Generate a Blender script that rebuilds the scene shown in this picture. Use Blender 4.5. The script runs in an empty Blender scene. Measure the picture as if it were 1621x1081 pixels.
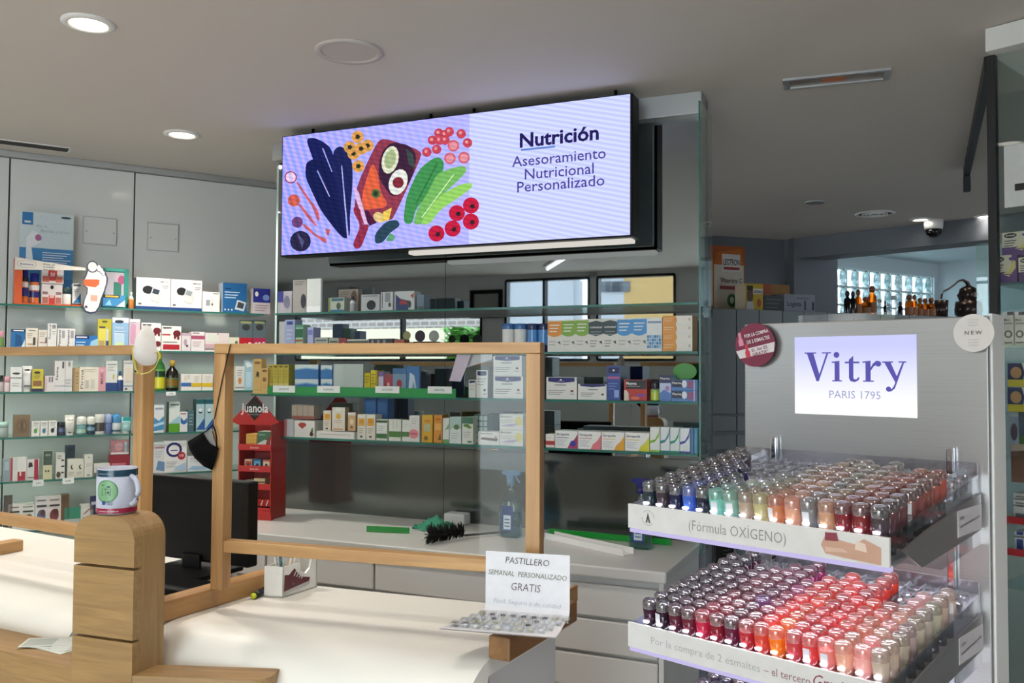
import bpy, bmesh, math, random
from mathutils import Vector, Matrix
random.seed(7)
R = math.radians
SC = bpy.context.scene
COL = SC.collection
# ------------------------------------------------------------------ camera
F, CX, CY, CH = 1400.0, 810.5, 540.5, 1.5          # focal length in pixels of the 1621x1081 frame, eye height
TH, PH = math.atan((588 - CY) / F), R(.3)
_c, _s = math.cos(TH), math.sin(TH)
FW = Vector((0, _c, _s)); U0 = Vector((0, -_s, _c))
RT = Vector((1, 0, 0)) * math.cos(PH) + U0 * math.sin(PH)
UPV = Vector((-1, 0, 0)) * math.sin(PH) + U0 * math.cos(PH)
cam = bpy.data.cameras.new('camera'); cam.sensor_width = 36; cam.lens = 36 * F / 1621; cam.clip_start = .02
cam_o = bpy.data.objects.new('camera', cam); COL.objects.link(cam_o)
cam_o.matrix_world = Matrix.Translation((0, 0, CH)) @ Matrix((RT, UPV, -FW)).transposed().to_4x4()
SC.camera = cam_o
# ------------------------------------------------------------------ world, exposure
SC.view_settings.view_transform = 'Standard'; SC.view_settings.look = 'None'
SC.view_settings.gamma = 1; SC.view_settings.use_curve_mapping = False
SC.view_settings.exposure = 0.75
w = bpy.data.worlds.new('world'); SC.world = w; w.use_nodes = True
w.node_tree.nodes['Background'].inputs[0].default_value = (.80, .90, 1.0, 1)
w.node_tree.nodes['Background'].inputs[1].default_value = 5.5
SPOT_W = 30.0           # power of one ceiling downlight
WARM = (1.0, .93, .84)
SC.cycles.max_bounces = 8; SC.cycles.transparent_max_bounces = 20; SC.cycles.adaptive_threshold = .02
SC.cycles.caustics_reflective = True; SC.cycles.caustics_refractive = False
SC.cycles.sample_clamp_indirect = 4.0; SC.cycles.sample_clamp_direct = 0
SC.cycles.use_denoising = True

# ------------------------------------------------------------------ helpers
def ray(x, y): return FW + RT * ((x - CX) / F) - UPV * ((y - CY) / F)
def pz(x, y, z):
    d = ray(x, y); t = (z - CH) / d.z
    return Vector((d.x * t, d.y * t, z))
class Fr:
    """a vertical reference plane of the place: local x to the right, y into depth, z up"""
    def __init__(s, P, rz):
        s.P = Vector((P[0], P[1])); s.rz = rz; c, q = math.cos(rz), math.sin(rz)
        s.x = Vector((c, q)); s.y = Vector((-q, c))
    def w(s, x, y, z=0):
        p = s.P + s.x * x + s.y * y; return Vector((p.x, p.y, z))
    def inv(s, p):
        d = Vector((p[0], p[1])) - s.P; return d.dot(s.x), d.dot(s.y)
    def hit(s, px, py, ly=0.0):
        d = ray(px, py); n = s.y; t = (s.P.dot(n) + ly) / (n.x * d.x + n.y * d.y)
        return s.inv((d.x * t, d.y * t))[0], CH + d.z * t
    def onz(s, px, py, z): return s.inv(pz(px, py, z))
def lin(c):
    if isinstance(c, str):
        c = c.lstrip('#'); c = [int(c[i:i + 2], 16) / 255 for i in (0, 2, 4)]
    return tuple(v / 12.92 if v <= .04045 else ((v + .055) / 1.055) ** 2.4 for v in c[:3])
NM = {'w': 'e9e6df', 'k': '161618', 'navy': '1c1f66', 'red': 'b02028', 'g': '8b8d90', 'grn': '5d9a3a', 'cream': 'e6dcbf', 'dg': '4a4c50', 'lg': 'c2c3c2',
      'blue': '2a6fb0', 'lb': '86b8dc', 'or': 'e2913a', 'yel': 'dfc23c', 'pink': 'd99aa8', 'teal': '1f7d74', 'tan': 'cfae6c', 'brown': '6d4e33', 'pur': '5d3a86', 'lime': 'a9c83c'}
def C(c): return lin(NM.get(c, c)) if isinstance(c, str) else c

_T = {}
def text_geo(s, bold=0.0, shear=0.0):
    k = (s, bold, shear)
    if k not in _T:
        cu = bpy.data.curves.new('t', 'FONT'); cu.body = s; cu.size = 1; cu.resolution_u = 2; cu.offset = bold; cu.shear = shear
        o = bpy.data.objects.new('t', cu); COL.objects.link(o)
        dg = bpy.context.evaluated_depsgraph_get(); me = bpy.data.meshes.new_from_object(o.evaluated_get(dg))
        V = [(v.co.x, v.co.y) for v in me.vertices]; P = [tuple(p.vertices) for p in me.polygons]
        bpy.data.objects.remove(o); bpy.data.meshes.remove(me); bpy.data.curves.remove(cu)
        xs = [v[0] for v in V] or [0, 1]; x0, x1 = min(xs), max(xs)
        _T[k] = ([((x - x0) / max(x1 - x0, 1e-6), y) for x, y in V], P, x1 - x0)
    return _T[k]

class MB:
    def __init__(s): s.v = []; s.f = []; s.c = []; s.sm = []
    def add(s, vs, fs, col, smooth=False):
        b = len(s.v); s.v += [tuple(p) for p in vs]; col = C(col)
        for f in fs: s.f.append(tuple(i + b for i in f)); s.c.append(col); s.sm.append(smooth)
        return s
    def poly(s, pts, col): return s.add(pts, [range(len(pts))], col)
    def box(s, x0, x1, y0, y1, z0, z1, col='w', faces=None):
        V = [(x0, y0, z0), (x1, y0, z0), (x1, y1, z0), (x0, y1, z0), (x0, y0, z1), (x1, y0, z1), (x1, y1, z1), (x0, y1, z1)]
        FS = {'b': (0, 3, 2, 1), 't': (4, 5, 6, 7), 'f': (0, 1, 5, 4), 'r': (1, 2, 6, 5), 'k': (2, 3, 7, 6), 'l': (3, 0, 4, 7)}
        b = len(s.v); s.v += V
        for k, f in FS.items():
            s.f.append(tuple(i + b for i in f)); s.c.append(C((faces or {}).get(k, col))); s.sm.append(False)
        return s
    def bbox(s, x0, x1, y0, y1, z0, z1, col='w', b=.002, seg=2):
        """box with rounded edges"""
        bm = bmesh.new(); bmesh.ops.create_cube(bm, size=1)
        for v in bm.verts: v.co = Vector(((x0 + x1) / 2 + v.co.x * (x1 - x0), (y0 + y1) / 2 + v.co.y * (y1 - y0), (z0 + z1) / 2 + v.co.z * (z1 - z0)))
        b = min(b, abs(x1 - x0) * .45, abs(y1 - y0) * .45, abs(z1 - z0) * .45)
        bmesh.ops.bevel(bm, geom=bm.edges[:] + bm.verts[:], offset=b, segments=seg, affect='EDGES', profile=.5)
        return s.bm(bm, col)
    def bm(s, bm, col, smooth=False, M=None):
        bm.verts.ensure_lookup_table()
        s.add([(M @ v.co if M else v.co) for v in bm.verts], [[v.index for v in f.verts] for f in bm.faces], col, smooth); bm.free(); return s
    def lathe(s, prof, n=16, cols=None, o=(0, 0, 0), M=None, smooth=True, cap=True):
        vs = []
        for r, z in prof:
            for i in range(n):
                a = 2 * math.pi * i / n; p = Vector((r * math.cos(a), r * math.sin(a), z))
                vs.append((M @ p if M else p) + Vector(o))
        for j in range(len(prof) - 1):
            col = cols[min(j, len(cols) - 1)] if isinstance(cols, (list, tuple)) and not isinstance(cols[0], float) else cols
            fs = [(j * n + i, j * n + (i + 1) % n, (j + 1) * n + (i + 1) % n, (j + 1) * n + i) for i in range(n)]
            if j == 0: b0 = len(s.v); s.add(vs, fs, col, smooth)
            else:
                for f in fs: s.f.append(tuple(i + b0 for i in f)); s.c.append(C(col)); s.sm.append(smooth)
        if cap:
            for j, rev in ((0, True), (len(prof) - 1, False)):
                if prof[j][0] > 1e-5:
                    r_ = [b0 + j * n + i for i in range(n)]
                    s.f.append(tuple(reversed(r_)) if rev else tuple(r_)); q = cols if not isinstance(cols, list) else cols[0 if rev else -1]
                    s.c.append(C(q)); s.sm.append(False)
        return s
    def tube(s, pts, r, n=8, col='k', caps=True):
        pts = [Vector(p) for p in pts]; rings = []
        for i, p in enumerate(pts):
            t = (pts[min(i + 1, len(pts) - 1)] - pts[max(i - 1, 0)]).normalized()
            a = t.cross(Vector((0, 0, 1)) if abs(t.z) < .9 else Vector((1, 0, 0))).normalized(); b = t.cross(a)
            rr = r[i] if isinstance(r, (list, tuple)) else r
            rings.append([p + (a * math.cos(2 * math.pi * k / n) + b * math.sin(2 * math.pi * k / n)) * rr for k in range(n)])
        vs = [q for g in rings for q in g]
        fs = [(j * n + i, j * n + (i + 1) % n, (j + 1) * n + (i + 1) % n, (j + 1) * n + i) for j in range(len(pts) - 1) for i in range(n)]
        if caps: fs += [tuple(reversed(range(n))), tuple((len(pts) - 1) * n + i for i in range(n))]
        return s.add(vs, fs, col, True)
    def prism(s, poly, y0, y1, col='w', side=None):
        """polygon in x,z (counter-clockwise seen from the front) between depths y0 (front) and y1"""
        n = len(poly); V = [(x, y0, z) for x, z in poly] + [(x, y1, z) for x, z in poly]
        s.add(V, [range(n), reversed(range(n, 2 * n))], col)
        b = len(s.v) - 2 * n
        for i in range(n):
            j = (i + 1) % n; s.f.append((b + i, b + n + i, b + n + j, b + j)); s.c.append(C(side or col)); s.sm.append(False)
        return s
    def prismz(s, poly, z0, z1, col='w', top=None):
        n = len(poly); V = [(x, y, z0) for x, y in poly] + [(x, y, z1) for x, y in poly]; b = len(s.v)
        s.add(V, [reversed(range(n))], col); s.f.append(tuple(range(b + n, b + 2 * n))); s.c.append(C(top or col)); s.sm.append(False)
        for i in range(n):
            j = (i + 1) % n; s.f.append((b + i, b + j, b + n + j, b + n + i)); s.c.append(C(col)); s.sm.append(False)
        return s
    def ell(s, cx, cz, rx, rz, y, col, n=14):
        return s.poly([(cx + rx * math.cos(2 * math.pi * i / n), y, cz + rz * math.sin(2 * math.pi * i / n)) for i in range(n)], col)
    def text(s, t, x0, x1, z0, h, y, col, bold=0.0, shear=0.0, rot=0.0, mp=None):
        V, P, wd = text_geo(t, bold, shear); out = []
        for a, b in V:
            u, v = a * (x1 - x0), b * h / .72
            if rot: u, v = u * math.cos(rot) - v * math.sin(rot), u * math.sin(rot) + v * math.cos(rot)
            out.append(mp(x0 + u, z0 + v) if mp else (x0 + u, y, z0 + v))
        return s.add(out, P, col)
    def mesh(s, name):
        me = bpy.data.meshes.new(name); me.from_pydata(s.v, [], s.f); me.validate()
        at = me.color_attributes.new('Col', 'FLOAT_COLOR', 'CORNER')
        if len(me.polygons) == len(s.c):
            buf = []
            for p, c in zip(me.polygons, s.c): buf += [c[0], c[1], c[2], 1.0] * p.loop_total
            at.data.foreach_set('color', buf)
            me.polygons.foreach_set('use_smooth', s.sm)
        me.update(); return me
    def build(s, name, mat, parent=None):
        me = s.mesh(name); me.materials.append(M[mat]); return put(name, me, parent)
def put(name, data, parent=None):
    o = bpy.data.objects.new(name, data); COL.objects.link(o); o.parent = parent; return o
def tag(o, label=None, cat=None, group=None, kind=None):
    if label: o['label'] = label
    if cat: o['category'] = cat
    if group: o['group'] = group
    if kind: o['kind'] = kind
    return o
def thing(name, label, cat, loc, rz=0, group=None):
    o = put(name, None); o.empty_display_size = .02; o.location = loc; o.rotation_euler = (0, 0, rz); return tag(o, label, cat, group)
def solo(mb, name, mat, label, cat, loc=(0, 0, 0), rz=0, group=None):
    o = mb.build(name, mat); o.location = loc; o.rotation_euler = (0, 0, rz); return tag(o, label, cat, group)
def struct(mb, name, mat, loc=(0, 0, 0), rz=0, parent=None):
    o = mb.build(name, mat, parent); o.location = loc; o.rotation_euler = (0, 0, rz)
    if parent is None: o['kind'] = 'structure'
    return o
ORD = ['first', 'second', 'third', 'fourth', 'fifth', 'sixth', 'seventh', 'eighth', 'ninth', 'tenth', 'eleventh', 'twelfth', 'thirteenth', 'fourteenth', 'fifteenth', 'sixteenth',
       'seventeenth', 'eighteenth', 'nineteenth', 'twentieth', 'twenty-first', 'twenty-second', 'twenty-third', 'twenty-fourth', 'twenty-fifth', 'twenty-sixth', 'twenty-seventh', 'twenty-eighth', 'twenty-ninth', 'thirtieth', 'thirty-first', 'thirty-second', 'thirty-third', 'thirty-fourth', 'thirty-fifth', 'thirty-sixth', 'thirty-seventh', 'thirty-eighth', 'thirty-ninth', 'fortieth']

# ------------------------------------------------------------------ materials
M = {}
def nt(name):
    m = bpy.data.materials.new(name); m.use_nodes = True; M[name] = m; t = m.node_tree
    return m, t, t.nodes['Principled BSDF'], t.nodes['Material Output']
def N(t, kind, **kw):
    n = t.nodes.new(kind)
    for k, v in kw.items():
        if hasattr(n, k): setattr(n, k, v)
        else: n.inputs[k].default_value = v
    return n
def noise_bump(t, b, scale, strength, coord='Object'):
    tc = N(t, 'ShaderNodeTexCoord'); nz = N(t, 'ShaderNodeTexNoise', Scale=scale, Detail=4.0); bp = N(t, 'ShaderNodeBump', Strength=strength, Distance=.01)
    t.links.new(tc.outputs[coord], nz.inputs['Vector']); t.links.new(nz.outputs['Fac'], bp.inputs['Height']); t.links.new(bp.outputs['Normal'], b.inputs['Normal'])
def plain(name, col, rough=.5, metal=0, coat=0, var=.04, scale=6.0, spec=.5):
    m, t, b, o = nt(name); c = C(col)
    tc = N(t, 'ShaderNodeTexCoord'); nz = N(t, 'ShaderNodeTexNoise', Scale=scale, Detail=3.0); rp = N(t, 'ShaderNodeValToRGB')
    rp.color_ramp.elements[0].color = (*[v * (1 - var) for v in c], 1); rp.color_ramp.elements[1].color = (*[min(1, v * (1 + var)) for v in c], 1)
    t.links.new(tc.outputs['Object'], nz.inputs['Vector']); t.links.new(nz.outputs['Fac'], rp.inputs['Fac']); t.links.new(rp.outputs['Color'], b.inputs['Base Color'])
    b.inputs['Roughness'].default_value = rough; b.inputs['Metallic'].default_value = metal; b.inputs['Coat Weight'].default_value = coat; b.inputs['Specular IOR Level'].default_value = spec
    return m
def colmat(name, rough, coat=0, metal=0, spec=.5):
    """colour print: reads the per-face print colour of the object, with a little paper grain"""
    m, t, b, o = nt(name); at = N(t, 'ShaderNodeAttribute', attribute_name='Col')
    tc = N(t, 'ShaderNodeTexCoord'); nz = N(t, 'ShaderNodeTexNoise', Scale=60.0, Detail=2.0)
    mx = N(t, 'ShaderNodeMix', data_type='RGBA', blend_type='MULTIPLY'); mx.inputs['Factor'].default_value = .12
    t.links.new(tc.outputs['Object'], nz.inputs['Vector']); t.links.new(at.outputs['Color'], mx.inputs['A']); t.links.new(nz.outputs['Fac'], mx.inputs['B'])
    t.links.new(mx.outputs['Result'], b.inputs['Base Color'])
    b.inputs['Roughness'].default_value = rough; b.inputs['Coat Weight'].default_value = coat; b.inputs['Metallic'].default_value = metal; b.inputs['Specular IOR Level'].default_value = spec
    return m
colmat('carton', .42); colmat('plastic', .22); colmat('cloth', .9, spec=.1); colmat('metalcol', .3, metal=1)
def emis(name, col, strength, attr=False, stripes=False):
    m, t, b, o = nt(name); t.nodes.remove(b); e = N(t, 'ShaderNodeEmission', Strength=strength); e.inputs['Color'].default_value = (*C(col), 1)
    if attr:
        at = N(t, 'ShaderNodeAttribute', attribute_name='Col'); src = at.outputs['Color']
        if stripes:
            tc = N(t, 'ShaderNodeTexCoord')
            for ang, sc, c1, c2, fac in ((0.35, 30.0, (.50, .72, 1.1, 1), (1.12, .88, 1.05, 1), .42), (1.32, 55.0, (.72, .72, .8, 1), (1.1, 1.1, 1.1, 1), .6)):
                mp = N(t, 'ShaderNodeMapping'); mp.inputs['Rotation'].default_value = (0, ang, 0)
                wv = N(t, 'ShaderNodeTexWave', Scale=sc / 3.0, Distortion=.25); rp = N(t, 'ShaderNodeValToRGB'); rp.color_ramp.elements[0].color = c1; rp.color_ramp.elements[1].color = c2
                mx = N(t, 'ShaderNodeMix', data_type='RGBA', blend_type='MULTIPLY'); mx.inputs['Factor'].default_value = fac
                t.links.new(tc.outputs['Object'], mp.inputs['Vector']); t.links.new(mp.outputs['Vector'], wv.inputs['Vector']); t.links.new(wv.outputs['Fac'], rp.inputs['Fac'])
                if fac < .5:
                    sx = N(t, 'ShaderNodeSeparateXYZ'); mr = N(t, 'ShaderNodeMapRange'); mr.inputs['From Min'].default_value = -.75; mr.inputs['From Max'].default_value = .25; mr.inputs['To Min'].default_value = .95; mr.inputs['To Max'].default_value = .0
                    t.links.new(tc.outputs['Object'], sx.inputs[0]); t.links.new(sx.outputs['X'], mr.inputs['Value']); t.links.new(mr.outputs['Result'], mx.inputs['Factor'])
                t.links.new(src, mx.inputs['A']); t.links.new(rp.outputs['Color'], mx.inputs['B']); src = mx.outputs['Result']
        t.links.new(src, e.inputs['Color'])
    t.links.new(e.outputs[0], o.inputs['Surface']); return m
emis('led_screen', 'w', .80, True, True); emis('lightbox', 'w', .68, True); emis('lamp', 'fff6e8', 9.0); emis('led', 'f2f2ff', 5.0); emis('edge_glow', 'cfc6f4', .55); emis('strip_glow', 'fdf8ee', .42); emis('tube_lamp', 'ffffff', 3.0)
for _k in ('lamp', 'led', 'edge_glow', 'strip_glow', 'tube_lamp'): M[_k].cycles.emission_sampling = 'NONE'
def wood(name, c1, c2, axis, scale=1.0, rough=.45):
    m, t, b, o = nt(name); tc = N(t, 'ShaderNodeTexCoord'); mp = N(t, 'ShaderNodeMapping')
    sc = [26.0 * scale] * 3; sc[axis] = 1.6 * scale; mp.inputs['Scale'].default_value = sc
    nz = N(t, 'ShaderNodeTexNoise', Scale=1.6, Detail=6.0, Roughness=.6, Distortion=.6); rp = N(t, 'ShaderNodeValToRGB')
    rp.color_ramp.elements[0].position = .3; rp.color_ramp.elements[1].position = .72
    rp.color_ramp.elements[0].color = (*C(c1), 1); rp.color_ramp.elements[1].color = (*C(c2), 1)
    t.links.new(tc.outputs['Object'], mp.inputs['Vector']); t.links.new(mp.outputs['Vector'], nz.inputs['Vector']); t.links.new(nz.outputs['Fac'], rp.inputs['Fac']); t.links.new(rp.outputs['Color'], b.inputs['Base Color'])
    bp = N(t, 'ShaderNodeBump', Strength=.12, Distance=.002); t.links.new(nz.outputs['Fac'], bp.inputs['Height']); t.links.new(bp.outputs['Normal'], b.inputs['Normal'])
    b.inputs['Roughness'].default_value = rough
for i, a in enumerate('xyz'):
    wood('pine_' + a, 'a07446', 'c99d66', i); wood('oak_' + a, '8c6c44', 'a98757', i, 2.0)
plain('white_lacquer', 'e4e0d6', .42, var=.01); plain('wall_white', 'd4d4d0', .16, coat=.2, var=.015, scale=2); plain('wall_grey', 'c0c1c0', .6, var=.03)
plain('wall_dark', '6b6f76', .6, var=.03); plain('floor', 'bdb5aa', .35, var=.08); plain('cab_white', 'cdcbc8', .35, var=.015); plain('cab_grey', '80868a', .45, var=.02)
plain('black', '070708', .45, spec=.2); plain('black_gloss', '08080a', .12); plain('steel', 'b4b2ae', .34, metal=1, var=.05, scale=3); plain('chrome', 'd8d8da', .12, metal=1); plain('alu', 'b9babb', .4, metal=.6)
plain('track', '1a1b1d', .5); plain('ceiling_paint', 'c4bcb8', .8); plain('grille', '3a3836', .6); plain('white_plastic', 'e6e5e2', .35); plain('room_blue', 'b9c4c8', .6, var=.02); plain('copper', '4a3f3a', .3, metal=.8); plain('leaf', '4a8a28', .7, var=.5, scale=25)
_m, _t, _b, _o = nt('ceiling'); _b.inputs['Roughness'].default_value = .85; _b.inputs['Base Color'].default_value = (*C('cfc8c2'), 1); noise_bump(_t, _b, 90, .05)
# brushed steel of the polish stand
_m, _t, _b, _o = nt('brushed'); _tc = N(_t, 'ShaderNodeTexCoord'); _mp = N(_t, 'ShaderNodeMapping'); _mp.inputs['Scale'].default_value = (3, 3, 300); _nz = N(_t, 'ShaderNodeTexNoise', Scale=2.0, Detail=4.0)
_rp = N(_t, 'ShaderNodeValToRGB'); _rp.color_ramp.elements[0].color = (.35, .34, .335, 1); _rp.color_ramp.elements[1].color = (.44, .43, .42, 1)
_t.links.new(_tc.outputs['Object'], _mp.inputs['Vector']); _t.links.new(_mp.outputs['Vector'], _nz.inputs['Vector']); _t.links.new(_nz.outputs['Fac'], _rp.inputs['Fac']); _t.links.new(_rp.outputs['Color'], _b.inputs['Base Color'])
_b.inputs['Metallic'].default_value = .85; _b.inputs['Roughness'].default_value = .33
_m, _t, _b, _o = nt('mirror'); _b.inputs['Metallic'].default_value = 1; _b.inputs['Roughness'].default_value = .015; _b.inputs['Base Color'].default_value = (.32, .36, .38, 1)
plain('backsplash', '6c706e', .13, metal=.8, var=.02); plain('worktop', 'c6c3c0', .3, var=.015); wood('pine_shaded', '6a4726', '93683a', 0)
def glass(name, tint, f0=.05, rough=.0, top=.85):
    """clear pane: tinted see-through with a reflection that grows towards grazing view, the same from both sides"""
    m, t, b, o = nt(name); t.nodes.remove(b)
    tr = N(t, 'ShaderNodeBsdfTransparent'); tr.inputs[0].default_value = (*tint, 1); gl = N(t, 'ShaderNodeBsdfGlossy', Roughness=rough)
    t.links.new(schlick(t, f0, top), (mx := N(t, 'ShaderNodeMixShader')).inputs[0]); t.links.new(tr.outputs[0], mx.inputs[1]); t.links.new(gl.outputs[0], mx.inputs[2]); t.links.new(mx.outputs[0], o.inputs['Surface'])
def schlick(t, f0, top):
    lw = N(t, 'ShaderNodeLayerWeight', Blend=.5); pw = N(t, 'ShaderNodeMath', operation='POWER'); pw.inputs[1].default_value = 4.0
    ml = N(t, 'ShaderNodeMath', operation='MULTIPLY_ADD'); ml.inputs[1].default_value = top; ml.inputs[2].default_value = f0
    t.links.new(lw.outputs['Facing'], pw.inputs[0]); t.links.new(pw.outputs[0], ml.inputs[0]); return ml.outputs[0]
glass('glass', (.97, .985, .975), .014, 0, .45); glass('shelf_glass', (.88, .95, .92), .04); glass('acrylic', (.94, .94, .97), .10, .08); glass('clear', (.9, .92, .93), .12, .05)
glass('aqua', (.25, .62, .75), .06, .05); glass('amber', (.62, .25, .05), .06, .05); glass('paleaqua', (.7, .84, .88), .06, .05)
glass('frost', (.8, .8, .83), .35, .15, .5); plain('glass_edge', '2f6b60', .15, var=.05)
# nail polish: one material, the colour sits on each bottle
_m, _t, _b, _o = nt('polish'); _oi = N(_t, 'ShaderNodeObjectInfo'); _tl = N(_t, 'ShaderNodeBsdfTranslucent'); _mx = N(_t, 'ShaderNodeMixShader'); _mx.inputs[0].default_value = .42
_b.inputs['Roughness'].default_value = .12; _b.inputs['Coat Weight'].default_value = .6; _b.inputs['Coat Roughness'].default_value = .03
_nz = N(_t, 'ShaderNodeTexNoise', Scale=300.0); _m2 = N(_t, 'ShaderNodeMix', data_type='RGBA', blend_type='MULTIPLY'); _m2.inputs['Factor'].default_value = .1
_t.links.new(_oi.outputs['Color'], _m2.inputs['A']); _t.links.new(_nz.outputs['Fac'], _m2.inputs['B'])
_t.links.new(_m2.outputs['Result'], _b.inputs['Base Color']); _t.links.new(_m2.outputs['Result'], _tl.inputs['Color'])
_t.links.new(_b.outputs[0], _mx.inputs[1]); _t.links.new(_tl.outputs[0], _mx.inputs[2]); _t.links.new(_mx.outputs[0], _o.inputs['Surface'])
# thick glass bottom of a bottle: picks up a paler tone of the bottle's colour
_m, _t, _b, _o = nt('polish_base'); _oi = N(_t, 'ShaderNodeObjectInfo'); _mi = N(_t, 'ShaderNodeMix', data_type='RGBA'); _mi.inputs['Factor'].default_value = .70; _mi.inputs['A'].default_value = (.85, .84, .87, 1)
_tr = N(_t, 'ShaderNodeBsdfTransparent'); _sk = schlick(_t, .20, .6); _gl = N(_t, 'ShaderNodeBsdfGlossy', Roughness=.06); _mx = N(_t, 'ShaderNodeMixShader'); _mw = N(_t, 'ShaderNodeMixShader'); _mw.inputs[0].default_value = .36; _tl = N(_t, 'ShaderNodeBsdfTranslucent'); _df = N(_t, 'ShaderNodeBsdfDiffuse'); _md = N(_t, 'ShaderNodeMixShader')
_t.nodes.remove(_b)
for _n in (_tr, _df, _tl): _t.links.new(_mi.outputs['Result'], _n.inputs['Color'])
_t.links.new(_oi.outputs['Color'], _mi.inputs['B']); _t.links.new(_df.outputs[0], _md.inputs[1]); _t.links.new(_tl.outputs[0], _md.inputs[2]); _t.links.new(_tr.outputs[0], _mw.inputs[1]); _t.links.new(_md.outputs[0], _mw.inputs[2]); _t.links.new(_sk, _mx.inputs[0]); _t.links.new(_mw.outputs[0], _mx.inputs[1]); _t.links.new(_gl.outputs[0], _mx.inputs[2]); _t.links.new(_mx.outputs[0], _o.inputs['Surface'])
# glass block: wavy, lets the day in
_m, _t, _b, _o = nt('glass_block'); _t.nodes.remove(_b); _tr = N(_t, 'ShaderNodeBsdfTransparent'); _tc = N(_t, 'ShaderNodeTexCoord'); _wv = N(_t, 'ShaderNodeTexNoise', Scale=9.0, Distortion=2.0); _rp = N(_t, 'ShaderNodeValToRGB')
_rp.color_ramp.elements[0].position = .38; _rp.color_ramp.elements[0].color = (.38, .52, .55, 1); _rp.color_ramp.elements[1].position = .6; _rp.color_ramp.elements[1].color = (.95, 1, 1, 1)
_t.links.new(_tc.outputs['Object'], _wv.inputs['Vector']); _t.links.new(_wv.outputs['Fac'], _rp.inputs['Fac']); _t.links.new(_rp.outputs['Color'], _tr.inputs[0])
_gl = N(_t, 'ShaderNodeBsdfGlossy', Roughness=.1); _mx = N(_t, 'ShaderNodeMixShader'); _mx.inputs[0].default_value = .08; _t.links.new(_tr.outputs[0], _mx.inputs[1]); _t.links.new(_gl.outputs[0], _mx.inputs[2]); _t.links.new(_mx.outputs[0], _o.inputs['Surface'])
# street masonry seen in the mirror
_m, _t, _b, _o = nt('masonry'); _tc = N(_t, 'ShaderNodeTexCoord'); _mp = N(_t, 'ShaderNodeMapping'); _mp.inputs['Rotation'].default_value = (R(90), 0, 0); _br = N(_t, 'ShaderNodeTexBrick', Scale=2.2)
_br.inputs['Color1'].default_value = (*C('6a5c57'), 1); _br.inputs['Color2'].default_value = (*C('76685f'), 1); _br.inputs['Mortar'].default_value = (*C('958d86'), 1); _br.inputs['Mortar Size'].default_value = .04
_t.links.new(_tc.outputs['Object'], _mp.inputs['Vector']); _t.links.new(_mp.outputs['Vector'], _br.inputs['Vector']); _t.links.new(_br.outputs['Color'], _b.inputs['Base Color'])

# ------------------------------------------------------------------ reference planes of the place
UN = Fr((-.979, 3.88), R(-23.6))                 # mirrored shelf unit (y = 0 is the mirror)
LW = Fr((-2.35, 4.02), R(32.7))                  # white shelf wall on the left
FR = Fr((-.61, 1.86), R(-17))                    # glass screen on the right counter
FL = Fr((-.797, 1.91), R(-30))                   # glass screen on the left counter
VP = Fr((.70, 1.30), R(-44))                     # polish stand (origin: right front edge of its panel)
D62 = Vector((math.cos(R(62.2)), math.sin(R(62.2))))
CEIL = 2.5
# ================================================================== SETTING
BR = Fr(pz(1113, 372, 2.5)[:2], R(18))            # dark wall at the back right
room = [(-7.2, .6), (-7.2, -1), (3.5, -6.0), (9, -6.0), (9, 6.0)]
struct(MB().box(-9, 10, -8, 14, -.1, 0), 'floor', 'floor')
# main ceiling stops at the dropped beam; the room behind is higher
bmL, bmR = pz(1330, 403, 2.35), pz(1560, 380.5, 2.35); BE = Fr(bmL[:2], math.atan2(bmR.y - bmL.y, bmR.x - bmL.x))
e1, e2 = BE.w(-.6, 0), BE.w(6, 0)
c1, c2 = UN.w(-8.3, -5.3), UN.w(9, -5.3)
struct(MB().prismz([(c1.x, c1.y), (c2.x, c2.y), (7.6, -5.5), (7.6, e2.y), (e2.x, e2.y), (e1.x, e1.y), (e1.x, 9), (-9, 9)], CEIL, CEIL + .12), 'ceiling', 'ceiling')
struct(MB().box(-.6, 6, -.02, .22, 2.35, 2.62), 'trim_1', 'wall_dark', BE.w(0, 0), BE.rz)
# left wall from separate glossy panels with shadow gaps
wl = struct(MB().box(-6, 2.4, .03, .15, 0, CEIL), 'wall_left', 'wall_dark', LW.w(0, 0), LW.rz)
edges = [-5.4, -4.0, -2.6, -1.2] + [LW.hit(12, 420)[0], LW.hit(211, 420)[0]] + [LW.hit(211, 420)[0] + .77, LW.hit(211, 420)[0] + 1.54]
for a, b in zip(edges, edges[1:]):
    struct(MB().bbox(a + .003, b - .003, 0, .03, .1, 2.47, 'w', .002), 'wall_panel', 'wall_white', parent=wl)
struct(MB().bbox(-5.6, 1.9, -.03, .03, 2.472, 2.5, 'w', .004), 'trim_2', 'alu', LW.w(0, 0), LW.rz)
# mirrored back of the shelf unit
ux0, ux1 = UN.hit(437, 600)[0], UN.hit(1116, 600)[0]
mid = UN.hit(705, 450)[0]
ub = struct(MB().box(ux0, ux1, .012, .06, .0, CEIL - .01), 'wall_unit', 'wall_dark', UN.w(0, 0), UN.rz)
for a, b in ((ux0, mid - .001), (mid + .001, ux1)):
    struct(MB().box(a, b, .0, .011, 1.19, 2.43), 'mirror_panel', 'mirror', parent=ub)
    struct(MB().box(a, b, .0, .011, .9, 1.188), 'backsplash_panel', 'backsplash', parent=ub)
struct(MB().bbox(ux0, ux1, -.05, .05, 2.42, 2.5, 'w', .003), 'trim_3', 'alu', UN.w(0, 0), UN.rz)
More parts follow.
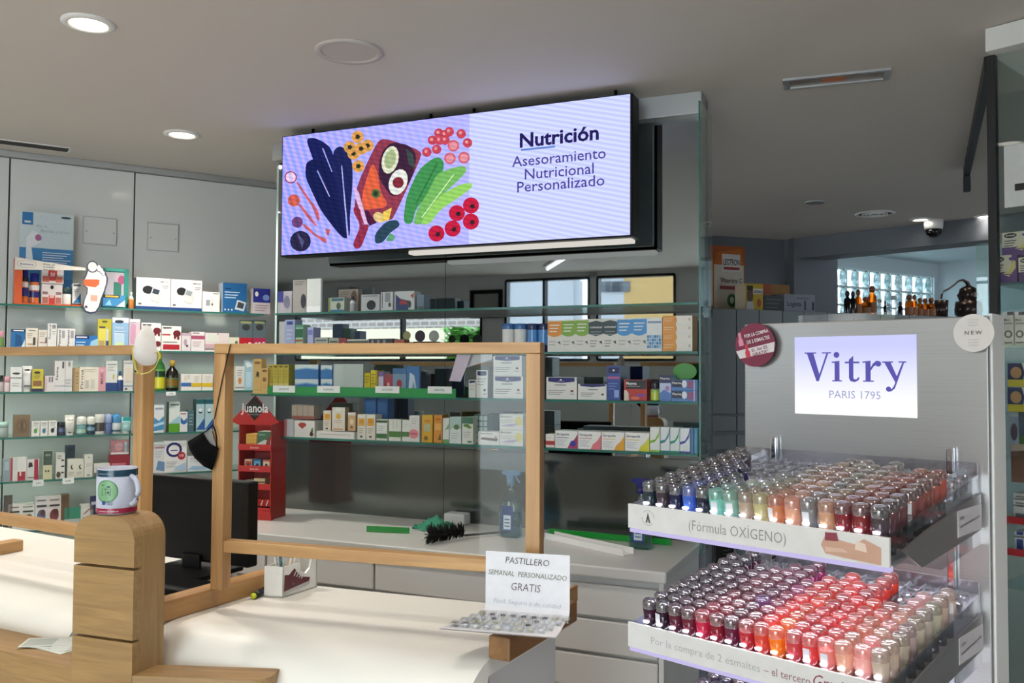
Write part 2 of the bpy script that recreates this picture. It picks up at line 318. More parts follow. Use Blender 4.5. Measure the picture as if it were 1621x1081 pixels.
# dark wall, back room with its glass blocks
_w1, _w2 = BR.hit(1257, 430, -.1)[0], BR.hit(1326, 430, -.1)[0]
struct(MB().box(-1.6, _w1, 0, .12, 0, CEIL).box(_w1, _w2, -.10, .12, 0, CEIL), 'wall_back', 'wall_dark', BR.w(0, 0), BR.rz)
GB = Fr((0, 0), R(33)); _g = ray(1326, 422); _t0 = 9.3 / _g.y; GB = Fr((_g.x * _t0, 9.3), R(33))
gz = CH + _g.z * _t0                                  # top of the glass blocks
cor = GB.hit(1485, 430)[0]
wb = struct(MB().box(-2.5, cor, 0, .15, 0, gz - 3 * .196).box(-2.5, cor, 0, .15, gz, 3.0).box(9 * .196, cor, 0, .15, gz - 3 * .196, gz).box(-2.5, -3 * .196, 0, .15, gz - 3 * .196, gz), 'wall_far', 'room_blue', GB.w(0, 0), GB.rz)
win = put('window_1', None); win['kind'] = 'structure'; win.location = GB.w(0, 0); win.rotation_euler = (0, 0, GB.rz)
blk = MB().bbox(-.091, .091, .03, .11, -.091, .091, 'w', .01); bme = blk.mesh('glass_block'); bme.materials.append(M['glass_block'])
for i in range(-3, 9):
    for j in range(3):
        o = put('glass_block', bme, win); o.location = ((i + .5) * .196, 0, gz - (j + .5) * .196)
gm = MB()
for i in range(-3, 10): gm.box(i * .196 - .007, i * .196 + .007, .03, .12, gz - 3 * .196, gz)
for j in range(4): gm.box(-3 * .196, 9 * .196, .03, .12, gz - j * .196 - .007, gz - j * .196 + .007)
struct(gm, 'mortar_joint', 'wall_grey', parent=win)
GC = Fr(GB.w(cor, 0)[:2], R(33 - 90))
struct(MB().box(0, 5, 0, .12, 0, 3.0), 'wall_far_right', 'room_blue', GC.w(0, 0), GC.rz)
p0, p1, p2, p3 = BE.w(-.8, .2), GB.w(-2.5, 0), GB.w(cor + .1, .1), GC.w(5, .1); p4 = BE.w(6, .2)
struct(MB().prismz([(p.x, p.y) for p in (p0, p4, p3, p2, p1)], gz + .16, gz + .26), 'ceiling_far', 'room_blue')
# walls behind the camera: shop front (seen in the mirror), right side
SF = -5.2                                           # distance of the shop front from the mirror
def mirx(px, py=470): return UN.hit(px, py, -SF)[0]
def mirz(px, py): return UN.hit(px, py, -SF)[1]
zt, zl = min(mirz(900, 424), 2.44), mirz(600, 498)
sfw = MB(); xs = [mirx(470), mirx(636), mirx(762), mirx(801), mirx(861), mirx(932), mirx(946), mirx(1068)]
zb = 1.62
sfw.box(-8, xs[7] + .4, -.1, 0, 0, zb).box(xs[7] + 2.3, 9, -.1, 0, 0, zb).box(-8, xs[0], -.1, 0, zb, CEIL).box(xs[0], xs[2], -.1, 0, zl, CEIL).box(xs[2], xs[3], -.1, 0, zb, CEIL).box(xs[3], xs[7], -.1, 0, zt, CEIL).box(xs[5], xs[6], -.1, 0, zb, CEIL).box(xs[7], xs[7] + .4, -.1, 0, zb, CEIL)
sfw.box(xs[7] + 2.3, 9, -.1, 0, zb, CEIL)
sfo = struct(sfw, 'wall_front', 'wall_grey', UN.w(0, SF), UN.rz)
for i, (a, b, z1) in enumerate(((xs[0], xs[1], zl), (xs[1], xs[2], zl), (xs[3], xs[4], zt), (xs[4], xs[5], zt), (xs[6], xs[7], zt), (xs[7] + .4, xs[7] + 2.3, 2.44))):
    z_lo = zb if i < 5 else .05  # last pane is unseen glazing added to let in more daylight
    o = put('window_%d' % (i + 2), None); o['kind'] = 'structure'; o.location = UN.w(0, SF); o.rotation_euler = (0, 0, UN.rz)
    MB().box(a, b, -.055, -.045, z_lo, z1).build('pane', 'glass', o)
    MB().box(a - .012, a + .012, -.08, .01, z_lo, z1).box(b - .012, b + .012, -.08, .01, z_lo, z1).box(a, b, -.08, .01, z_lo - .012, z_lo + .012).box(a, b, -.08, .01, z1 - .012, z1 + .012).build('window_frame', 'black', o)
struct(MB().box(7.5, 7.6, -7, 6.5, 0, CEIL), 'wall_right', 'wall_dark')
# the street outside, only seen in the mirror
ST = -14.0
def stx(px): return UN.hit(px, 480, -ST)[0]
def stz(px, py): return UN.hit(px, py, -ST)[1]
def street(name, mat, x0, x1, z0, z1, label, cat, y=ST, extra=None):
    mb = MB().box(x0, x1, y - .6, y, z0, z1); o = mb.build(name, mat); o.location = UN.w(0, 0); o.rotation_euler = (0, 0, UN.rz); tag(o, label, cat)
    return o
plain('cream_wall', 'b5a98e', .8); plain('yellow_wall', '97794a', .8); plain('white_wall_out', '8e8e92', .8); plain('dark_pane', '3a3f46', .2)
a, b = stx(455), stx(770)
street('street_facade', 'masonry', a, b, stz(600, 521), 6.5, 'tiled street facade reflected in the mirror above the shelf goods', 'facade')
street('street_facade', 'cream_wall', a, b, 0, stz(600, 521), 'bright cream lower wall reflected in the mirror above the shelf goods', 'facade', ST + .1)
a, b = stx(935), stx(988)
sb = street('street_building', 'white_wall_out', a, b, 0, 8, 'white street building with small windows reflected in the mirror', 'building')
for px in (948, 968, 978): MB().box(stx(px) - .12, stx(px) + .25, ST, ST + .03, stz(px, 462), stz(px, 446)).build('window', 'dark_pane', sb)
street('street_building', 'yellow_wall', stx(988), stx(1100), 0, 8, 'ochre yellow street building reflected at the mirror\'s right', 'building')
street('street_building', 'white_wall_out', stx(798), stx(900), 0, stz(850, 440), 'pale low street building reflected beside the dark pillar', 'building', ST - .3)
hx0, hx1 = UN.hit(697, 530, 8.2)[0], UN.hit(790, 530, 8.2)[0]; hz = UN.hit(740, 517, 8.2)[1]
hm = MB(); rnd = random.Random(3)
for i in range(2600):
    x, y, z = rnd.uniform(hx0, hx1), rnd.uniform(-8.7, -8.2), rnd.uniform(.6, hz); a = rnd.uniform(0, 6.28); b = rnd.uniform(-.6, .6); l = .09
    d = Vector((math.cos(a), math.sin(a), b)) * l; e = Vector((-math.sin(a), math.cos(a), rnd.uniform(-.5, .5))) * .04; p = Vector((x, y, z))
    hm.poly([p - d, p + e, p + d, p - e], 'grn')
o = hm.build('hedge', 'leaf'); o.location = UN.w(0, 0); o.rotation_euler = (0, 0, UN.rz); tag(o, 'bright green hedge outside reflected in the mirror', 'hedge', kind='stuff')

# ================================================================== CEILING FITTINGS
def downlight(p, label, lit=True, r=.055, power=SPOT_W, ang=105):
    t = thing('downlight', label, 'ceiling light', (p[0], p[1], CEIL))
    MB().lathe([(r + .018, 0), (r + .018, -.006), (r, -.009), (r - .006, .0)], 24, 'w', cap=False).build('trim_ring', 'white_plastic', t)
    MB().lathe([(r - .006, -.002), (0.0001, -.0025)], 24, 'w', cap=False).build('lens', 'lamp' if lit else 'chrome', t)
    if lit:
        l = bpy.data.lights.new('downlight_beam', 'SPOT'); l.energy = power; l.color = WARM; l.spot_size = R(ang); l.spot_blend = .55; l.shadow_soft_size = .05
        o = put('downlight_beam', l, t); o.location = (0, 0, -.03)
    return t
downlight(pz(140, 36, CEIL), 'lit round downlight at the upper left of the ceiling', power=SPOT_W * .8)
downlight(pz(288, 212, CEIL), 'lit round downlight close to the white shelf wall', power=SPOT_W * 1.35, ang=120)
for k, (x, y) in enumerate([(-2.55, 3.15), (.10, 1.95), (-.55, 1.25), (.75, .35), (-1.9, 1.2), (-.6, -.3), (-3.5, 2.5)]):  # unseen downlights added to light the wall, counters and floor
    downlight((x, y), power=SPOT_W * (1.1, .5, .4, .6, .7, .7, 1.0)[k], label='round downlight added out of view over the shop, %s of its row' % ORD[k])
for (px, py, r, lit, lb) in ((1457, 347, .05, True, 'small round downlight near the camera dome'), (1560, 342, .05, True, 'small round downlight beside the glass showcase post')):
    downlight(pz(px, py, CEIL), lb, True, r, 1.5)
def disc(px, py, r, name, label, mat='white_plastic', rings=2):
    p = pz(px, py, CEIL); t = thing(name, label, 'ceiling speaker' if 'speaker' in name else 'air vent', p)
    MB().lathe([(r, 0), (r, -.006), (r * .84, -.007), (r * .8, -.001)], 40, 'w', cap=False).build('rim', mat, t)
    MB().lathe([(r * .82, -.002), (.0001, -.003)], 40, 'w', cap=False).build('grille', mat if rings < 3 else 'grille', t)
    if rings > 2:
        for k in (.65, .48, .3): MB().lathe([(r * k, -.003), (r * k, -.010), (r * (k - .05), -.010), (r * (k - .05), -.003)], 32, 'w', cap=False).build('ring', mat, t)
disc(553, 81, .105, 'ceiling_speaker', 'round flush ceiling speaker above the big screen', 'ceiling_paint')
disc(1385, 338, .12, 'round_vent', 'round ceiling vent with bright rings, right of centre', rings=3)
disc(1290, 320, .06, 'round_vent', 'small dull ceiling vent left of the ringed vent', 'alu')
c = pz(1323, 124, CEIL); t = thing('emergency_light', 'flat rectangular recessed fixture with a pale metal frame', 'ceiling light', c, R(-20))
MB().box(-.17, .17, -.055, -.042, -.008, 0).box(-.17, .17, .042, .055, -.008, 0).box(-.17, -.15, -.042, .042, -.008, 0).box(.15, .17, -.042, .042, -.008, 0).build('frame', 'alu', t)
MB().box(-.15, .15, -.042, .042, -.003, -.001, '8f7f74').build('diffuser', 'plastic', t)
MB().box(-.045, .03, -.02, .02, -.0045, -.003, 'c8743c').build('painted_reflection', 'plastic', t)  # orange reflection painted onto the fixture cover
c = pz(20, 226, CEIL); t = thing('slot_vent', 'dark slotted air outlet along the ceiling edge', 'air vent', c, LW.rz)
for k in range(4): MB().box(-.5, .22, -.035 + k * .018, -.027 + k * .018, -.006, 0).build('slat', 'grille', t)
MB().box(-.51, .23, -.05, -.042, -.004, 0).box(-.51, .23, .036, .044, -.004, 0).box(.222, .23, -.05, .044, -.004, 0).build('frame', 'white_plastic', t)
# black sliding-door track under the ceiling on the right
a, b = pz(1566, 98, CEIL - .02), pz(1530, 272, CEIL - .02); d = b - a; L = d.length; t = thing('ceiling_track', 'black metal track running back along the ceiling', 'track', a, math.atan2(d.y, d.x))
MB().bbox(0, L, -.014, .014, -.03, .02, 'k', .003).build('rail', 'track', t); MB().bbox(L - .05, L, -.016, .016, -.10, -.03, 'k', .003).build('end_bracket', 'track', t)
_x, _z = BE.hit(1478, 376, -.1); p = BE.w(_x, -.1, CEIL - .06); t = thing('camera_dome', 'small dark dome camera under the beam', 'security camera', p)
MB().lathe([(.06, .06), (.06, .03), (.055, .0)], 20, 'w').build('mount', 'white_plastic', t); MB().lathe([(.05, .0), (.045, -.03), (.02, -.05), (.0005, -.052)], 20, 'k').build('dome', 'black_gloss', t)

# tube lamp hung behind the viewer, seen only in the mirror
_a, _b = Vector((UN.hit(866, 426, 4.6)[0], -4.6)), Vector((UN.hit(894, 405, 3.9)[0], -3.9)); _d = _b - _a
t = thing('tube_lamp', 'slanting fluorescent tube lamp mirrored below the big screen', 'ceiling light', UN.w(_a.x, _a.y, CEIL), UN.rz + math.atan2(_d.y, _d.x))
MB().bbox(0, _d.length, -.03, .03, -.02, 0, 'w', .004).build('batten', 'white_plastic', t); MB().tube([(.02, 0, -.035), (_d.length - .02, 0, -.035)], .013, 10, 'w').build('tube', 'tube_lamp', t)
# framed picture on the front wall, seen only in the mirror
_xa, _za = UN.hit(746, 460, -SF); _xb, _zb = UN.hit(796, 503, -SF); t = thing('picture_frame', 'dark framed picture mirrored left of the street windows', 'picture', UN.w((_xa + _xb) / 2, SF, _zb), UN.rz); _w, _h = (_xb - _xa) / 2, _za - _zb
MB().box(-_w, _w, .002, .01, 0, _h, '8a8a84').build('print', 'carton', t)
for _q in ((-_w, -_w + .04, 0, _h), (_w - .04, _w, 0, _h), (-_w + .04, _w - .04, 0, .04), (-_w + .04, _w - .04, _h - .04, _h)): MB().box(_q[0], _q[1], .002, .03, _q[2], _q[3]).build('frame_bar', 'black', t)

# ================================================================== LED SCREEN
TVY = -.215
def tvp(px, py): return UN.hit(px, py, TVY)
x0, zt0 = tvp(446, 215); x1, zt1 = tvp(1001, 147); _, zb0 = tvp(447, 405); _, zb1 = tvp(1002, 375); zT, zB = (zt0 + zt1) / 2, (zb0 + zb1) / 2
tv = thing('led_screen', 'large wide lit advertising screen hung above the shelves', 'screen', UN.w((x0 + x1) / 2, TVY, (zT + zB) / 2), UN.rz)
hw, hh = (x1 - x0) / 2, (zT - zB) / 2
MB().bbox(-hw, hw, .002, .085, -hh, hh, 'k', .003).build('housing', 'black', tv)
MB().bbox(-hw + .01, hw - .01, .0855, .11, -hh + .01, hh - .01, 'w', .004).build('rear_cover', 'white_plastic', tv)
def sx(u): return -hw + 2 * hw * u
def sz(v): return -hh + 2 * hh * v
tm = MB()
for i in range(2):      # picture half and text half of the slide
    tm.poly([(sx(.005 + .575 * i), -.001, sz(.01)), (sx(.58 if i == 0 else .995), -.001, sz(.01)), (sx(.58 if i == 0 else .995), -.001, sz(.99)), (sx(.005 + .575 * i), -.001, sz(.99))], 'a9a9f0' if i == 0 else 'bcc3f6')
ly_ = [0]
def shp(pts, col):
    """outline in the slide's own grid, 1576 wide by 1081 high as sketched"""
    ly_[0] += 1; out = []
    if 7 <= len(pts) <= 13:      # soften organic outlines
        for _ in range(2): pts = [q for (a, b) in zip(pts, pts[1:] + pts[:1]) for q in ((a[0] * .8 + b[0] * .2, a[1] * .8 + b[1] * .2), (a[0] * .2 + b[0] * .8, a[1] * .2 + b[1] * .8))]
    for a, b in pts:
        px, py = a / 4.503 + 430, b / 4.503 + 180; u, z = tvp(px, py); out.append((u - (x0 + x1) / 2, -.001 - .00004 * ly_[0], z - (zT + zB) / 2))
    tm.poly(list(reversed(out)) if sum((out[i][0] * out[(i + 1) % len(out)][2] - out[(i + 1) % len(out)][0] * out[i][2]) for i in range(len(out))) < 0 else out, col)
def circ(cx, cy, r, col, ry=None, n=16, rot=0):
    shp([(cx + r * math.cos(a) * math.cos(rot) - (ry or r) * math.sin(a) * math.sin(rot), cy + r * math.cos(a) * math.sin(rot) + (ry or r) * math.sin(a) * math.cos(rot)) for a in [2 * math.pi * i / n for i in range(n)]], col)
shp([(245, 180), (300, 170), (370, 200), (430, 250), (470, 430), (440, 560), (330, 420), (290, 310)], '1d2350')
shp([(245, 350), (300, 320), (400, 340), (450, 420), (560, 700), (560, 890), (500, 885), (350, 690), (290, 560), (240, 450)], '1a2148')
shp([(440, 260), (490, 228), (540, 260), (575, 340), (580, 480), (560, 720), (550, 890), (530, 890), (500, 700), (430, 420)], '20264f')
for l in ([(360, 245), (372, 250), (435, 415), (428, 415)], [(322, 405), (330, 402), (418, 590), (410, 590)], [(497, 370), (504, 370), (552, 890), (540, 890)]): shp(l, 'a8aad8')
for cx, cy in ((615, 165), (685, 228), (585, 285), (620, 375), (640, 250), (560, 240)):
    circ(cx, cy, 44, 'd29a4a'); circ(cx, cy, 16, '33352a')
    for k in range(5): a = k * 1.257; shp([(cx, cy - 5), (cx + 30 * math.cos(a), cy + 30 * math.sin(a)), (cx + 5, cy + 6)], '2c3024')
shp([(790, 168), (1075, 265), (1060, 330), (870, 750), (840, 760), (720, 780), (640, 790), (590, 690), (610, 510), (740, 230)], '8a3a48')
shp([(860, 200), (985, 225), (1040, 300), (1000, 480), (880, 600), (830, 560), (760, 450), (780, 280)], '3c2436')
shp([(720, 340), (760, 420), (780, 560), (830, 640), (815, 670), (640, 690), (650, 560)], 'd8603c'); circ(745, 570, 34, '5a6a3a'); circ(745, 570, 18, '2f3a24')
shp([(650, 700), (690, 690), (750, 780), (700, 800)], '4a1f3a')
circ(848, 330, 58, 'd4d8b4', 100, rot=.25); circ(848, 325, 40, '9fb07a', 70, rot=.25); circ(905, 488, 64, 'd8dcc8', 95, rot=.35); circ(905, 492, 40, '7a2c34', 40)
shp([(960, 250), (1010, 290), (1030, 400), (980, 360)], '3c4a44'); circ(770, 740, 45, 'd9c07a', 35, rot=.5); shp([(800, 700), (860, 670), (840, 760), (790, 770)], 'e0c050')
shp([(590, 520), (625, 560), (690, 790), (665, 790), (600, 600)], 'cdb0c8'); shp([(590, 660), (640, 680), (640, 790), (690, 790), (700, 800), (640, 960), (600, 965), (580, 930), (640, 800), (585, 700)], '8c3042')
shp([(1150, 320), (1200, 310), (1235, 350), (1220, 430), (1120, 580), (1030, 680), (1005, 790), (940, 780), (960, 600), (1050, 400)], '3f8a4a')
shp([(1280, 390), (1380, 370), (1395, 410), (1340, 470), (1180, 620), (1080, 790), (1010, 790), (1040, 680), (1120, 560), (1180, 430)], '6fae58')
shp([(1330, 510), (1420, 490), (1440, 520), (1350, 590), (1200, 690), (1130, 790), (1060, 790), (1120, 690), (1200, 590)], '8cc45c')
shp([(1180, 350), (1190, 352), (1040, 640), (1030, 640)], '2f6a3c'); shp([(1300, 430), (1306, 434), (1080, 740), (1070, 740)], 'bfe0a0')
for cx, cy in ((1195, 140), (1240, 150), (1270, 130), (1150, 190), (1200, 190), (1240, 190), (1110, 275), (1180, 255), (1355, 145), (1400, 210)): circ(cx, cy, 34, 'b8424e'); circ(cx - 6, cy - 6, 12, 'd88a90')
for cx, cy in ((1300, 230), (1275, 320), (1375, 315)): circ(cx, cy, 42, 'c4606a'); circ(cx, cy, 28, 'd48a90')
for cx, cy in ((1425, 655), (1325, 710), (1425, 770), (1295, 820), (1180, 855)):
    circ(cx, cy, 58, 'b8203c'); circ(cx + 10, cy + 6, 16, '2a2024')
    for k in range(5): a = k * 1.257 + .4; shp([(cx + 10, cy), (cx + 10 + 34 * math.cos(a), cy + 6 + 34 * math.sin(a)), (cx + 14, cy + 12)], '3a2428')
circ(143, 455, 44, '9a3044'); circ(143, 455, 36, 'e2c8d0'); circ(165, 620, 44, 'd0604a'); circ(190, 775, 40, '6a4468'); circ(212, 910, 74, '2c2a40')
for k in range(5): shp([(190 + k * 10, 860 + k * 12), (198 + k * 10, 856 + k * 12), (230 + k * 3, 950 - k * 10), (222 + k * 3, 952 - k * 10)], '5a5870')
for l in ([(180, 490), (195, 488), (270, 600), (340, 690), (350, 760), (335, 770), (300, 670), (250, 600)], [(190, 640), (215, 650), (290, 740), (330, 800), (315, 800), (260, 740)], [(220, 790), (250, 790), (330, 870), (400, 890), (395, 930), (340, 890), (260, 830)], [(390, 820), (425, 830), (410, 880), (395, 850)]): shp(l, 'c4605a')
shp([(820, 770), (900, 755), (925, 800), (850, 850), (800, 920), (745, 930), (740, 860)], '2c4450'); shp([(850, 850), (890, 880), (870, 910), (820, 910)], '5a9a6a')
def tvt(s, pxa, pya, pxb, pyb, h, col, bold):
    (ua, za), (ub_, zb_) = tvp(pxa, pya), tvp(pxb, pyb); cxm, czm = (x0 + x1) / 2, (zT + zB) / 2
    tm.text(s, ua - cxm, ub_ - cxm, 0, h, 0, col, bold, mp=lambda a, b: (a, -.0075, b + (za + zb_) / 2 - czm))
tvt('Nutrición', 824, 234, 949, 221, .052, '241c50', .028); tvt('Asesoramiento', 812, 264, 960, 252, .040, '4a3f86', .006); tvt('Nutricional', 832, 284, 941, 276, .040, '4a3f86', .006); tvt('Personalizado', 820, 305, 958, 294, .040, '4a3f86', .006)
(ua, za), (ub_, zb_) = tvp(826, 238), tvp(880, 232); tm.poly([(ua - (x0 + x1) / 2, -.0075, za - (zT + zB) / 2 - .004), (ub_ - (x0 + x1) / 2, -.0075, za - (zT + zB) / 2 - .004), (ub_ - (x0 + x1) / 2, -.0075, za - (zT + zB) / 2 + .003), (ua - (x0 + x1) / 2, -.0075, za - (zT + zB) / 2 + .003)], '5a7ab8')
tm.build('slide', 'led_screen', tv)
_ua, _ub = UN.hit(640, 395, TVY)[0] - (x0 + x1) / 2, hw - .01
MB().bbox(_ua, _ub, .03, .075, -hh - .016, -hh - .001, 'w', .003).build('underside_glow', 'strip_glow', tv)  # glowing strip added for the bright band below the screen
for px in (484, 672, 741, 968):
    u = UN.hit(px, 200, TVY)[0] - (x0 + x1) / 2; MB().tube([(u, .05, hh), (u, .05, CEIL - (zT + zB) / 2)], .006, 8, 'k').build('hanging_rod', 'black', tv)

# ================================================================== BACK COUNTER AND SHELVES
BCY = -.53
bx0, bx1 = UN.onz(372, 820, .9)[0] - .25, UN.onz(1068, 895, .9)[0]
t = thing('worktop', 'long white worktop below the mirrored shelves', 'worktop', UN.w(0, 0, .865), UN.rz)
MB().bbox(bx0, bx1, BCY, 0, 0, .035, 'w', .006, 3).build('slab', 'worktop', t)
edges = [bx0 + .01, bx0 + .01 + (bx1 - bx0) * .27, bx0 + (bx1 - bx0) * .5, bx0 + (bx1 - bx0) * .745, bx1 - .012]
for k, (a, b) in enumerate(zip(edges, edges[1:])):
    t = thing('drawer_cabinet', ['white drawer cabinet partly hidden behind the black monitor', 'white drawer cabinet behind the left part of the glass screen', 'white drawer cabinet behind the right part of the glass screen', 'white drawer cabinet at the right end beside the polish stand'][k], 'cabinet', UN.w((a + b) / 2, 0), UN.rz, 'drawer cabinets under the worktop')
    h = (b - a) / 2; MB().box(-h, h, BCY + .045, 0, .06, .864).build('body', 'cab_white', t)
    if k == 3: MB().bbox(h - .016, h, BCY + .02, BCY + .045, .06, .864, 'w', .002).build('side_stile', 'cab_white', t)
    for j in range(7):
        z1 = .838 - j * .111
        MB().bbox(-h + .004, h - (.02 if k == 3 else .004), BCY + .024, BCY + .044, z1 - .100, z1, 'w', .004).build('drawer', 'cab_white', t)
# --- glass shelves
sh_u = {}
uy = -.21
def glass_shelf(fr, a, b, z, depth, label, y0=None):
    t = thing('glass_shelf', label, 'shelf', fr.w(0, 0, z), fr.rz)
    yf = -depth
    MB().box(a, b, yf + .0015, -.002, -.008, 0).build('pane', 'shelf_glass', t)
    MB().box(a, b, yf, yf + .0015, -.008, 0).build('front_edge', 'glass_edge', t)
    return t
US = []
for k, (px, py) in enumerate(((1105, 478), (1105, 556), (1105, 636.5), (1106, 719))):
    z = UN.hit(px, py, uy)[1]; xr = UN.hit(1105, py, uy)[0]; xl = UN.hit((436, 436, 397, 440)[k], py, uy)[0]; US.append(z)
    t = glass_shelf(UN, xl, xr, z, -uy, ['topmost', 'second', 'third', 'lowest'][k] + ' glass shelf in front of the mirror')
    MB().box(xr - .0015, xr, uy, -.002, -.008, 0).build('end_edge', 'glass_edge', t)
    if k == 2:
        a, b = UN.hit(424, 620, uy)[0], UN.hit(722, 620, uy)[0]; MB().box(a, b, uy - .003, uy - .001, -.002, .033, '2f8f4e').build('green_strip', 'plastic', t)
t = thing('glass_end_panel', 'upright glass end panel closing the mirrored shelves', 'glass panel', UN.w(0, 0), UN.rz)
xr = UN.hit(1105, 600, uy)[0] + .003; MB().box(xr, xr + .006, uy + .0015, -.002, .9, 2.415).build('pane', 'shelf_glass', t); MB().box(xr, xr + .006, uy, uy + .0015, .9, 2.415).build('front_edge', 'glass_edge', t)
t = thing('mirror_edge', 'pale upright polished edge at the left of the mirror', 'mirror edge', UN.w(0, 0), UN.rz)
MB().box(ux0 - .011, ux0 - .001, .0, .06, .902, 2.41, 'b8d0c8').build('edge_strip', 'plastic', t)
WS = []; wyf = -.24
for k, (px, py) in enumerate(((300, 492), (300, 556), (100, 620), (100, 690), (100, 758), (100, 836), (100, 902))):
    z = LW.hit(px, py, wyf)[1]; WS.append(z); a = LW.hit(-160, py, wyf)[0]; b = LW.hit((418, 405, 402, 398, 396, 380, 360)[k], py, wyf)[0]
    glass_shelf(LW, a, b, z, -wyf, ORD[k] + ' glass shelf from the top on the white wall')

# ================================================================== GOODS ON THE SHELVES
def prints(mb, w, h, y, P):
    n = 0
    for p in P:
        n += 1; yy = y - .0003 * n; k = p[0]; X = lambda u: -w / 2 + w * u; Z = lambda v: h * v
        if k == 'r': mb.poly([(X(p[1]), yy, Z(p[2])), (X(p[3]), yy, Z(p[2])), (X(p[3]), yy, Z(p[4])), (X(p[1]), yy, Z(p[4]))], p[5])
        elif k == 'e': mb.ell(X(p[1]), Z(p[2]), w * p[3], h * p[4], yy, p[5])
        elif k == 'p': mb.poly([(X(a), yy, Z(b)) for a, b in p[1]], p[2])
        elif k == 'l':      # lines of small print: x0, z top, x1, number, colour, spacing
            if len(p) < 7: p = (*p, .09)
            for i in range(p[4]):
                zz = p[2] - i * p[6]; xe = p[3] - (.13 * ((i * 7) % 3)) * (p[3] - p[1]); mb.poly([(X(p[1]), yy, Z(zz - p[6] * .34)), (X(xe), yy, Z(zz - p[6] * .34)), (X(xe), yy, Z(zz)), (X(p[1]), yy, Z(zz))], p[5])
        elif k == 't': mb.text(p[1], X(p[2]), X(p[3]), Z(p[4]), h * p[5], yy, p[6], p[7] if len(p) > 7 else .01)
        elif k == 'tv':     # upright reading lettering
            V, Pf, _ = text_geo(p[1], .01); L = h * (p[5] - p[4]); mb.add([(X(p[2]) - b * w * p[3] / .72 + w * p[3], yy, Z(p[4]) + a * L) for a, b in V], Pf, p[6])
def L(x0, z, x1, n, c='8a8a90', s=.08): return ('l', x0, z, x1, n, c, s)
def mk_box(w, h, d, base, P, side=None, top=None):
    mb = MB(); mb.box(-w / 2, w / 2, 0, d, 0, h, base, {'l': side or base, 'r': side or base, 't': top or base}); prints(mb, w, h, -.0002, P); return mb
def mk_round(w, h, cols, prof):
    r = w / 2; return MB().lathe([(r * a, h * b) for a, b in prof], 18, cols, o=(0, r, 0))
PROF = {'can': [(.96, 0), (1, .02), (1, .70), (.86, .76), (.86, .78), (.84, .99), (.7, 1)], 'jar': [(.96, 0), (1, .03), (1, .60), (.9, .64), (1, .65), (1, .98), (.94, 1)],
        'bottle': [(.94, 0), (1, .02), (1, .55), (.85, .65), (.4, .76), (.36, .8), (.44, .81), (.44, .98), (.4, 1)], 'rollon': [(.8, 0), (.96, .03), (1, .5), (.96, .55), (1, .56), (1, .85), (.8, .96), (.3, 1)],
        'tub': [(.96, 0), (1, .02), (1, .78), (1.03, .8), (1.03, .98), (.98, 1)]}
def stick(fr, ly, zb, x0, x1, yt, name, label, build, mat='carton', cat='box', group=None, d=.05, lift=0):
    pxm = (x0 + x1) / 2; a, b = fr.hit(x0, yt, ly)[0], fr.hit(x1, yt, ly)[0]; h = fr.hit(pxm, yt, ly)[1] - zb
    o = build(b - a, h).build(name, mat); o.location = fr.w((a + b) / 2, ly, zb); o.rotation_euler = (0, 0, fr.rz); return tag(o, label, cat, group)
KIND = {'box': ('medicine_box', 'box'), 'can': ('spray_can', 'spray can'), 'jar': ('cream_jar', 'jar'), 'bottle': ('syrup_bottle', 'bottle'), 'rollon': ('roll_on', 'roll-on'), 'tub': ('pill_tub', 'tub'), 'tube': ('cream_tube', 'tube'), 'pouch': ('blister_pouch', 'pouch')}
def mk_tube(w, h, d, base, P, cap='w'):
    mb = MB(); n = 10; vs = []; 
    for (zz, a, b) in ((.0, .36, .36), (.14, .38, .38), (.16, .47, .45), (.5, .49, .3), (1.0, .5, .03)):
        for i in range(n): q = 2 * math.pi * i / n; vs.append((w * a * math.cos(q), w * .35 + w * b * .8 * math.sin(q), h * zz))
    for j in range(4): mb.add(vs if j == 0 else [], [], base)
    b0 = 0
    for j in range(4):
        for i in range(n): mb.f.append((j * n + i, j * n + (i + 1) % n, (j + 1) * n + (i + 1) % n, (j + 1) * n + i)); mb.c.append(C(cap if j == 0 else base)); mb.sm.append(True)
    mb.f.append(tuple(range(4 * n, 5 * n))); mb.c.append(C(base)); mb.sm.append(False)
    prints(mb, w * .8, h, -.002, P); return mb
def shelf(fr, ly, zb, where, group, items):
    """items: (x0, x1, y_top, what it looks like, kind, colour(s), prints, depth, side colour, extra offsets) from left to right"""
    i = -1
    for it in items:
        x0, x1, yt, desc, kind, base = it[:6]; P = it[6] if len(it) > 6 else []; d = it[7] if len(it) > 7 and it[7] else .05; side = it[8] if len(it) > 8 else None; up = it[9] if len(it) > 9 else 0; back = it[10] if len(it) > 10 else 0
        nm, cat = KIND[kind]; i += 0 if up else 1
        lab = '%s on %s' % (desc, where) if up or 'of stack' in desc else '%s, %s from left on %s' % (desc, ORD[i], where)
        if kind in ('box', 'pouch'): bl = lambda w, h: mk_box(w, h, d if kind == 'box' else .012, base, P, side)
        elif kind == 'tube': bl = lambda w, h: mk_tube(w, h, d, base, P)
        else:
            def bl(w, h):
                m = mk_round(w, h, base, PROF[kind]); r = w / 2
                for p in P:     # wrap-around labels: z0, z1, colour
                    m.lathe([(r * 1.006, h * p[0]), (r * 1.006, h * p[1])], 18, p[2], o=(0, r, 0), cap=False)
                return m
        zz = zb + .0006
        if up: zz = fr.hit((x0 + x1) / 2, up, ly)[1]
        stick(fr, ly + back, zz, x0, x1, yt, nm, lab, bl, 'carton' if kind in ('box', 'pouch') else 'plastic', cat, group)
W_ = -.215
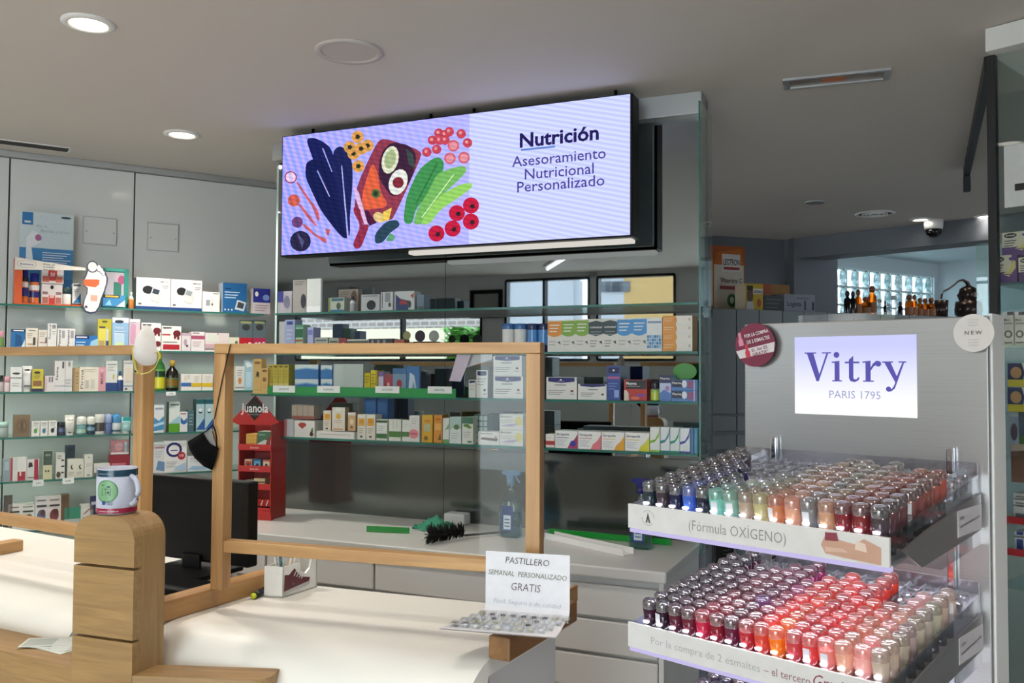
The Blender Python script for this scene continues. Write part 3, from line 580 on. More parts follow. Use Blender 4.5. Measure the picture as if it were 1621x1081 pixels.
BP = lambda scr: [('r', 0, 0, 1, .1, '1c3f7a'), ('t', 'OMRON', .66, .95, .86, .06, '5a6070'), ('e', .34, .62, .16, .13, 'k'), ('r', .22, .52, .5, .7, '1c1c20'), ('p', [(.42, .3), (.66, .22), (.76, .42), (.70, .66), (.48, .70), (.40, .45)], 'c9c9c6'), ('p', [(.46, .52), (.64, .48), (.69, .62), (.5, .67)], scr), ('l', .75, .78, .95, 2, 'b0b0b4', .06), ('r', .06, .16, .16, .2, '606468')]
shelf(LW, W_, WS[0], 'the top wall shelf', 'goods on the top wall shelf', [
 (204, 213, 462, 'slim orange and white bottle', 'bottle', ['c07a3c', 'c07a3c', 'd8b08a', 'w', 'w', 'w', 'w', 'w']),
 (216, 270, 440, 'white pressure monitor carton with black cuff', 'box', 'w', BP('2a3a4a'), .10, '3f5a58'),
 (271, 320, 443, 'white pressure monitor carton with grey display', 'box', 'w', BP('8a9698'), .10, 'd0d0cc'),
 (321, 348, 462, 'small plain white carton with device picture', 'box', 'w', [('r', .2, .3, .42, .6, '9a9ca0'), ('e', .55, .45, .14, .2, 'd5d5d2'), ('e', .56, .38, .04, .05, 'k'), ('r', .6, .9, .92, .94, '9a9ca0')], .06),
 (353, 391, 448, 'deep blue pressure monitor carton', 'box', '1f5f95', [('r', .08, .78, .35, .82, '123a66'), ('l', .08, .7, .7, 3, 'b8cfe0', .09), ('p', [(.5, .12), (.88, .06), (.98, .36), (.6, .44)], 'c4ccd0'), ('p', [(.58, .18), (.84, .14), (.9, .32), (.64, .38)], '38424c'), ('e', .1, .1, .03, .03, 'w'), ('e', .24, .1, .03, .03, 'w'), ('e', .38, .1, .03, .03, 'w')], .08, 'b9c6d0'),
 (401, 428, 457, 'violet blue and grey carton', 'box', 'c6b9bc', [('r', 0, .45, 1, 1, '2a2f86'), ('e', .2, .78, .1, .1, 'w'), ('l', .1, .35, .9, 3, '9a8a90', .1), ('e', .75, .65, .2, .12, '7a90c8')], .07, 'c8c4c0')])
LOGO = lambda z, c='k': ('e', .5, z, .32, .05, c)
shelf(LW, W_, WS[1], 'the second wall shelf', 'goods on the second wall shelf', [
 (-4, 7, 524, 'small pink topped jar', 'jar', ['6a8a4a', '6a8a4a', '6a8a4a', 'pink', 'pink', 'pink']),
 (18, 40, 521, 'blue carton with white lettering bar', 'box', '2a6a9e', [('r', 0, .86, 1, 1, '1a3a66'), ('r', .15, .9, .9, .96, 'w'), ('p', [(.3, .1), (.8, .2), (.75, .65), (.3, .75)], '1f4f80'), ('p', [(.7, 0), (1, 0), (1, .5)], 'cfd8dc')], .05),
 (41, 60, 519, 'cream carton with small dark picture', 'box', 'd9d2c2', [('r', .25, .85, .8, .89, '555555'), ('l', .15, .75, .6, 3, 'a09a8c', .09), ('r', .62, .18, .82, .55, '4a4038'), ('r', .15, .2, .6, .24, 'b08a5a')]),
 (61, 75, 522, 'narrow cream carton with pink line', 'box', 'd6cfc4', [('l', .15, .85, .8, 3, 'a09a8c', .09), ('r', .15, .32, .8, .36, 'c08a7a'), ('r', .8, .3, .95, .6, '4a4038')]),
 (76, 90, 512, 'tall slim white carton with grey print', 'box', 'dcdad6', [('tv', 'Famaral', .12, .22, .4, .95, '3a3a40'), ('r', .5, .8, .9, .95, '8a8a90'), ('l', .5, .7, .9, 2, 'a0a0a4')]),
 (91, 119, 520, 'wide white carton with two grey columns', 'box', 'dcdad6', [('tv', 'Famaral', .06, .12, .15, .92, '3a3a40'), ('tv', 'Famaral', .56, .12, .15, .92, '3a3a40'), ('r', .26, .55, .42, .9, '9a9aa0'), ('r', .76, .55, .92, .9, '9a9aa0'), ('r', 0, .06, 1, .1, 'bababc')]),
 (119, 155, 531, 'flat blue carton with dark top', 'box', '2f74b4', [('r', 0, .76, .62, 1, '1c2f66'), ('r', .05, .82, .52, .92, 'd8d8e0'), ('p', [(.6, 0), (1, 0), (1, .8), (.7, .6)], '9ac4dc'), ('l', .05, .55, .45, 2, 'bcd4e4', .2)]),
 (155, 177, 505, 'yellow hanging pack with small tube', 'pouch', 'b8ae3a', [('r', .05, .1, .6, .75, 'd8cc5a'), ('r', .1, .7, .55, .76, '4a4a3c'), ('r', .1, .05, .5, .3, 'b09a6a'), ('r', .62, .1, .78, .68, 'c8ccd0'), ('r', .6, .08, .8, .3, '3a4a7a'), ('e', .5, .92, .2, .03, '5a5a2a')]),
 (178, 204, 503, 'blue and white blister pouch', 'pouch', '8fb4d4', [('r', 0, .85, 1, 1, 'dfe4e6'), ('e', .42, .88, .28, .05, '30384a'), ('t', 'Velvet', .15, .7, .66, .07, 'w'), ('r', .12, .15, .75, .5, 'b8d0e0'), ('e', .45, .14, .3, .1, 'cfe0a8'), ('l', .1, .58, .8, 2, 'dfe8ee', .06)]),
 (205, 222, 505, 'pale pink pouch', 'pouch', 'd9bfca', [('r', .1, .2, .6, .8, 'c89aae'), ('r', 0, .9, 1, 1, 'e2d8da'), ('l', .1, .9, .6, 2, 'a08a94', .06)]),
 (224, 255, 511, 'white and red carton behind the white mask', 'box', 'w', [('r', 0, .62, .5, .67, 'b03a40'), ('e', .8, .72, .2, .12, '6a1c24'), ('e', .72, .6, .06, .06, '6a1c24'), ('e', .9, .58, .06, .06, '6a1c24'), ('r', .06, .9, .5, .95, '5a5058'), ('e', .85, .25, .15, .1, '6a1c24')]),
 (256, 287, 516, 'white carton with red blot and red bar', 'box', 'w', [('r', .02, .62, .45, .68, 'b03a40'), ('e', .78, .7, .2, .14, '6a1c24'), ('e', .68, .55, .06, .07, '6a1c24'), ('e', .85, .52, .06, .07, '6a1c24'), ('r', .08, .06, .92, .26, 'b02430'), ('r', .06, .9, .5, .95, '5a5058'), ('l', .08, .38, .8, 1, '9a8a8a')]),
 (288, 302, 527, 'slim white carton with small mauve photo', 'box', 'd8d0d2', [('r', 0, .85, 1, 1, 'b8a0ac'), ('e', .4, .5, .2, .18, 'b09aa4'), ('e', .6, .3, .12, .06, '4a2a34')]),
 (303, 324, 525, 'white carton with dark pink band', 'box', 'e2dcda', [('r', 0, .62, 1, .8, 'a8506a'), ('r', .1, .9, .6, .95, '8a7a80'), ('l', .1, .5, .8, 3, 'c0a8ac', .1)]),
 (325, 363, 527, 'wide pale carton with two square fields', 'box', 'e0d4d2', [('r', .1, .5, .52, .95, 'd6d8cc'), ('r', .56, .5, .95, .95, 'dcd0cc'), ('r', 0, .2, 1, .4, 'c8a4aa'), ('r', 0, .12, 1, .16, 'k'), ('r', .5, .9, .54, .98, '5a6a50')]),
 (363, 395, 534, 'low pale green carton with dark figure', 'box', 'd8d8be', [('e', .35, .65, .07, .12, '5a7a5a'), ('r', .15, .35, .5, .45, '7a8a70'), ('p', [(.7, 0), (.86, 0), (.84, .45), (.78, .7), (.72, .45)], '403030')]),
 (379, 400, 507, 'dark promotional pack with red price panel', 'pouch', '5a6a70', [('r', 0, 0, 1, .45, 'b81e2c'), ('e', .5, .78, .3, .1, '3a3a3a'), ('r', .1, .9, .9, .97, '9aa06a'), ('t', '+9', .3, .95, .1, .22, 'w', .02)], None, None, 0, .0),
 (401, 421, 507, 'dark promotional pack with price figures', 'pouch', '5a6a70', [('r', 0, 0, 1, .45, 'b02c50'), ('e', .5, .78, .3, .1, '3a3a3a'), ('r', .1, .9, .9, .97, '9aa06a'), ('t', ',95€', .02, .95, .1, .22, 'w', .02)])])
shelf(LW, W_, WS[2], 'the third wall shelf', 'goods on the third wall shelf', [
 (-3, 6, 594, 'dark patterned jar', 'jar', ['5a4a50', 'b8a8a8', 'k', 'c0b0b0', 'k', 'k']),
 (7, 16, 596, 'pink patterned jar', 'jar', ['c8a0a8', 'd8c0c4', 'b08a94', 'd8c8cc', 'pink', 'pink']),
 (17, 35, 581, 'white carton with grey waistband', 'box', 'dcdad8', [('e', .5, .74, .36, .045, '2a2a30'), ('r', 0, .55, 1, .58, '5a5a60'), ('l', .15, .35, .8, 2, 'b0b0b4')]),
 (35, 52, 579, 'white tapered tube with oval mark', 'tube', 'dad8d6', [('e', .5, .84, .4, .035, '3a3a40'), ('r', .1, .2, .9, .24, '4a4a50'), ('l', .1, .7, .8, 3, 'b4b4b8', .06)]),
 (51, 69, 584, 'yellow carton with dark base', 'box', 'c8b83c', [('e', .45, .84, .28, .06, '3a3a28'), ('l', .15, .75, .8, 3, '7a7430', .07), ('r', .1, .25, .85, .48, '8a5a3a'), ('r', 0, 0, 1, .13, '2c2a4c'), ('r', .12, .15, .8, .22, 'e0d878')], .05, '4a2a4c'),
 (71, 87, 595, 'small pale pink carton', 'box', 'dcd2d0', [('tv', 'Famaral', .08, .14, .1, .85, 'a06a7a'), ('r', .4, .6, .56, .95, '7a7078'), ('r', .66, .6, .82, .95, '7a7078'), ('r', 0, 0, .06, 1, 'd8a8b4')]),
 (87, 115, 571, 'tall white carton with pale pink edge', 'box', 'd8d4d2', [('tv', 'Farma', .06, .14, .38, .8, '3a3a40'), ('r', .58, 0, .6, 1, 'a8a4a6'), ('r', .42, .75, .52, .97, '5a5458'), ('r', .76, .82, .88, .97, '9a9498'), ('r', 0, .18, 1, .2, 'b8b4b6'), ('l', .62, .4, .95, 3, 'bab6b8', .1)], .05, 'd4a8ac'),
 (116, 126, 582, 'narrow tan carton', 'box', 'b89a6a', [('r', .0, .0, .3, 1, '9a7c50'), ('l', .4, .8, .9, 4, '8a7048', .14)]),
 (126, 156, 581, 'cream carton with upright lettering', 'box', 'e6dccb', [('tv', 'Firma', .06, .14, .1, .9, '6a4a48'), ('r', .32, .12, .5, .46, 'bfb8ac'), ('r', .6, .12, .8, .5, 'cfc8bc'), ('l', .3, .92, .9, 2, 'c8beae', .08), ('r', .26, 0, .275, 1, 'c8b8a8')]),
 (156, 168, 581, 'pink carton with dark upright print', 'box', 'd99aa4', [('tv', 'MAXI', .25, .4, .3, .75, '6a3a48'), ('e', .5, .87, .12, .04, 'e8c8cc')]),
 (168, 186, 571, 'tall white carton with navy lower third', 'box', 'd8d8d4', [('r', 0, 0, 1, .28, '23407c'), ('r', .1, .86, .9, .9, '9a9aa0'), ('r', .6, .4, .75, .55, 'c8b46a'), ('l', .2, .8, .7, 2, 'b8b8ba', .08)]),
 (186, 196, 587, 'small white bottle with blue cap', 'bottle', ['24407c', '24407c', 'w', 'w', '24509a', '24509a', '24509a', '24509a']),
 (196, 211, 570, 'tall white carton beside the wooden post', 'box', 'd9d5cf', [('r', .05, .88, .95, .92, '9a9aa0'), ('r', 0, .14, 1, .18, '8a90a8'), ('e', .3, .07, .14, .03, 'k'), ('r', .2, .3, .9, .75, 'd8c8b8')]),
 (245, 264, 556, 'green bottle with yellow cap and lemon label', 'bottle', ['4e7a2a', '5a8a2e', '2f6a34', '2f6a34', '3a7a40', 'cfc23c', 'cfc23c', 'cfc23c'], [(.06, .34, 'c8c02c'), (.36, .5, '1c3a1e')]),
 (265, 285, 570, 'dark brown bottle with gold cap', 'bottle', ['16120e', '1a1610', '1a1610', '1a1610', '1a1610', 'c8a03c', 'c8a03c', 'c8a03c'], [(.1, .42, '5a6a30'), (.16, .36, 'b88a3a')]),
 (287, 303, 592, 'white carton with blue middle band', 'box', 'e0ddd6', [('r', 0, .25, 1, .48, '3a62a4'), ('r', .3, .6, .5, .9, 'd8c8b8'), ('l', .55, .9, .9, 2, 'b8a8a8', .12)]),
 (303, 319, 592, 'white carton with yellow band, left one', 'box', 'e2dfd6', [('r', 0, .22, 1, .46, 'd6b428'), ('l', .3, .85, .8, 3, 'c8b8a0', .12)]),
 (320, 337, 592, 'white carton with yellow band, right one', 'box', 'e2dfd6', [('r', 0, .22, 1, .46, 'd6b428'), ('l', .3, .85, .8, 3, 'c8b8a0', .12)]),
 (373, 387, 580, 'white carton with orange drop behind screen', 'box', 'e0dcd6', [('e', .5, .4, .2, .14, 'c88a4a'), ('l', .2, .85, .8, 3, 'a8a8ac', .1), ('r', 0, .1, 1, .13, '7a7a80')]),
 (387, 401, 570, 'pale blue pouch behind the glass screen', 'pouch', 'a8c4d0', [('p', [(0, 1), (.4, 1), (.9, .8), (.3, .75)], 'dfe8ec'), ('r', .2, .1, .8, .6, 'bcd8e4')])])
LEAF = lambda c: [('e', .5, .36, .22, .16, c), ('p', [(.55, .45), (.8, .62), (.66, .4)], c), ('r', .2, .86, .85, .91, '9a9a98'), ('l', .2, .78, .8, 2, 'b8b8b4', .07)]
shelf(LW, W_, WS[3], 'the fourth wall shelf', 'goods on the fourth wall shelf', [
 (-4, 14, 668, 'clear capped jar', 'jar', ['8a9490', '9aa49e', '8a9490', 'a8b8b0', 'b8d8cc', 'b8d8cc']),
 (22, 48, 657, 'brown kraft soap box with dark emblem', 'box', '7a6248', [('e', .52, .5, .3, .34, '6a543c'), ('e', .5, .5, .2, .22, '8a7250'), ('r', .4, .3, .6, .7, '5a4630')], .06, '5a4a38'),
 (50, 63, 667, 'little white carton with green leaf', 'box', 'dfddd6', LEAF('5a9a3a')), (64, 76, 667, 'little white carton with blue fruit', 'box', 'dfddd6', LEAF('3a6a8a')), (77, 90, 666, 'little white carton with dark drop', 'box', 'dfddd6', LEAF('2a2230')),
 (91, 104, 668, 'dark navy glass jar', 'jar', ['1c2038', '262c4a', '1c2038', '1a1c2c', '1a1c2c', '1a1c2c'], [(.25, .5, '4a5a80')]),
 (103, 119, 657, 'white tube standing on its wide cap', 'tube', 'dcd8ce', [('r', .05, .74, .95, .77, '5a5448'), ('l', .2, .6, .8, 3, 'bab6ae', .08), ('e', .5, .14, .2, .02, 'k')]),
 (122, 138, 659, 'roll-on with white dome cap and green label', 'rollon', ['6a9aa0', '7aa8a8', '4a8a94', 'e0ded6', 'e4e2da', 'e4e2da', 'e4e2da'], [(.1, .3, 'a8c4b0')]),
 (138, 152, 659, 'roll-on with white dome cap and navy body', 'rollon', ['2a5068', '24465e', '1c3a50', 'e0ded6', 'e4e2da', 'e4e2da', 'e4e2da'], [(.22, .4, '7a9aa8')]),
 (151, 167, 656, 'white round jar with dark label', 'tub', ['e0ded8', 'e0ded8', 'e0ded8', 'e4e2da', 'e4e2da'], [(.15, .58, '4a443e')]),
 (167, 178, 655, 'slim lavender stick', 'rollon', ['5a6a9a', '6a7aac', '5a6a9a', '8a9ac8', '9aaad0', '9aaad0', '9aaad0']),
 (178, 193, 655, 'blue capped stick with white label', 'rollon', ['d0d4d4', 'd8dcdc', 'd0d4d4', '3f86bc', '4a90c4', '4a90c4', '4a90c4'], [(.1, .2, '3a5a6a')]),
 (193, 208, 660, 'turquoise tube beside the post', 'tube', 'a8d8d4', [('r', 0, .75, 1, 1, '2f9a9a'), ('l', .1, .6, .8, 3, 'd8ecea', .1)]),
 (244, 260, 641, 'white carton with blue wave', 'box', 'd6dadc', [('p', [(0, .05), (1, .1), (1, .6), (.5, .42), (0, .55)], '4a8ab4'), ('p', [(0, .2), (1, .3), (1, .4), (0, .3)], 'a8cce0'), ('r', .1, .84, .9, .9, '8a9aa8')]),
 (268, 285, 636, 'green and white carton with dark green side', 'box', 'd4dcd4', [('r', 0, 0, 1, .28, '5a9a2c'), ('p', [(0, .28), (1, .28), (1, .55), (.4, .4)], '9ac0c8'), ('r', .1, .88, .9, .93, '6a7a70')], .06, '2f5a30'),
 (285, 297, 652, 'small white carton with blue arc', 'box', 'dcdcda', [('p', [(.1, .45), (.5, .35), (.95, .45), (.95, .7), (.5, .55), (.1, .75)], '2f6aa4'), ('r', .1, .88, .8, .94, '9a7a70')]),
 (298, 307, 649, 'small dark teal carton', 'box', '4a6a72', [('l', .2, .8, .9, 4, '8aa4a8', .15)]),
 (311, 324, 632, 'teal dental carton with blue mountain, left one', 'box', 'a8c4c8', [('r', 0, .85, 1, 1, '2f6a70'), ('p', [(0, .05), (1, .05), (1, .4), (.7, .3), (.3, .15)], '2f5a9a'), ('e', .5, .62, .22, .06, 'k'), ('e', .5, .66, .22, .06, 'e0e4e4')], .07, '1f4a44'),
 (325, 338, 632, 'teal dental carton with blue mountain, right one', 'box', 'a8c4c8', [('r', 0, .85, 1, 1, '2f6a70'), ('p', [(0, .05), (1, .05), (1, .4), (.7, .3), (.3, .15)], '2f5a9a'), ('e', .5, .62, .22, .06, 'k'), ('e', .5, .66, .22, .06, 'e0e4e4')], .07, '1f4a44')])
shelf(LW, W_, WS[4], 'the fifth wall shelf', 'goods on the fifth wall shelf', [
 (5, 17, 727, 'grey blue carton corner', 'box', '8a969c', [('r', .2, .5, .8, .9, 'a8b4ba')]),
 (17, 42, 724, 'white carton with red stripe and crimson field', 'box', 'dcd8d2', [('r', 0, 0, .14, 1, 'b03a48'), ('r', .45, 0, .95, .38, 'a82c3c'), ('r', .2, .45, .42, .98, 'c8ccc8'), ('r', .58, .2, .68, .6, 'e0d4d0')], .06, 'd8c8c4'),
 (43, 62, 727, 'white and crimson sample pack leaning sideways', 'pouch', 'd4d0ca', [('p', [(.6, 0), (1, 0), (.9, 1), (.6, 1)], 'a82c40'), ('p', [(.1, .6), (.5, .65), (.4, .85), (.15, .85)], '2a2024'), ('r', .1, .1, .6, .14, '6a5a50')]),
 (69, 83, 714, 'beige and dark green tall carton', 'box', 'cfc9a4', [('r', 0, .5, 1, 1, '3f4f44'), ('r', .2, .82, .8, .9, '8a9a8a'), ('r', .2, .25, .4, .32, '4a4a3c'), ('r', .5, .25, .7, .32, '4a4a3c')]),
 (89, 103, 717, 'white carton with black spots', 'box', 'd9d5cc', [('r', .6, .68, .9, .74, 'k'), ('r', .6, .45, .95, .5, 'k'), ('r', .6, .2, .9, .25, 'k'), ('e', .3, .15, .25, .12, '5a5040'), ('l', .15, .9, .6, 2, '8a867c')]),
 (104, 119, 705, 'navy carton behind the cream pair', 'box', '33465a', [('r', .2, .82, .85, .94, '1c2836'), ('r', 0, .2, 1, .35, 'k')], .03, None, 0, .06),
 (107, 120, 727, 'small cream carton with black crescent, left one', 'box', 'd8d4c4', [('e', .6, .58, .2, .13, 'k'), ('e', .7, .6, .15, .11, 'd8d4c4'), ('l', .15, .3, .8, 2, 'b0ac9c')]),
 (120, 133, 727, 'small cream carton with black crescent, right one', 'box', 'd8d4c4', [('e', .6, .58, .2, .13, 'k'), ('e', .7, .6, .15, .11, 'd8d4c4'), ('l', .15, .3, .8, 2, 'b0ac9c')]),
 (134, 147, 720, 'plain ivory carton', 'box', 'd9d5ca', [('e', .5, .88, .12, .03, '8a867c'), ('l', .2, .6, .9, 2, 'a8a498'), ('r', .3, .06, .7, .1, '3a3a3a')]),
 (149, 174, 734, 'flat white carton under dark tin', 'box', 'd9d5ce', [('r', 0, 0, 1, .3, '6a6a6c'), ('r', .1, .6, .9, .7, 'a8a4a0')]),
 (174, 206, 720, 'red and pink stacked treatment pack', 'box', '8f1f2c', [('r', .1, .5, .8, .6, 'c8707a'), ('r', .2, .25, .9, .35, 'c8707a')]),
 (176, 204, 697, 'pink photo pack on top of the red one', 'box', 'b87a80', [('r', 0, 0, 1, .15, 'e0d4d0'), ('e', .45, .55, .25, .3, 'd09aa0'), ('r', .75, .1, .9, .9, '9ac0c8')], .04, None, 719),
 (244, 261, 700, 'grey white carton beside the ring carton', 'box', 'd4d4d2', [('p', [(.2, .1), (1, .05), (1, .35), (.4, .4)], '6a8ab0'), ('r', .05, .8, .95, .84, 'b07a80'), ('l', .1, .7, .8, 3, 'b0b0b4', .08)]),
 (261, 296, 698, 'white carton with dark ring and red badge', 'box', 'e2e0dc', [('e', .42, .72, .36, .24, '2a2a6c'), ('e', .42, .72, .25, .165, 'e6e4e0'), ('r', .26, .68, .58, .72, '5a5a8a'), ('e', .76, .52, .18, .13, 'b02c34'), ('t', '10', .67, .85, .49, .08, 'w', .02), ('l', .06, .36, .6, 4, 'b4b4b8', .06), ('p', [(.4, .06), (.95, .05), (.95, .3), (.6, .2)], 'a8c0d4')]),
 (297, 336, 722, 'white carton with blue haze below black mask', 'box', 'd9dcdc', [('p', [(0, .1), (.5, .06), (1, .1), (1, .5), (.6, .3), (.2, .35)], '9ab8d0'), ('r', .1, .85, .5, .9, 'b08a80'), ('l', .1, .75, .6, 2, 'b8babc')])])
FRUIT = lambda c: [('e', .5, .4, .34, .2, c), ('e', .62, .5, .2, .1, '5a2a2a'), ('r', .15, .86, .85, .9, '7a6a6a'), ('r', .15, .68, .9, .74, '3a3030')]
shelf(LW, W_, WS[5], 'the sixth wall shelf', 'goods on the sixth wall shelf', [
 (6, 20, 784, 'dark leaning sachet', 'pouch', '5a5048', []),
 (13, 33, 798, 'white dye carton with rosy circle', 'box', 'dcd6d0', FRUIT('c07a70')), (33, 55, 797, 'white dye carton with green circle', 'box', 'd8dace', FRUIT('8a9a4a')),
 (56, 76, 786, 'white dye carton with blue grey circle', 'box', 'd9d5d4', FRUIT('5a6a8a')), (76, 97, 785, 'white dye carton with maroon circle', 'box', 'dcd2ce', FRUIT('7a3a3c')),
 (97, 110, 783, 'brown narrow carton', 'box', '6a5030', []), (102, 130, 803, 'green sachet lying loosely', 'pouch', '3a8a70', [('r', 0, 0, .9, .4, 'b0b8b4')]),
 (128, 148, 799, 'low white carton with swoosh', 'box', 'dcdad4', [('p', [(.1, .5), (.6, .8), (.9, .85), (.4, .6)], '9a6a5a'), ('r', .15, .3, .6, .4, '6a6a6a')]),
 (143, 157, 785, 'dark blue pack beside the mug', 'pouch', '2a2f55', [('r', .1, .7, .9, .8, 'b8b8c8')])])
shelf(LW, W_, WS[6], 'the lowest wall shelf', 'goods on the lowest wall shelf', [
 (-6, 10, 845, 'reddish brown carton', 'box', '8a5038', [('r', .5, 0, 1, 1, '6a5a3a')]), (12, 30, 846, 'tan carton', 'box', 'a08a6a', [('l', .1, .9, .8, 3, '7a6a50', .2)]),
 (48, 60, 864, 'black capped jar', 'jar', ['k', 'k', '2a2a2a', 'k', 'k', 'k']), (71, 88, 867, 'white carton lid', 'box', 'd4d0c8', []), (88, 105, 859, 'copper coloured carton', 'box', 'a0623c', [('r', .1, .5, .9, .7, 'c8906a')]), (105, 120, 858, 'orange brown carton', 'box', 'a8704a', [('r', .1, .5, .9, .7, 'd0a07a')])])
# ---- mirrored unit
Y_ = -.195
shelf(UN, Y_, US[0], 'the top mirrored shelf', 'goods on the top mirrored shelf', [
 (440, 462, 461, 'violet grey device carton', 'box', 'b4b0b8', [('r', 0, .5, .4, 1, '3a3f8a'), ('e', .65, .5, .22, .3, '7a7a90')], .06),
 (464, 485, 443, 'tall grey kit carton', 'box', 'a8a4a0', [('l', .1, .96, .9, 3, '6a6464', .05), ('e', .8, .35, .2, .22, '3a3840')], .08),
 (486, 508, 441, 'white notice card', 'pouch', 'e6eae6', [('r', 0, 0, 1, .18, 'fafafa')], None, None, 0, -.005),
 (520, 545, 471, 'green edged flat carton with small picture', 'box', 'b8beb0', [('r', .2, .75, .95, .95, '3a6a7a'), ('e', .65, .4, .14, .25, '4a5a4a'), ('r', 0, 0, 1, .14, '2a6a8a'), ('r', 0, 0, .12, 1, '7a8a4a')]),
 (536, 567, 458, 'beige carton with portrait', 'box', 'a89c90', [('e', .8, .65, .16, .3, '6a5448'), ('l', .08, .9, .55, 3, '7a7068', .1)], .03, None, 0, .07),
 (552, 560, 469, 'small silver capped bottle', 'bottle', ['d8d8d8', 'a0a0a4', 'd8d8d8', 'b8b8bc', '3a3a40', '2a2a30', '2a2a30', '2a2a30']),
 (572, 601, 466, 'grey carton with dark monitor picture', 'box', 'b4b8b8', [('e', .55, .35, .25, .3, '2c3236'), ('r', .1, .88, .9, .93, '6a7074')]),
 (603, 622, 462, 'pale upright carton with grey screen', 'box', 'c4c8c8', [('r', .35, .45, .8, .95, '8a9296'), ('r', .1, .1, .16, .95, '3a3e42'), ('e', .75, .3, .12, .12, '4a4a50')]),
 (625, 656, 461, 'white carton with blue red picture', 'box', 'c0c6c4', [('p', [(.05, 0), (.7, 0), (.7, .5), (.3, .6), (.05, .85)], '2f3f6a'), ('p', [(.25, .3), (.65, .3), (.6, .5), (.3, .55)], '9a3a44'), ('p', [(.8, .75), (.98, .9), (.95, .6)], 'b04a3a'), ('e', .75, .3, .1, .2, '3a3e42')], .05),
 (660, 671, 466, 'slim blue grey carton', 'box', '6a7c8c', [('r', .1, 0, .9, .2, '4a5a50')])])
BAND = lambda c, c2='e4e2da': [('p', [(0, .96), (0, .55), (.25, .49), (.5, .47), (.75, .49), (1, .55), (1, .96)], c), ('l', .15, .86, .85, 3, c2, .1), ('l', .1, .34, .6, 2, 'b8b4ac', .1), ('p', [(.7, .3), (.95, .22), (.9, .34)], '6a6a6c')]
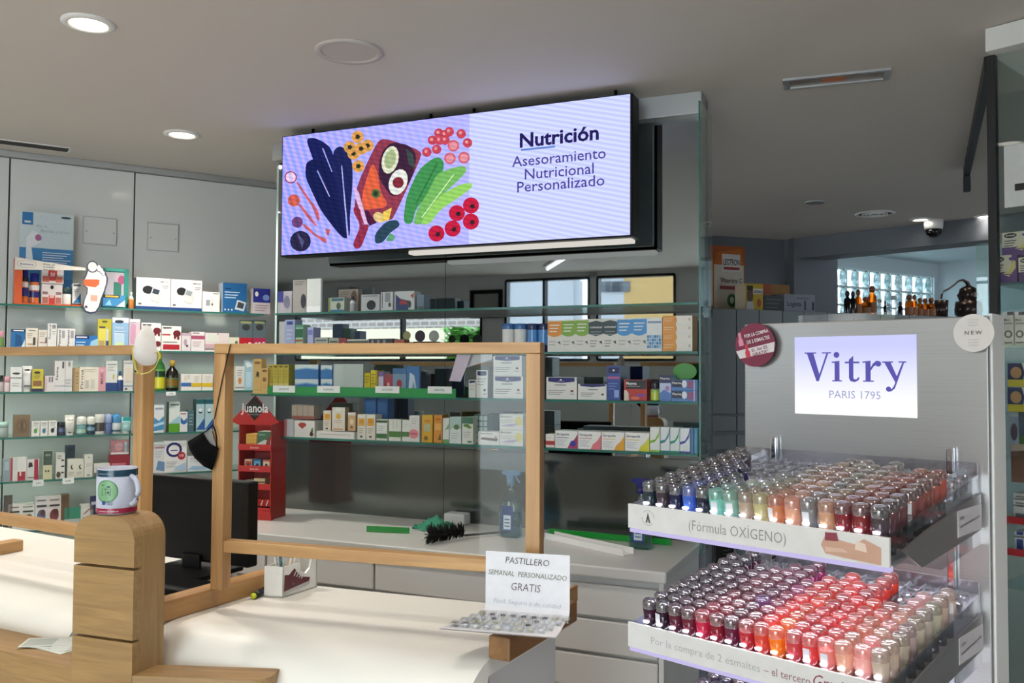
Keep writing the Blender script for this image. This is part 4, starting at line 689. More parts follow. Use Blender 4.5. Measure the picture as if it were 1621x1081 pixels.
shelf(UN, Y_, US[1], 'the second mirrored shelf', 'goods on the second mirrored shelf', [
 (442, 451, 509, 'pale bag edge', 'pouch', 'b0b4b4', []), (451, 467, 506, 'lavender blue carton', 'box', 'a4acd0', [('r', .2, .85, .8, .95, '3a4a8a'), ('e', .55, .12, .15, .05, '2a3050'), ('l', .2, .7, .8, 3, 'c4cae0', .12)]),
 (468, 480, 514, 'green and white herbal carton', 'box', 'a8c8b0', [('r', 0, .55, 1, .85, '2f6a4a'), ('r', 0, .4, 1, .48, 'a06a4a'), ('r', 0, .9, 1, 1, '5a9a7a')]), (487, 496, 518, 'slim lavender carton', 'box', 'b0b4dc', [('r', .1, .7, .9, .9, '7a80c0')]),
 (498, 519, 534, 'low grey carton with line art', 'box', 'a4aaa4', [('l', .1, .85, .9, 3, '5a605c', .25)], .04), (521, 536, 535, 'low grey green carton', 'box', '9aa49c', [('l', .1, .8, .9, 2, '4a504c', .3)], .04),
 (537, 548, 535, 'low red carton', 'box', '8a3a40', [('e', .6, .5, .3, .2, 'c8b0b0')], .04), (549, 583, 537, 'low cream strip carton', 'box', 'c8c8b8', [('r', 0, .6, 1, .9, '5a605c')], .04), (584, 622, 536, 'low dark box with bars', 'box', '3c3c46', [('r', .1, .2, .2, .9, '8a8a94'), ('r', .35, .2, .45, .9, '8a8a94'), ('r', .6, .2, .7, .9, '8a8a94')], .04), (624, 640, 537, 'low terracotta carton', 'box', '9a5a48', [], .04),
 (792, 811, 512, 'white canister with pale blue curve', 'tub', ['4a7ab0', 'e0dfdc', 'e0dfdc', '3a6aa4', '3a6aa4'], [(.1, .28, '5a90c4'), (.02, .1, '24487c')]),
 (811, 830, 512, 'white canister with blue curve, second one', 'tub', ['4a7ab0', 'e0dfdc', 'e0dfdc', '3a6aa4', '3a6aa4'], [(.1, .28, '5a90c4'), (.02, .1, '24487c')]),
 (831, 849, 512, 'navy canister with light blue field, left one', 'tub', ['1c2850', '1c2850', '1c2850', '24305c', '24305c'], [(.25, .85, '4a86c4')]), (849, 867, 512, 'navy canister with light blue field, right one', 'tub', ['1c2850', '1c2850', '1c2850', '24305c', '24305c'], [(.25, .85, '4a86c4')]),
 (867, 889, 507, 'white carton with orange top', 'box', 'e0ddd4', BAND('e0903c')), (889, 911, 506, 'white carton with green top, left one', 'box', 'e0ddd4', BAND('86b04a')), (911, 932, 505, 'white carton with green top, right one', 'box', 'e0ddd4', BAND('86b04a')),
 (932, 955, 505, 'white carton with slate top, left one', 'box', 'e0ddd4', [('p', [(0, .9), (0, .55), (.5, .47), (1, .55), (1, .9), (.5, .95)], '3c4a4e'), ('t', 'colnatur', .08, .95, .72, .07, 'w', .01), ('l', .15, .62, .85, 2, '8a969a', .08), ('l', .1, .34, .6, 3, '8a8a8c', .08), ('p', [(.7, .3), (.95, .22), (.9, .34)], '4a4a4c')]),
 (955, 977, 504, 'white carton with slate top, right one', 'box', 'e0ddd4', [('p', [(0, .9), (0, .55), (.5, .47), (1, .55), (1, .9), (.5, .95)], '3c4a4e'), ('t', 'colnatur', .08, .95, .72, .07, 'w', .01), ('l', .15, .62, .85, 2, '8a969a', .08), ('l', .1, .34, .6, 3, '8a8a8c', .08), ('p', [(.7, .3), (.95, .22), (.9, .34)], '4a4a4c')]),
 (977, 1000, 504, 'white carton with sky blue top, left one', 'box', 'e0ddd4', BAND('4a94d0')), (1000, 1024, 503, 'white carton with sky blue top, right one', 'box', 'e0ddd4', BAND('4a94d0')),
 (1024, 1048, 503, 'white carton with blue checker squares', 'box', 'e4e4e0', [('r', .05, .84, .95, .9, '7a94b0')] + [('r', .02 + .16 * i, .1 + .1 * j, .15 + .16 * i, .18 + .1 * j, ['3a7ab0', '9ac4e0', '5a9ac8'][(i * 2 + j) % 3]) for i in range(6) for j in range(4)])]
 + [(1049, 1096, 540.5 - 13.6 * k, 'flat orange and white carton, %s of stack' % ['lowest', 'second up', 'third up', 'topmost'][k], 'box', 'e4dfd2', [('p', [(0, 0), (.44, 0), (.49, .5), (.44, 1), (0, 1)], 'e0953a'), ('l', .05, .7, .35, 2, 'f0c890', .25), ('r', .88, .4, .93, .7, 'b8a890')], .08, 'c08a48', (0 if k == 0 else 554 - 13.6 * k)) for k in range(4)])
ARC = [('p', [(.06, .98), (.06, .80), (.5, .74), (.93, .80), (.93, .98)], '1f1f68'), ('e', .48, .88, .04, .03, 'w'), ('r', .36, .80, .6, .83, '8a8ab8'), ('r', .28, .62, .66, .67, '8a8a90'), ('l', .07, .42, .62, 3, '8a8080', .09), ('e', .85, .38, .05, .05, '7a3030'), ('r', .78, .22, .93, .26, 'a8a0a0')]
BLU = [('r', 0, .7, 1, 1, 'cfd8d8'), ('p', [(0, .1), (1, .0), (1, .62), (.5, .72), (0, .6)], '3a74b0'), ('p', [(0, .6), (.5, .72), (1, .62), (1, .7), (.5, .8), (0, .68)], '8ab0d0')]
shelf(UN, Y_, US[2], 'the third mirrored shelf', 'goods on the third mirrored shelf', [
 (401, 414, 568, 'tall tan carton with bee mark', 'box', 'cda968', [('e', .5, .89, .4, .035, '8a5a2c'), ('p', [(.3, .45), (.5, .65), (.75, .6), (.7, .45), (.5, .52)], '3a3420'), ('l', .2, .36, .8, 3, 'd89a5a', .07), ('r', 0, .1, 1, .12, 'b8904c')], .03, None, 0, -.012),
 (414, 424, 583, 'short tan carton with brown seal', 'box', 'cda968', [('e', .5, .9, .4, .05, '8a5a2c'), ('e', .5, .56, .3, .09, '8a5a2c'), ('l', .2, .36, .8, 2, 'b8904c')], .03, None, 0, -.012)]
 + [(424 + 8.4 * k, 432 + 8.4 * k, 577, 'olive yellow slim carton, %s of four' % ORD[k], 'box', 'b8a440', [('e', .5, .93, .38, .03, '5a4a20'), ('r', 0, .3, 1, .36, 'd0c070'), ('r', .1, .1, .9, .24, 'cfc8a0'), ('l', .2, .8, .8, 3, '9a8a34', .1)], .05) for k in range(4)]
 + [(467, 504, 600, 'blue and white tissue carton, lower left', 'box', '3a74b0', BLU, .08), (467, 504, 577, 'blue and white tissue carton, upper left', 'box', '3a74b0', BLU, .08, None, 600), (508, 526, 600, 'blue and white tissue carton, lower right', 'box', '3a74b0', BLU, .08), (508, 526, 578, 'blue and white tissue carton, upper right', 'box', '3a74b0', BLU, .08, None, 600),
 (528, 575, 576, 'large pale grey carton without print', 'box', 'b4bcb8', [('r', .33, 0, .34, 1, 'c8d0cc'), ('r', .05, .05, .3, .95, 'bcc6c2')], .08),
 (577, 586, 590, 'small yellow carton', 'box', 'c8b41e', [('l', .1, .85, .9, 3, '8a7a14', .12)]), (587, 598, 586, 'taller yellow carton', 'box', 'cdb828', [('l', .1, .85, .6, 4, '8a7a14', .12), ('r', .7, 0, 1, 1, 'a8941c')]), (599, 607, 588, 'slim violet white carton', 'box', 'c4b8cc', [('r', 0, .8, 1, 1, '7a5a94')]),
 (608, 622, 592, 'small red reel pack', 'pouch', '8a4a58', [('e', .5, .5, .48, .4, 'a83a48'), ('e', .5, .5, .15, .13, 'd8b0b0')]), (622, 643, 583, 'pale blue carton with red reel', 'box', '7a94ac', [('e', .5, .45, .2, .15, 'a83a48'), ('r', 0, .8, 1, 1, '3f6a9a')]), (644, 664, 580, 'blue and white sloping pack', 'pouch', '3f70a8', [('p', [(.1, 0), (.9, 0), (.6, .7), (.25, .8)], 'c4d0d8'), ('p', [(.3, .1), (.8, .1), (.55, .5)], '7aa0c4')]),
 (742, 753, 601, 'small white carton with navy cap mark', 'box', 'd8d6d0', [('p', [(.1, .95), (.1, .8), (.9, .85), (.9, .95)], '1f1f60'), ('l', .15, .7, .8, 4, 'a8a4a0', .08)]),
 (754, 772, 586, 'upright white carton with navy arc', 'box', 'dcdad4', [('p', [(.1, .97), (.1, .82), (.5, .79), (.9, .82), (.9, .97)], '1f1f60'), ('l', .1, .7, .85, 3, 'a8a0a0', .1), ('e', .75, .28, .1, .05, '4a4a50'), ('r', .65, .12, .9, .16, '8a8a90')], .05, '8a8e8c'),
 (781, 828, 595.5, 'white carton with navy arc, lower of stack', 'box', 'e2dfd9', ARC, .08), (781, 826, 563, 'white carton with navy arc, upper of stack', 'box', 'e2dfd9', ARC, .08, None, 595),
 (865, 913, 597, 'wide white carton with navy arc', 'box', 'e0ddd6', ARC, .08, 'a8aaa6'), (915, 960, 608, 'low white carton with navy arc', 'box', 'e0ddd6', [('p', [(.08, 1), (.08, .88), (.5, .8), (.96, .88), (.96, 1)], '1f1f68'), ('r', .36, .62, .7, .68, '8a8a90'), ('l', .1, .45, .6, 3, '8a8080', .1), ('e', .87, .35, .05, .06, '4a3030')], .08),
 (961, 982, 579, 'tall navy carton with pink line', 'box', '2f4a94', [('r', .1, .78, .9, .95, '16164c'), ('e', .5, .87, .08, .03, 'w'), ('r', .05, .62, .95, .69, 'b05a8a'), ('l', .1, .5, .8, 3, '6a84c0', .08), ('r', .55, .08, .9, .3, '8aa4d4')], .10, '1c2240'),
 (988, 1024, 601, 'red carton with black lettering field', 'box', 'b83028', [('r', .08, .55, .98, .98, '1a1016'), ('t', 'Pharma', .1, .55, .76, .13, 'w', .02), ('l', .1, .7, .7, 1, 'a08a8a'), ('p', [(0, 0), (.22, 0), (.2, .35), (.1, .5), (0, .5)], 'd8c8b8'), ('p', [(.5, .2), (.95, .2), (.95, .32), (.6, .32)], '7a3a94'), ('e', .5, .12, .2, .08, 'd86a4a')], .07),
 (1028, 1043, 601, 'green tube with silver cap', 'rollon', ['8aa43a', '9ab44a', '7a9434', 'c8ccc8', '2a2a34', '2a2a34', '2a2a34'], [(.05, .4, 'b4c44a')]),
 (1044, 1062, 594, 'blue white carton with dark head', 'box', 'b8c4dc', [('r', 0, .7, 1, 1, '1c2450'), ('t', 'Pharma', .08, .9, .84, .08, 'w', .01), ('p', [(0, 0), (1, 0), (1, .3), (.4, .45), (0, .3)], '4a74b4'), ('e', .7, .5, .2, .1, 'a87aac')], .08),
 (1063, 1104, 618.5, 'blue pink lozenge carton, lower of stack', 'box', '4a78b4', [('r', .02, .3, .42, .95, '15183c'), ('t', 'Pharma', .04, .38, .6, .2, 'w', .02), ('e', .5, .6, .1, .35, 'd8dce4'), ('r', .62, .2, .84, .9, '8a4a78'), ('r', .86, 0, .9, 1, 'b8c0d0'), ('r', .94, 0, .97, 1, 'a04a6a')], .06), (1063, 1104, 601, 'blue pink lozenge carton, upper of stack', 'box', '4a78b4', [('r', .02, .3, .42, .95, '15183c'), ('t', 'Pharma', .04, .38, .6, .2, 'w', .02), ('e', .5, .6, .1, .35, 'd8dce4'), ('r', .62, .2, .84, .9, '8a4a78'), ('r', .86, 0, .9, 1, 'b8c0d0')], .06, None, 618)])
ST_ = lambda c, c2: [('t', 'Strepsils', .06, .62, .74, .13, '2a2440', .015), ('l', .07, .62, .6, 1, c2, .1), ('l', .07, .48, .5, 4, 'b8b4bc', .1), ('p', [(.55, 0), (1, 0), (1, .85), (.9, .6), (.78, .4), (.66, .3)], c)]
SW = lambda c: [('p', [(.0, .45), (.5, .5), (.85, .75), (1, 1), (1, .9), (.9, .62), (.5, .4), (0, .33)], c), ('r', 0, 0, 1, .07, c), ('l', .15, .26, .75, 2, 'a8b0ac', .09), ('e', .5, .2, .42, .13, 'd4d8d4')]
ORW = lambda c='d8a03a': [('r', .12, .55, .88, .85, c), ('e', .5, .72, .24, .08, 'cf8a24'), ('l', .2, .45, .8, 3, 'b89a70', .08), ('r', .35, .08, .65, .16, '5a4a3a')]
shelf(UN, Y_, US[3], 'the lowest mirrored shelf', 'goods on the lowest mirrored shelf', [
 (450, 465, 664, 'pale blue edged carton beside the red stand', 'box', 'b8bcc0', [('r', 0, 0, .3, 1, 'a86a70')]), (466, 498, 666, 'white tea carton with red heart', 'box', 'dcd6d0', [('e', .4, .75, .2, .14, 'b04a40'), ('p', [(.22, .7), (.58, .7), (.4, .5)], 'b04a40'), ('e', .86, .2, .09, .14, '4a2024'), ('p', [(.8, .3), (.9, .62), (.95, .35)], '4a7a3a')], .07),
 (462, 497, 641, 'stack of pale herbal cartons with red base line', 'box', 'b8a898', [('r', .24, .2, .26, 1, '8a7868'), ('r', .5, .2, .52, 1, '8a7868'), ('r', .74, .2, .76, 1, '8a7868'), ('r', 0, 0, 1, .22, 'a05a50')], .05, None, 664, .03),
 (501, 561, 683, 'low white tray carton with red writing', 'box', 'd9d5d0', [('l', .1, .6, .9, 1, 'b07a7a', .2)], .04, None, 0, -.004),
 (512, 524, 650, 'white carton with orange honey mark', 'box', 'd9cfc0', ORW(), .03, 'b8a080', 682), (526, 546, 645, 'tall white carton with orange sun', 'box', 'd9cfc0', [('e', .5, .62, .2, .12, 'd8a83a'), ('l', .2, .45, .8, 2, 'b09a80', .08), ('r', .3, .85, .7, 1, 'e4e0da'), ('r', .1, .05, .9, .1, 'c8905a')], .03, 'b8a080', 682), (551, 563, 653, 'amber labelled small carton', 'box', 'c8a47a', [('e', .5, .5, .26, .15, 'e0cca8'), ('r', 0, .85, 1, 1, 'd8d4d0'), ('e', .5, .2, .2, .08, '8a5a34')], .03, 'a8845c', 682),
 (566, 579, 656, 'white carton with amber upper half, left one', 'box', 'd9d4ca', ORW()), (580, 594, 656, 'white carton with amber upper half, right one', 'box', 'd9d4ca', ORW()),
 (596, 613, 664, 'white carton with dark green stripes', 'box', 'd6d8d0', [('r', 0, .85, 1, .96, '2f5a34'), ('r', 0, .1, 1, .32, '3a6a3c'), ('r', .1, .4, .9, .78, 'e0e0d8'), ('l', .2, .7, .8, 3, 'a8aca4', .1)]), (616, 635, 664, 'white carton with green base, taller print', 'box', 'd9d8d0', [('r', 0, .18, 1, .45, '4a7a3c'), ('r', .3, .6, .4, .95, 'c0c4b8'), ('r', .6, .6, .7, .95, 'c0c4b8')]),
 (637, 648, 665, 'slim white and green carton', 'box', 'd9d8d0', [('r', 0, .22, 1, .45, '4a7a3c'), ('l', .2, .9, .8, 3, 'b8bab0')]), (648, 664, 658, 'white carton with pink blob', 'box', 'd9d4d0', [('e', .45, .3, .48, .18, 'd8808a'), ('r', .1, .28, .8, .34, 'b05060'), ('l', .2, .9, .8, 3, 'b8b4b4')]),
 (577, 596, 630, 'blue carton standing behind, left one', 'box', '2f5f9a', [('r', .1, .5, .9, .9, '3f74b0')], .05, None, 0, .09), (597, 614, 631, 'blue carton standing behind, right one', 'box', '2f5f9a', [('r', .1, .5, .9, .9, '3f74b0')], .05, None, 0, .09),
 (668, 685, 657, 'golden yellow carton', 'box', 'd0a02c', [('e', .5, .78, .35, .05, 'c87a2c'), ('r', .2, .4, .8, .68, 'b8b094'), ('e', .4, .15, .2, .08, '7a5a1c')], .05, 'a87a20'), (687, 700, 657, 'orange carton with honey print', 'box', 'd08a34', [('r', .1, .45, .9, .7, 'e0a85a'), ('p', [(.5, .1), (.9, .1), (.8, .35)], '6a4418'), ('e', .5, .85, .35, .04, 'c8641c')], .05, 'b0701c'),
 (701, 711, 662, 'slim white carton with green corner', 'box', 'd4d6d0', [('r', 0, 0, 1, .15, '6a9a5a'), ('p', [(.3, .5), (1, .6), (1, .8)], '7aa06a')]), (712, 730, 660, 'white carton with leaf photo', 'box', 'd4d8d4', [('p', [(0, .5), (.4, .6), (1, .55), (1, 1), (0, 1)], 'a8c0b8'), ('e', .6, .62, .25, .1, '5a7a4a'), ('l', .15, .4, .8, 3, 'b0b4b0')]), (732, 749, 660, 'white carton with green olive branch', 'box', 'd9d8d0', [('r', 0, .75, 1, 1, '3f6a54'), ('e', .4, .68, .3, .06, '5a7a34'), ('e', .65, .62, .22, .05, '6a8a3c'), ('l', .15, .45, .8, 3, 'b8a8a8'), ('r', .5, .05, .9, .12, '4a7a4a')]),
 (750, 773, 656, 'dark green grid of slim cartons', 'box', '1f4030', [('r', .05 + .33 * i, .04 + .19 * j, .30 + .33 * i, .19 + .19 * j, '8a9890') for i in range(3) for j in range(5)], .05, None, 0, .03),
 (757, 790, 683, 'low white carton with brown spatula', 'box', 'd9d5d0', [('p', [(.1, .4), (.9, .3), (.95, .5), (.2, .55)], '4a2e26'), ('r', .1, .8, .7, .88, '9a8a84'), ('e', .85, .6, .06, .1, 'b8906a')], .06, None, 0, -.006),
 (791, 828, 680.5, 'white carton with pale yellow disc, lower', 'box', 'dedad2', [('e', .82, .55, .16, .3, 'd8cc7a'), ('t', 'Buromin', .05, .5, .78, .13, '4a4a50', .01), ('p', [(.05, .2), (.6, .2), (.8, .4), (.4, .35)], 'b8a8c4'), ('l', .06, .6, .6, 2, 'b8b4b0', .12)], .07), (791, 828, 655.5, 'white carton with pale yellow disc, upper', 'box', 'dedad2', [('e', .82, .55, .16, .3, 'd8cc7a'), ('t', 'Buromin', .05, .5, .78, .13, '4a4a50', .01), ('p', [(.05, .2), (.6, .2), (.8, .4), (.4, .35)], 'b8a8c4'), ('l', .06, .6, .6, 2, 'b8b4b0', .12)], .07, None, 680),
 (864, 878, 687, 'small white carton with red band', 'box', 'dcd4cc', [('r', 0, .2, 1, .5, 'a82c24'), ('r', .2, .7, .6, .75, 'c0a8a0')]),
 (879, 914.5, 682, 'white lozenge carton with blue ball', 'box', 'e6e3de', ST_('a82a58', '2a2a60') + [('e', .8, .28, .13, .18, '2a2a8c')], .08), (915.5, 951.5, 683, 'white lozenge carton with pink splash', 'box', 'e6e3de', ST_('d8707a', 'c86a70'), .08), (952.5, 988.5, 684, 'white lozenge carton with amber splash', 'box', 'e6e3de', ST_('dfa024', 'd89a50'), .08), (989.5, 1028, 685, 'white lozenge carton with lemon splash', 'box', 'e6e3de', ST_('c8c424', 'd8b43c'), .08),
 (1029, 1044.5, 676, 'white slim carton with lime swoosh', 'box', 'dcdcd4', SW('7ab02c')), (1045.5, 1060, 676, 'white slim carton with teal swoosh', 'box', 'd4d8d8', SW('1f7a80')), (1061, 1075.5, 677, 'white slim carton with green swoosh', 'box', 'd4dad8', SW('148a6a')), (1076.5, 1092, 678, 'white slim carton with blue swoosh', 'box', 'dcdee0', SW('2a3a94')),
 (1093, 1098, 678, 'edge of a further blue slim carton', 'box', '3a6a94', [], .05), (1099, 1104, 678, 'last blue green slim carton edge', 'box', '4a8aa4', [], .05)])
# round shelf wobblers
for px, py, r, col, lb in ((644, 531, 6, '8a8a5a', 'olive'), (665, 532, 8, '2a1c2c', 'dark plum'), (687, 532, 8, '8a8f88', 'grey')):
    x, z = UN.hit(px, py, -.19); z1 = UN.hit(px + r, py, -.19)[0] - x
    t = thing('shelf_wobbler', '%s round shelf wobbler standing on the second mirrored shelf' % col if 0 else '%s round shelf wobbler on the second mirrored shelf' % lb, 'sign', UN.w(x, -.19, US[1]), UN.rz, 'round wobblers')
    MB().prism([(z1 * math.cos(2 * math.pi * i / 20), z - US[1] + z1 * math.sin(2 * math.pi * i / 20)) for i in range(20)], -.001, .001, col).build('disc', 'carton', t)
    MB().box(-.012, .012, -.006, .012, .0006, .006, 'k').box(-.002, .002, -.001, .001, .004, z - US[1] - z1 * .7, 'k').build('foot', 'plastic', t)
x, z = UN.hit(1084, 588, -.10); r_ = UN.hit(1103, 588, -.10)[0] - x; t = thing('shelf_wobbler', 'bright green oval shelf card at the third shelf end', 'sign', UN.w(x, -.10, US[2]), UN.rz)
MB().prism([(r_ * math.cos(2 * math.pi * i / 24), z - US[2] + r_ * .7 * math.sin(2 * math.pi * i / 24)) for i in range(24)], -.001, .001, '4a9a34').build('disc', 'carton', t); MB().box(-.01, .01, -.006, .006, .0006, .004, 'k').box(-.002, .002, -.001, .001, .004, z - US[2] - r_ * .6, 'k').build('foot', 'plastic', t)
for (q, c_, lb, ly) in (([(711, 603), (724, 559), (747, 559), (729, 604)], 'd8c4d4', 'pale pink flyer leaning on the third mirrored shelf', -.17), ([(735, 583), (779, 569), (779, 556), (742, 556)], 'dcd6da', 'white flyer leaning beside the pink flyer', -.15)):
    P2 = [UN.hit(a, b, ly) for a, b in q]; xm = sum(p[0] for p in P2) / 4; zlo = min(p[1] for p in P2); pts = [(p[0] - xm, p[1] - zlo) for p in P2][::-1]
    mb = MB().prism(pts[::-1], 0, .0012, c_); solo(mb, 'flyer', 'carton', lb, 'flyer', UN.w(xm, ly, zlo), UN.rz)
# price tags clipped to shelf edges
def tagc(fr, ly, x0, x1, y0, y1, txt, label):
    a, zt_ = fr.hit(x0, y0, ly); b, zb_ = fr.hit(x1, y1, ly); w_, h_ = b - a, zt_ - zb_
    mb = MB().box(-w_ / 2, w_ / 2, 0, .0015, 0, h_, 'e6e8e4'); mb.text(txt, -w_ * .22, w_ * .22, h_ * .35, h_ * .3, -.0004, '5a6068', .01)
    solo(mb, 'price_tag', 'carton', label, 'price tag', fr.w((a + b) / 2, ly, zb_), fr.rz, 'shelf price tags')
for k, (a, b) in enumerate(((432, 467), (502, 538), (594, 632), (677, 715))): tagc(UN, uy - .006, a, b, 610 + k * .5, 621.5 + k * .5, ('APOSITOS', 'GASAS', 'ALGODON', 'DENTAL')[k], 'white shelf tag on the green strip, %s from left' % ORD[k])
for (a, b, c_, d_, k) in ((263, 278, 620, 626, 'under the dark brown bottle'), (99, 117, 757, 765, 'under the crescent cartons'), (52, 69, 760, 769, 'under the crimson sample pack')): tagc(LW, wyf - .004, a, b, c_, d_, '4,95', 'small white price tag ' + k)
# ---- things on the white wall
for px0, px1, py0, py1, lb in ((133, 184, 342, 388, 'left white square access hatch on the panelled wall'), (235, 282, 352, 398, 'right white square access hatch on the panelled wall')):
    a, z1 = LW.hit(px0, py0, -.012); b, z0 = LW.hit(px1, py1, -.012); t = thing('access_hatch', lb, 'hatch', LW.w((a + b) / 2, 0, z0), LW.rz); h = (b - a) / 2
    MB().bbox(-h, h, -.010, -.003, 0, z1 - z0, 'w', .002).build('cover', 'wall_white', t); MB().box(-h - .004, h + .004, -.0028, -.0008, -.004, z1 - z0 + .004).build('frame', 'alu', t)  # darker rim added behind the cover, stands in for its shaded edges
    for q in (-h + .012, h - .012): MB().lathe([(.004, 0), (.004, .002), (.0003, .003)], 10, 'g', M=Matrix.Rotation(R(90), 3, 'X'), o=(q, -.008, (z1 - z0) * .45)).build('screw', 'alu', t)
a, z1 = LW.hit(32, 333, -.05); b, z0 = LW.hit(115, 440, -.05); z0 = WS[0] + .002; w_, h_ = b - a, z1 - z0
pm = MB().box(-w_ / 2, w_ / 2, 0, .002, 0, h_, 'dfe2e2'); prints(pm, w_, h_, -.0003, [('r', 0, 0, 1, .62, '3f86bc'), ('r', 0, .62, 1, 1, 'd0dadc'), ('r', .04, .86, .24, .99, '2f7ab4'), ('r', .08, .88, .2, .9, 'w'), ('e', .85, .96, .1, .012, '3a4a5a'), ('t', 'Más de', .3, .5, .84, .03, 'b0bcc4'), ('t', 'Medidas precisas', .38, .92, .79, .035, 'b4c0c8', .01), ('p', [(.12, .45), (.26, .46), (.22, .62), (.38, .68), (.4, .76), (.24, .80), (.12, .72)], 'e6e8ea'), ('e', .34, .73, .06, .035, 'b06a9a'), ('l', .42, .58, .95, 5, 'dbe6ee', .025), ('e', .5, .4, .1, .05, '6a3a3a'), ('r', .6, .1, 1, .3, '2a6aa4')])
solo(pm, 'poster', 'carton', 'blue and white leaflet poster standing behind the orange display', 'poster', LW.w((a + b) / 2, -.05, z0), LW.rz)
# ---- orange counter display with foot-shaped card
OD = -.235
def od(px, py, l=OD): return LW.hit(px, py, l)
xa, xb = od(22, 480)[0], od(134, 480)[0]; zb_ = WS[0] + .001; zt_ = od(24, 407)[1]; ztr = od(134, 424)[1]; cxo = (xa + xb) / 2; h = (xb - xa) / 2; tb = od(80, 482)[1] - zb_
t = thing('foot_care_display', 'orange cardboard display tray with a foot-shaped card', 'display', LW.w(cxo, 0, zb_), LW.rz)
MB().box(-h, h, OD - .004, OD, 0, tb, 'cf5a2c').build('tray_front', 'carton', t)
MB().box(-h, h, OD, OD + .09, 0, .006, 'b84c24').build('tray_floor', 'carton', t)
MB().box(-h, -h + .004, OD, OD + .09, 0, zt_ - zb_, 'c4542c').box(-h, -h + .03, OD - .004, OD, tb, zt_ - zb_, 'cf5a2c').build('side_wall', 'carton', t)
mb = MB().prism([(-h, zt_ - zb_ - .055), (h, ztr - zb_ - .012), (h, ztr - zb_), (h - .06, ztr - zb_ + .004), (-h, zt_ - zb_)], OD - .008, OD - .005, 'e6e0d4', 'cf5a2c')
mb.ell(-h + .045, zt_ - zb_ - .028, .04, .018, -.0001 + OD - .0085, 'd8c8b8'); mb.ell(-h + .045, zt_ - zb_ - .028, .035, .014, OD - .009, 'e8e4dc'); mb.text('footcare', -h + .02, -h + .07, zt_ - zb_ - .032, .008, OD - .0095, '3a2a60', .02)
for i, s_ in enumerate(('Dile sí', 'a cuidar', 'tu pie')): mb.text(s_, -h + .11, -h + .155, zt_ - zb_ - .028 - i * .011, .007, OD - .0095, '3a3a40', .01)
mb.build('header_card', 'carton', t)
ft = [(936, 170), (945, 120), (975, 95), (1015, 100), (1035, 128), (1060, 125), (1085, 150), (1108, 172), (1128, 200), (1140, 235), (1155, 270), (1150, 330), (1120, 420), (1085, 500), (1060, 590), (1020, 645), (960, 655), (905, 635), (880, 590), (890, 520), (925, 440), (930, 380), (890, 350), (890, 285), (915, 240)]
def fp(a, b, l): x, z = LW.hit(a / 6.755, 400 + b / 6.755, l); return (x - cxo, z - zb_)
fpts = [fp(a, b, OD - .012) for a, b in ft][::-1]; mb = MB(); mb.prism([((x - fpts[0][0]) * 1.0 + fpts[0][0], z) for x, z in fpts], OD - .013, OD - .010, '3a4058')
cx_ = sum(p[0] for p in fpts) / len(fpts); cz_ = sum(p[1] for p in fpts) / len(fpts)
mb.poly([(cx_ + (x - cx_) * .88, OD - .0134, cz_ + (z - cz_) * .94) for x, z in fpts], 'e6e2da')
for (q, s_) in (([(890, 285), (1020, 285), (1065, 290), (1060, 340), (1020, 370), (895, 350)], 'c8643a'), ([(970, 450), (1045, 455), (1040, 520), (968, 515)], 'd8a08a'), ([(905, 565), (935, 565), (935, 592), (905, 592)], '4a4a55')): mb.poly([(fp(a, b, OD - .0134)[0], OD - .0139, fp(a, b, OD - .0134)[1]) for a, b in q][::-1], s_)
for q in ((988, 150, 40, 45), (1058, 165, 18, 30), (1085, 190, 14, 24), (1105, 220, 12, 22)): a, b = fp(q[0], q[1], OD - .0134); mb.ell(a, b, q[2] * .0006, q[3] * .0006, OD - .0143, '3a4058'); mb.ell(a, b, q[2] * .00047, q[3] * .00049, OD - .0147, 'e8e4dc')
mb.build('foot_card', 'carton', t)
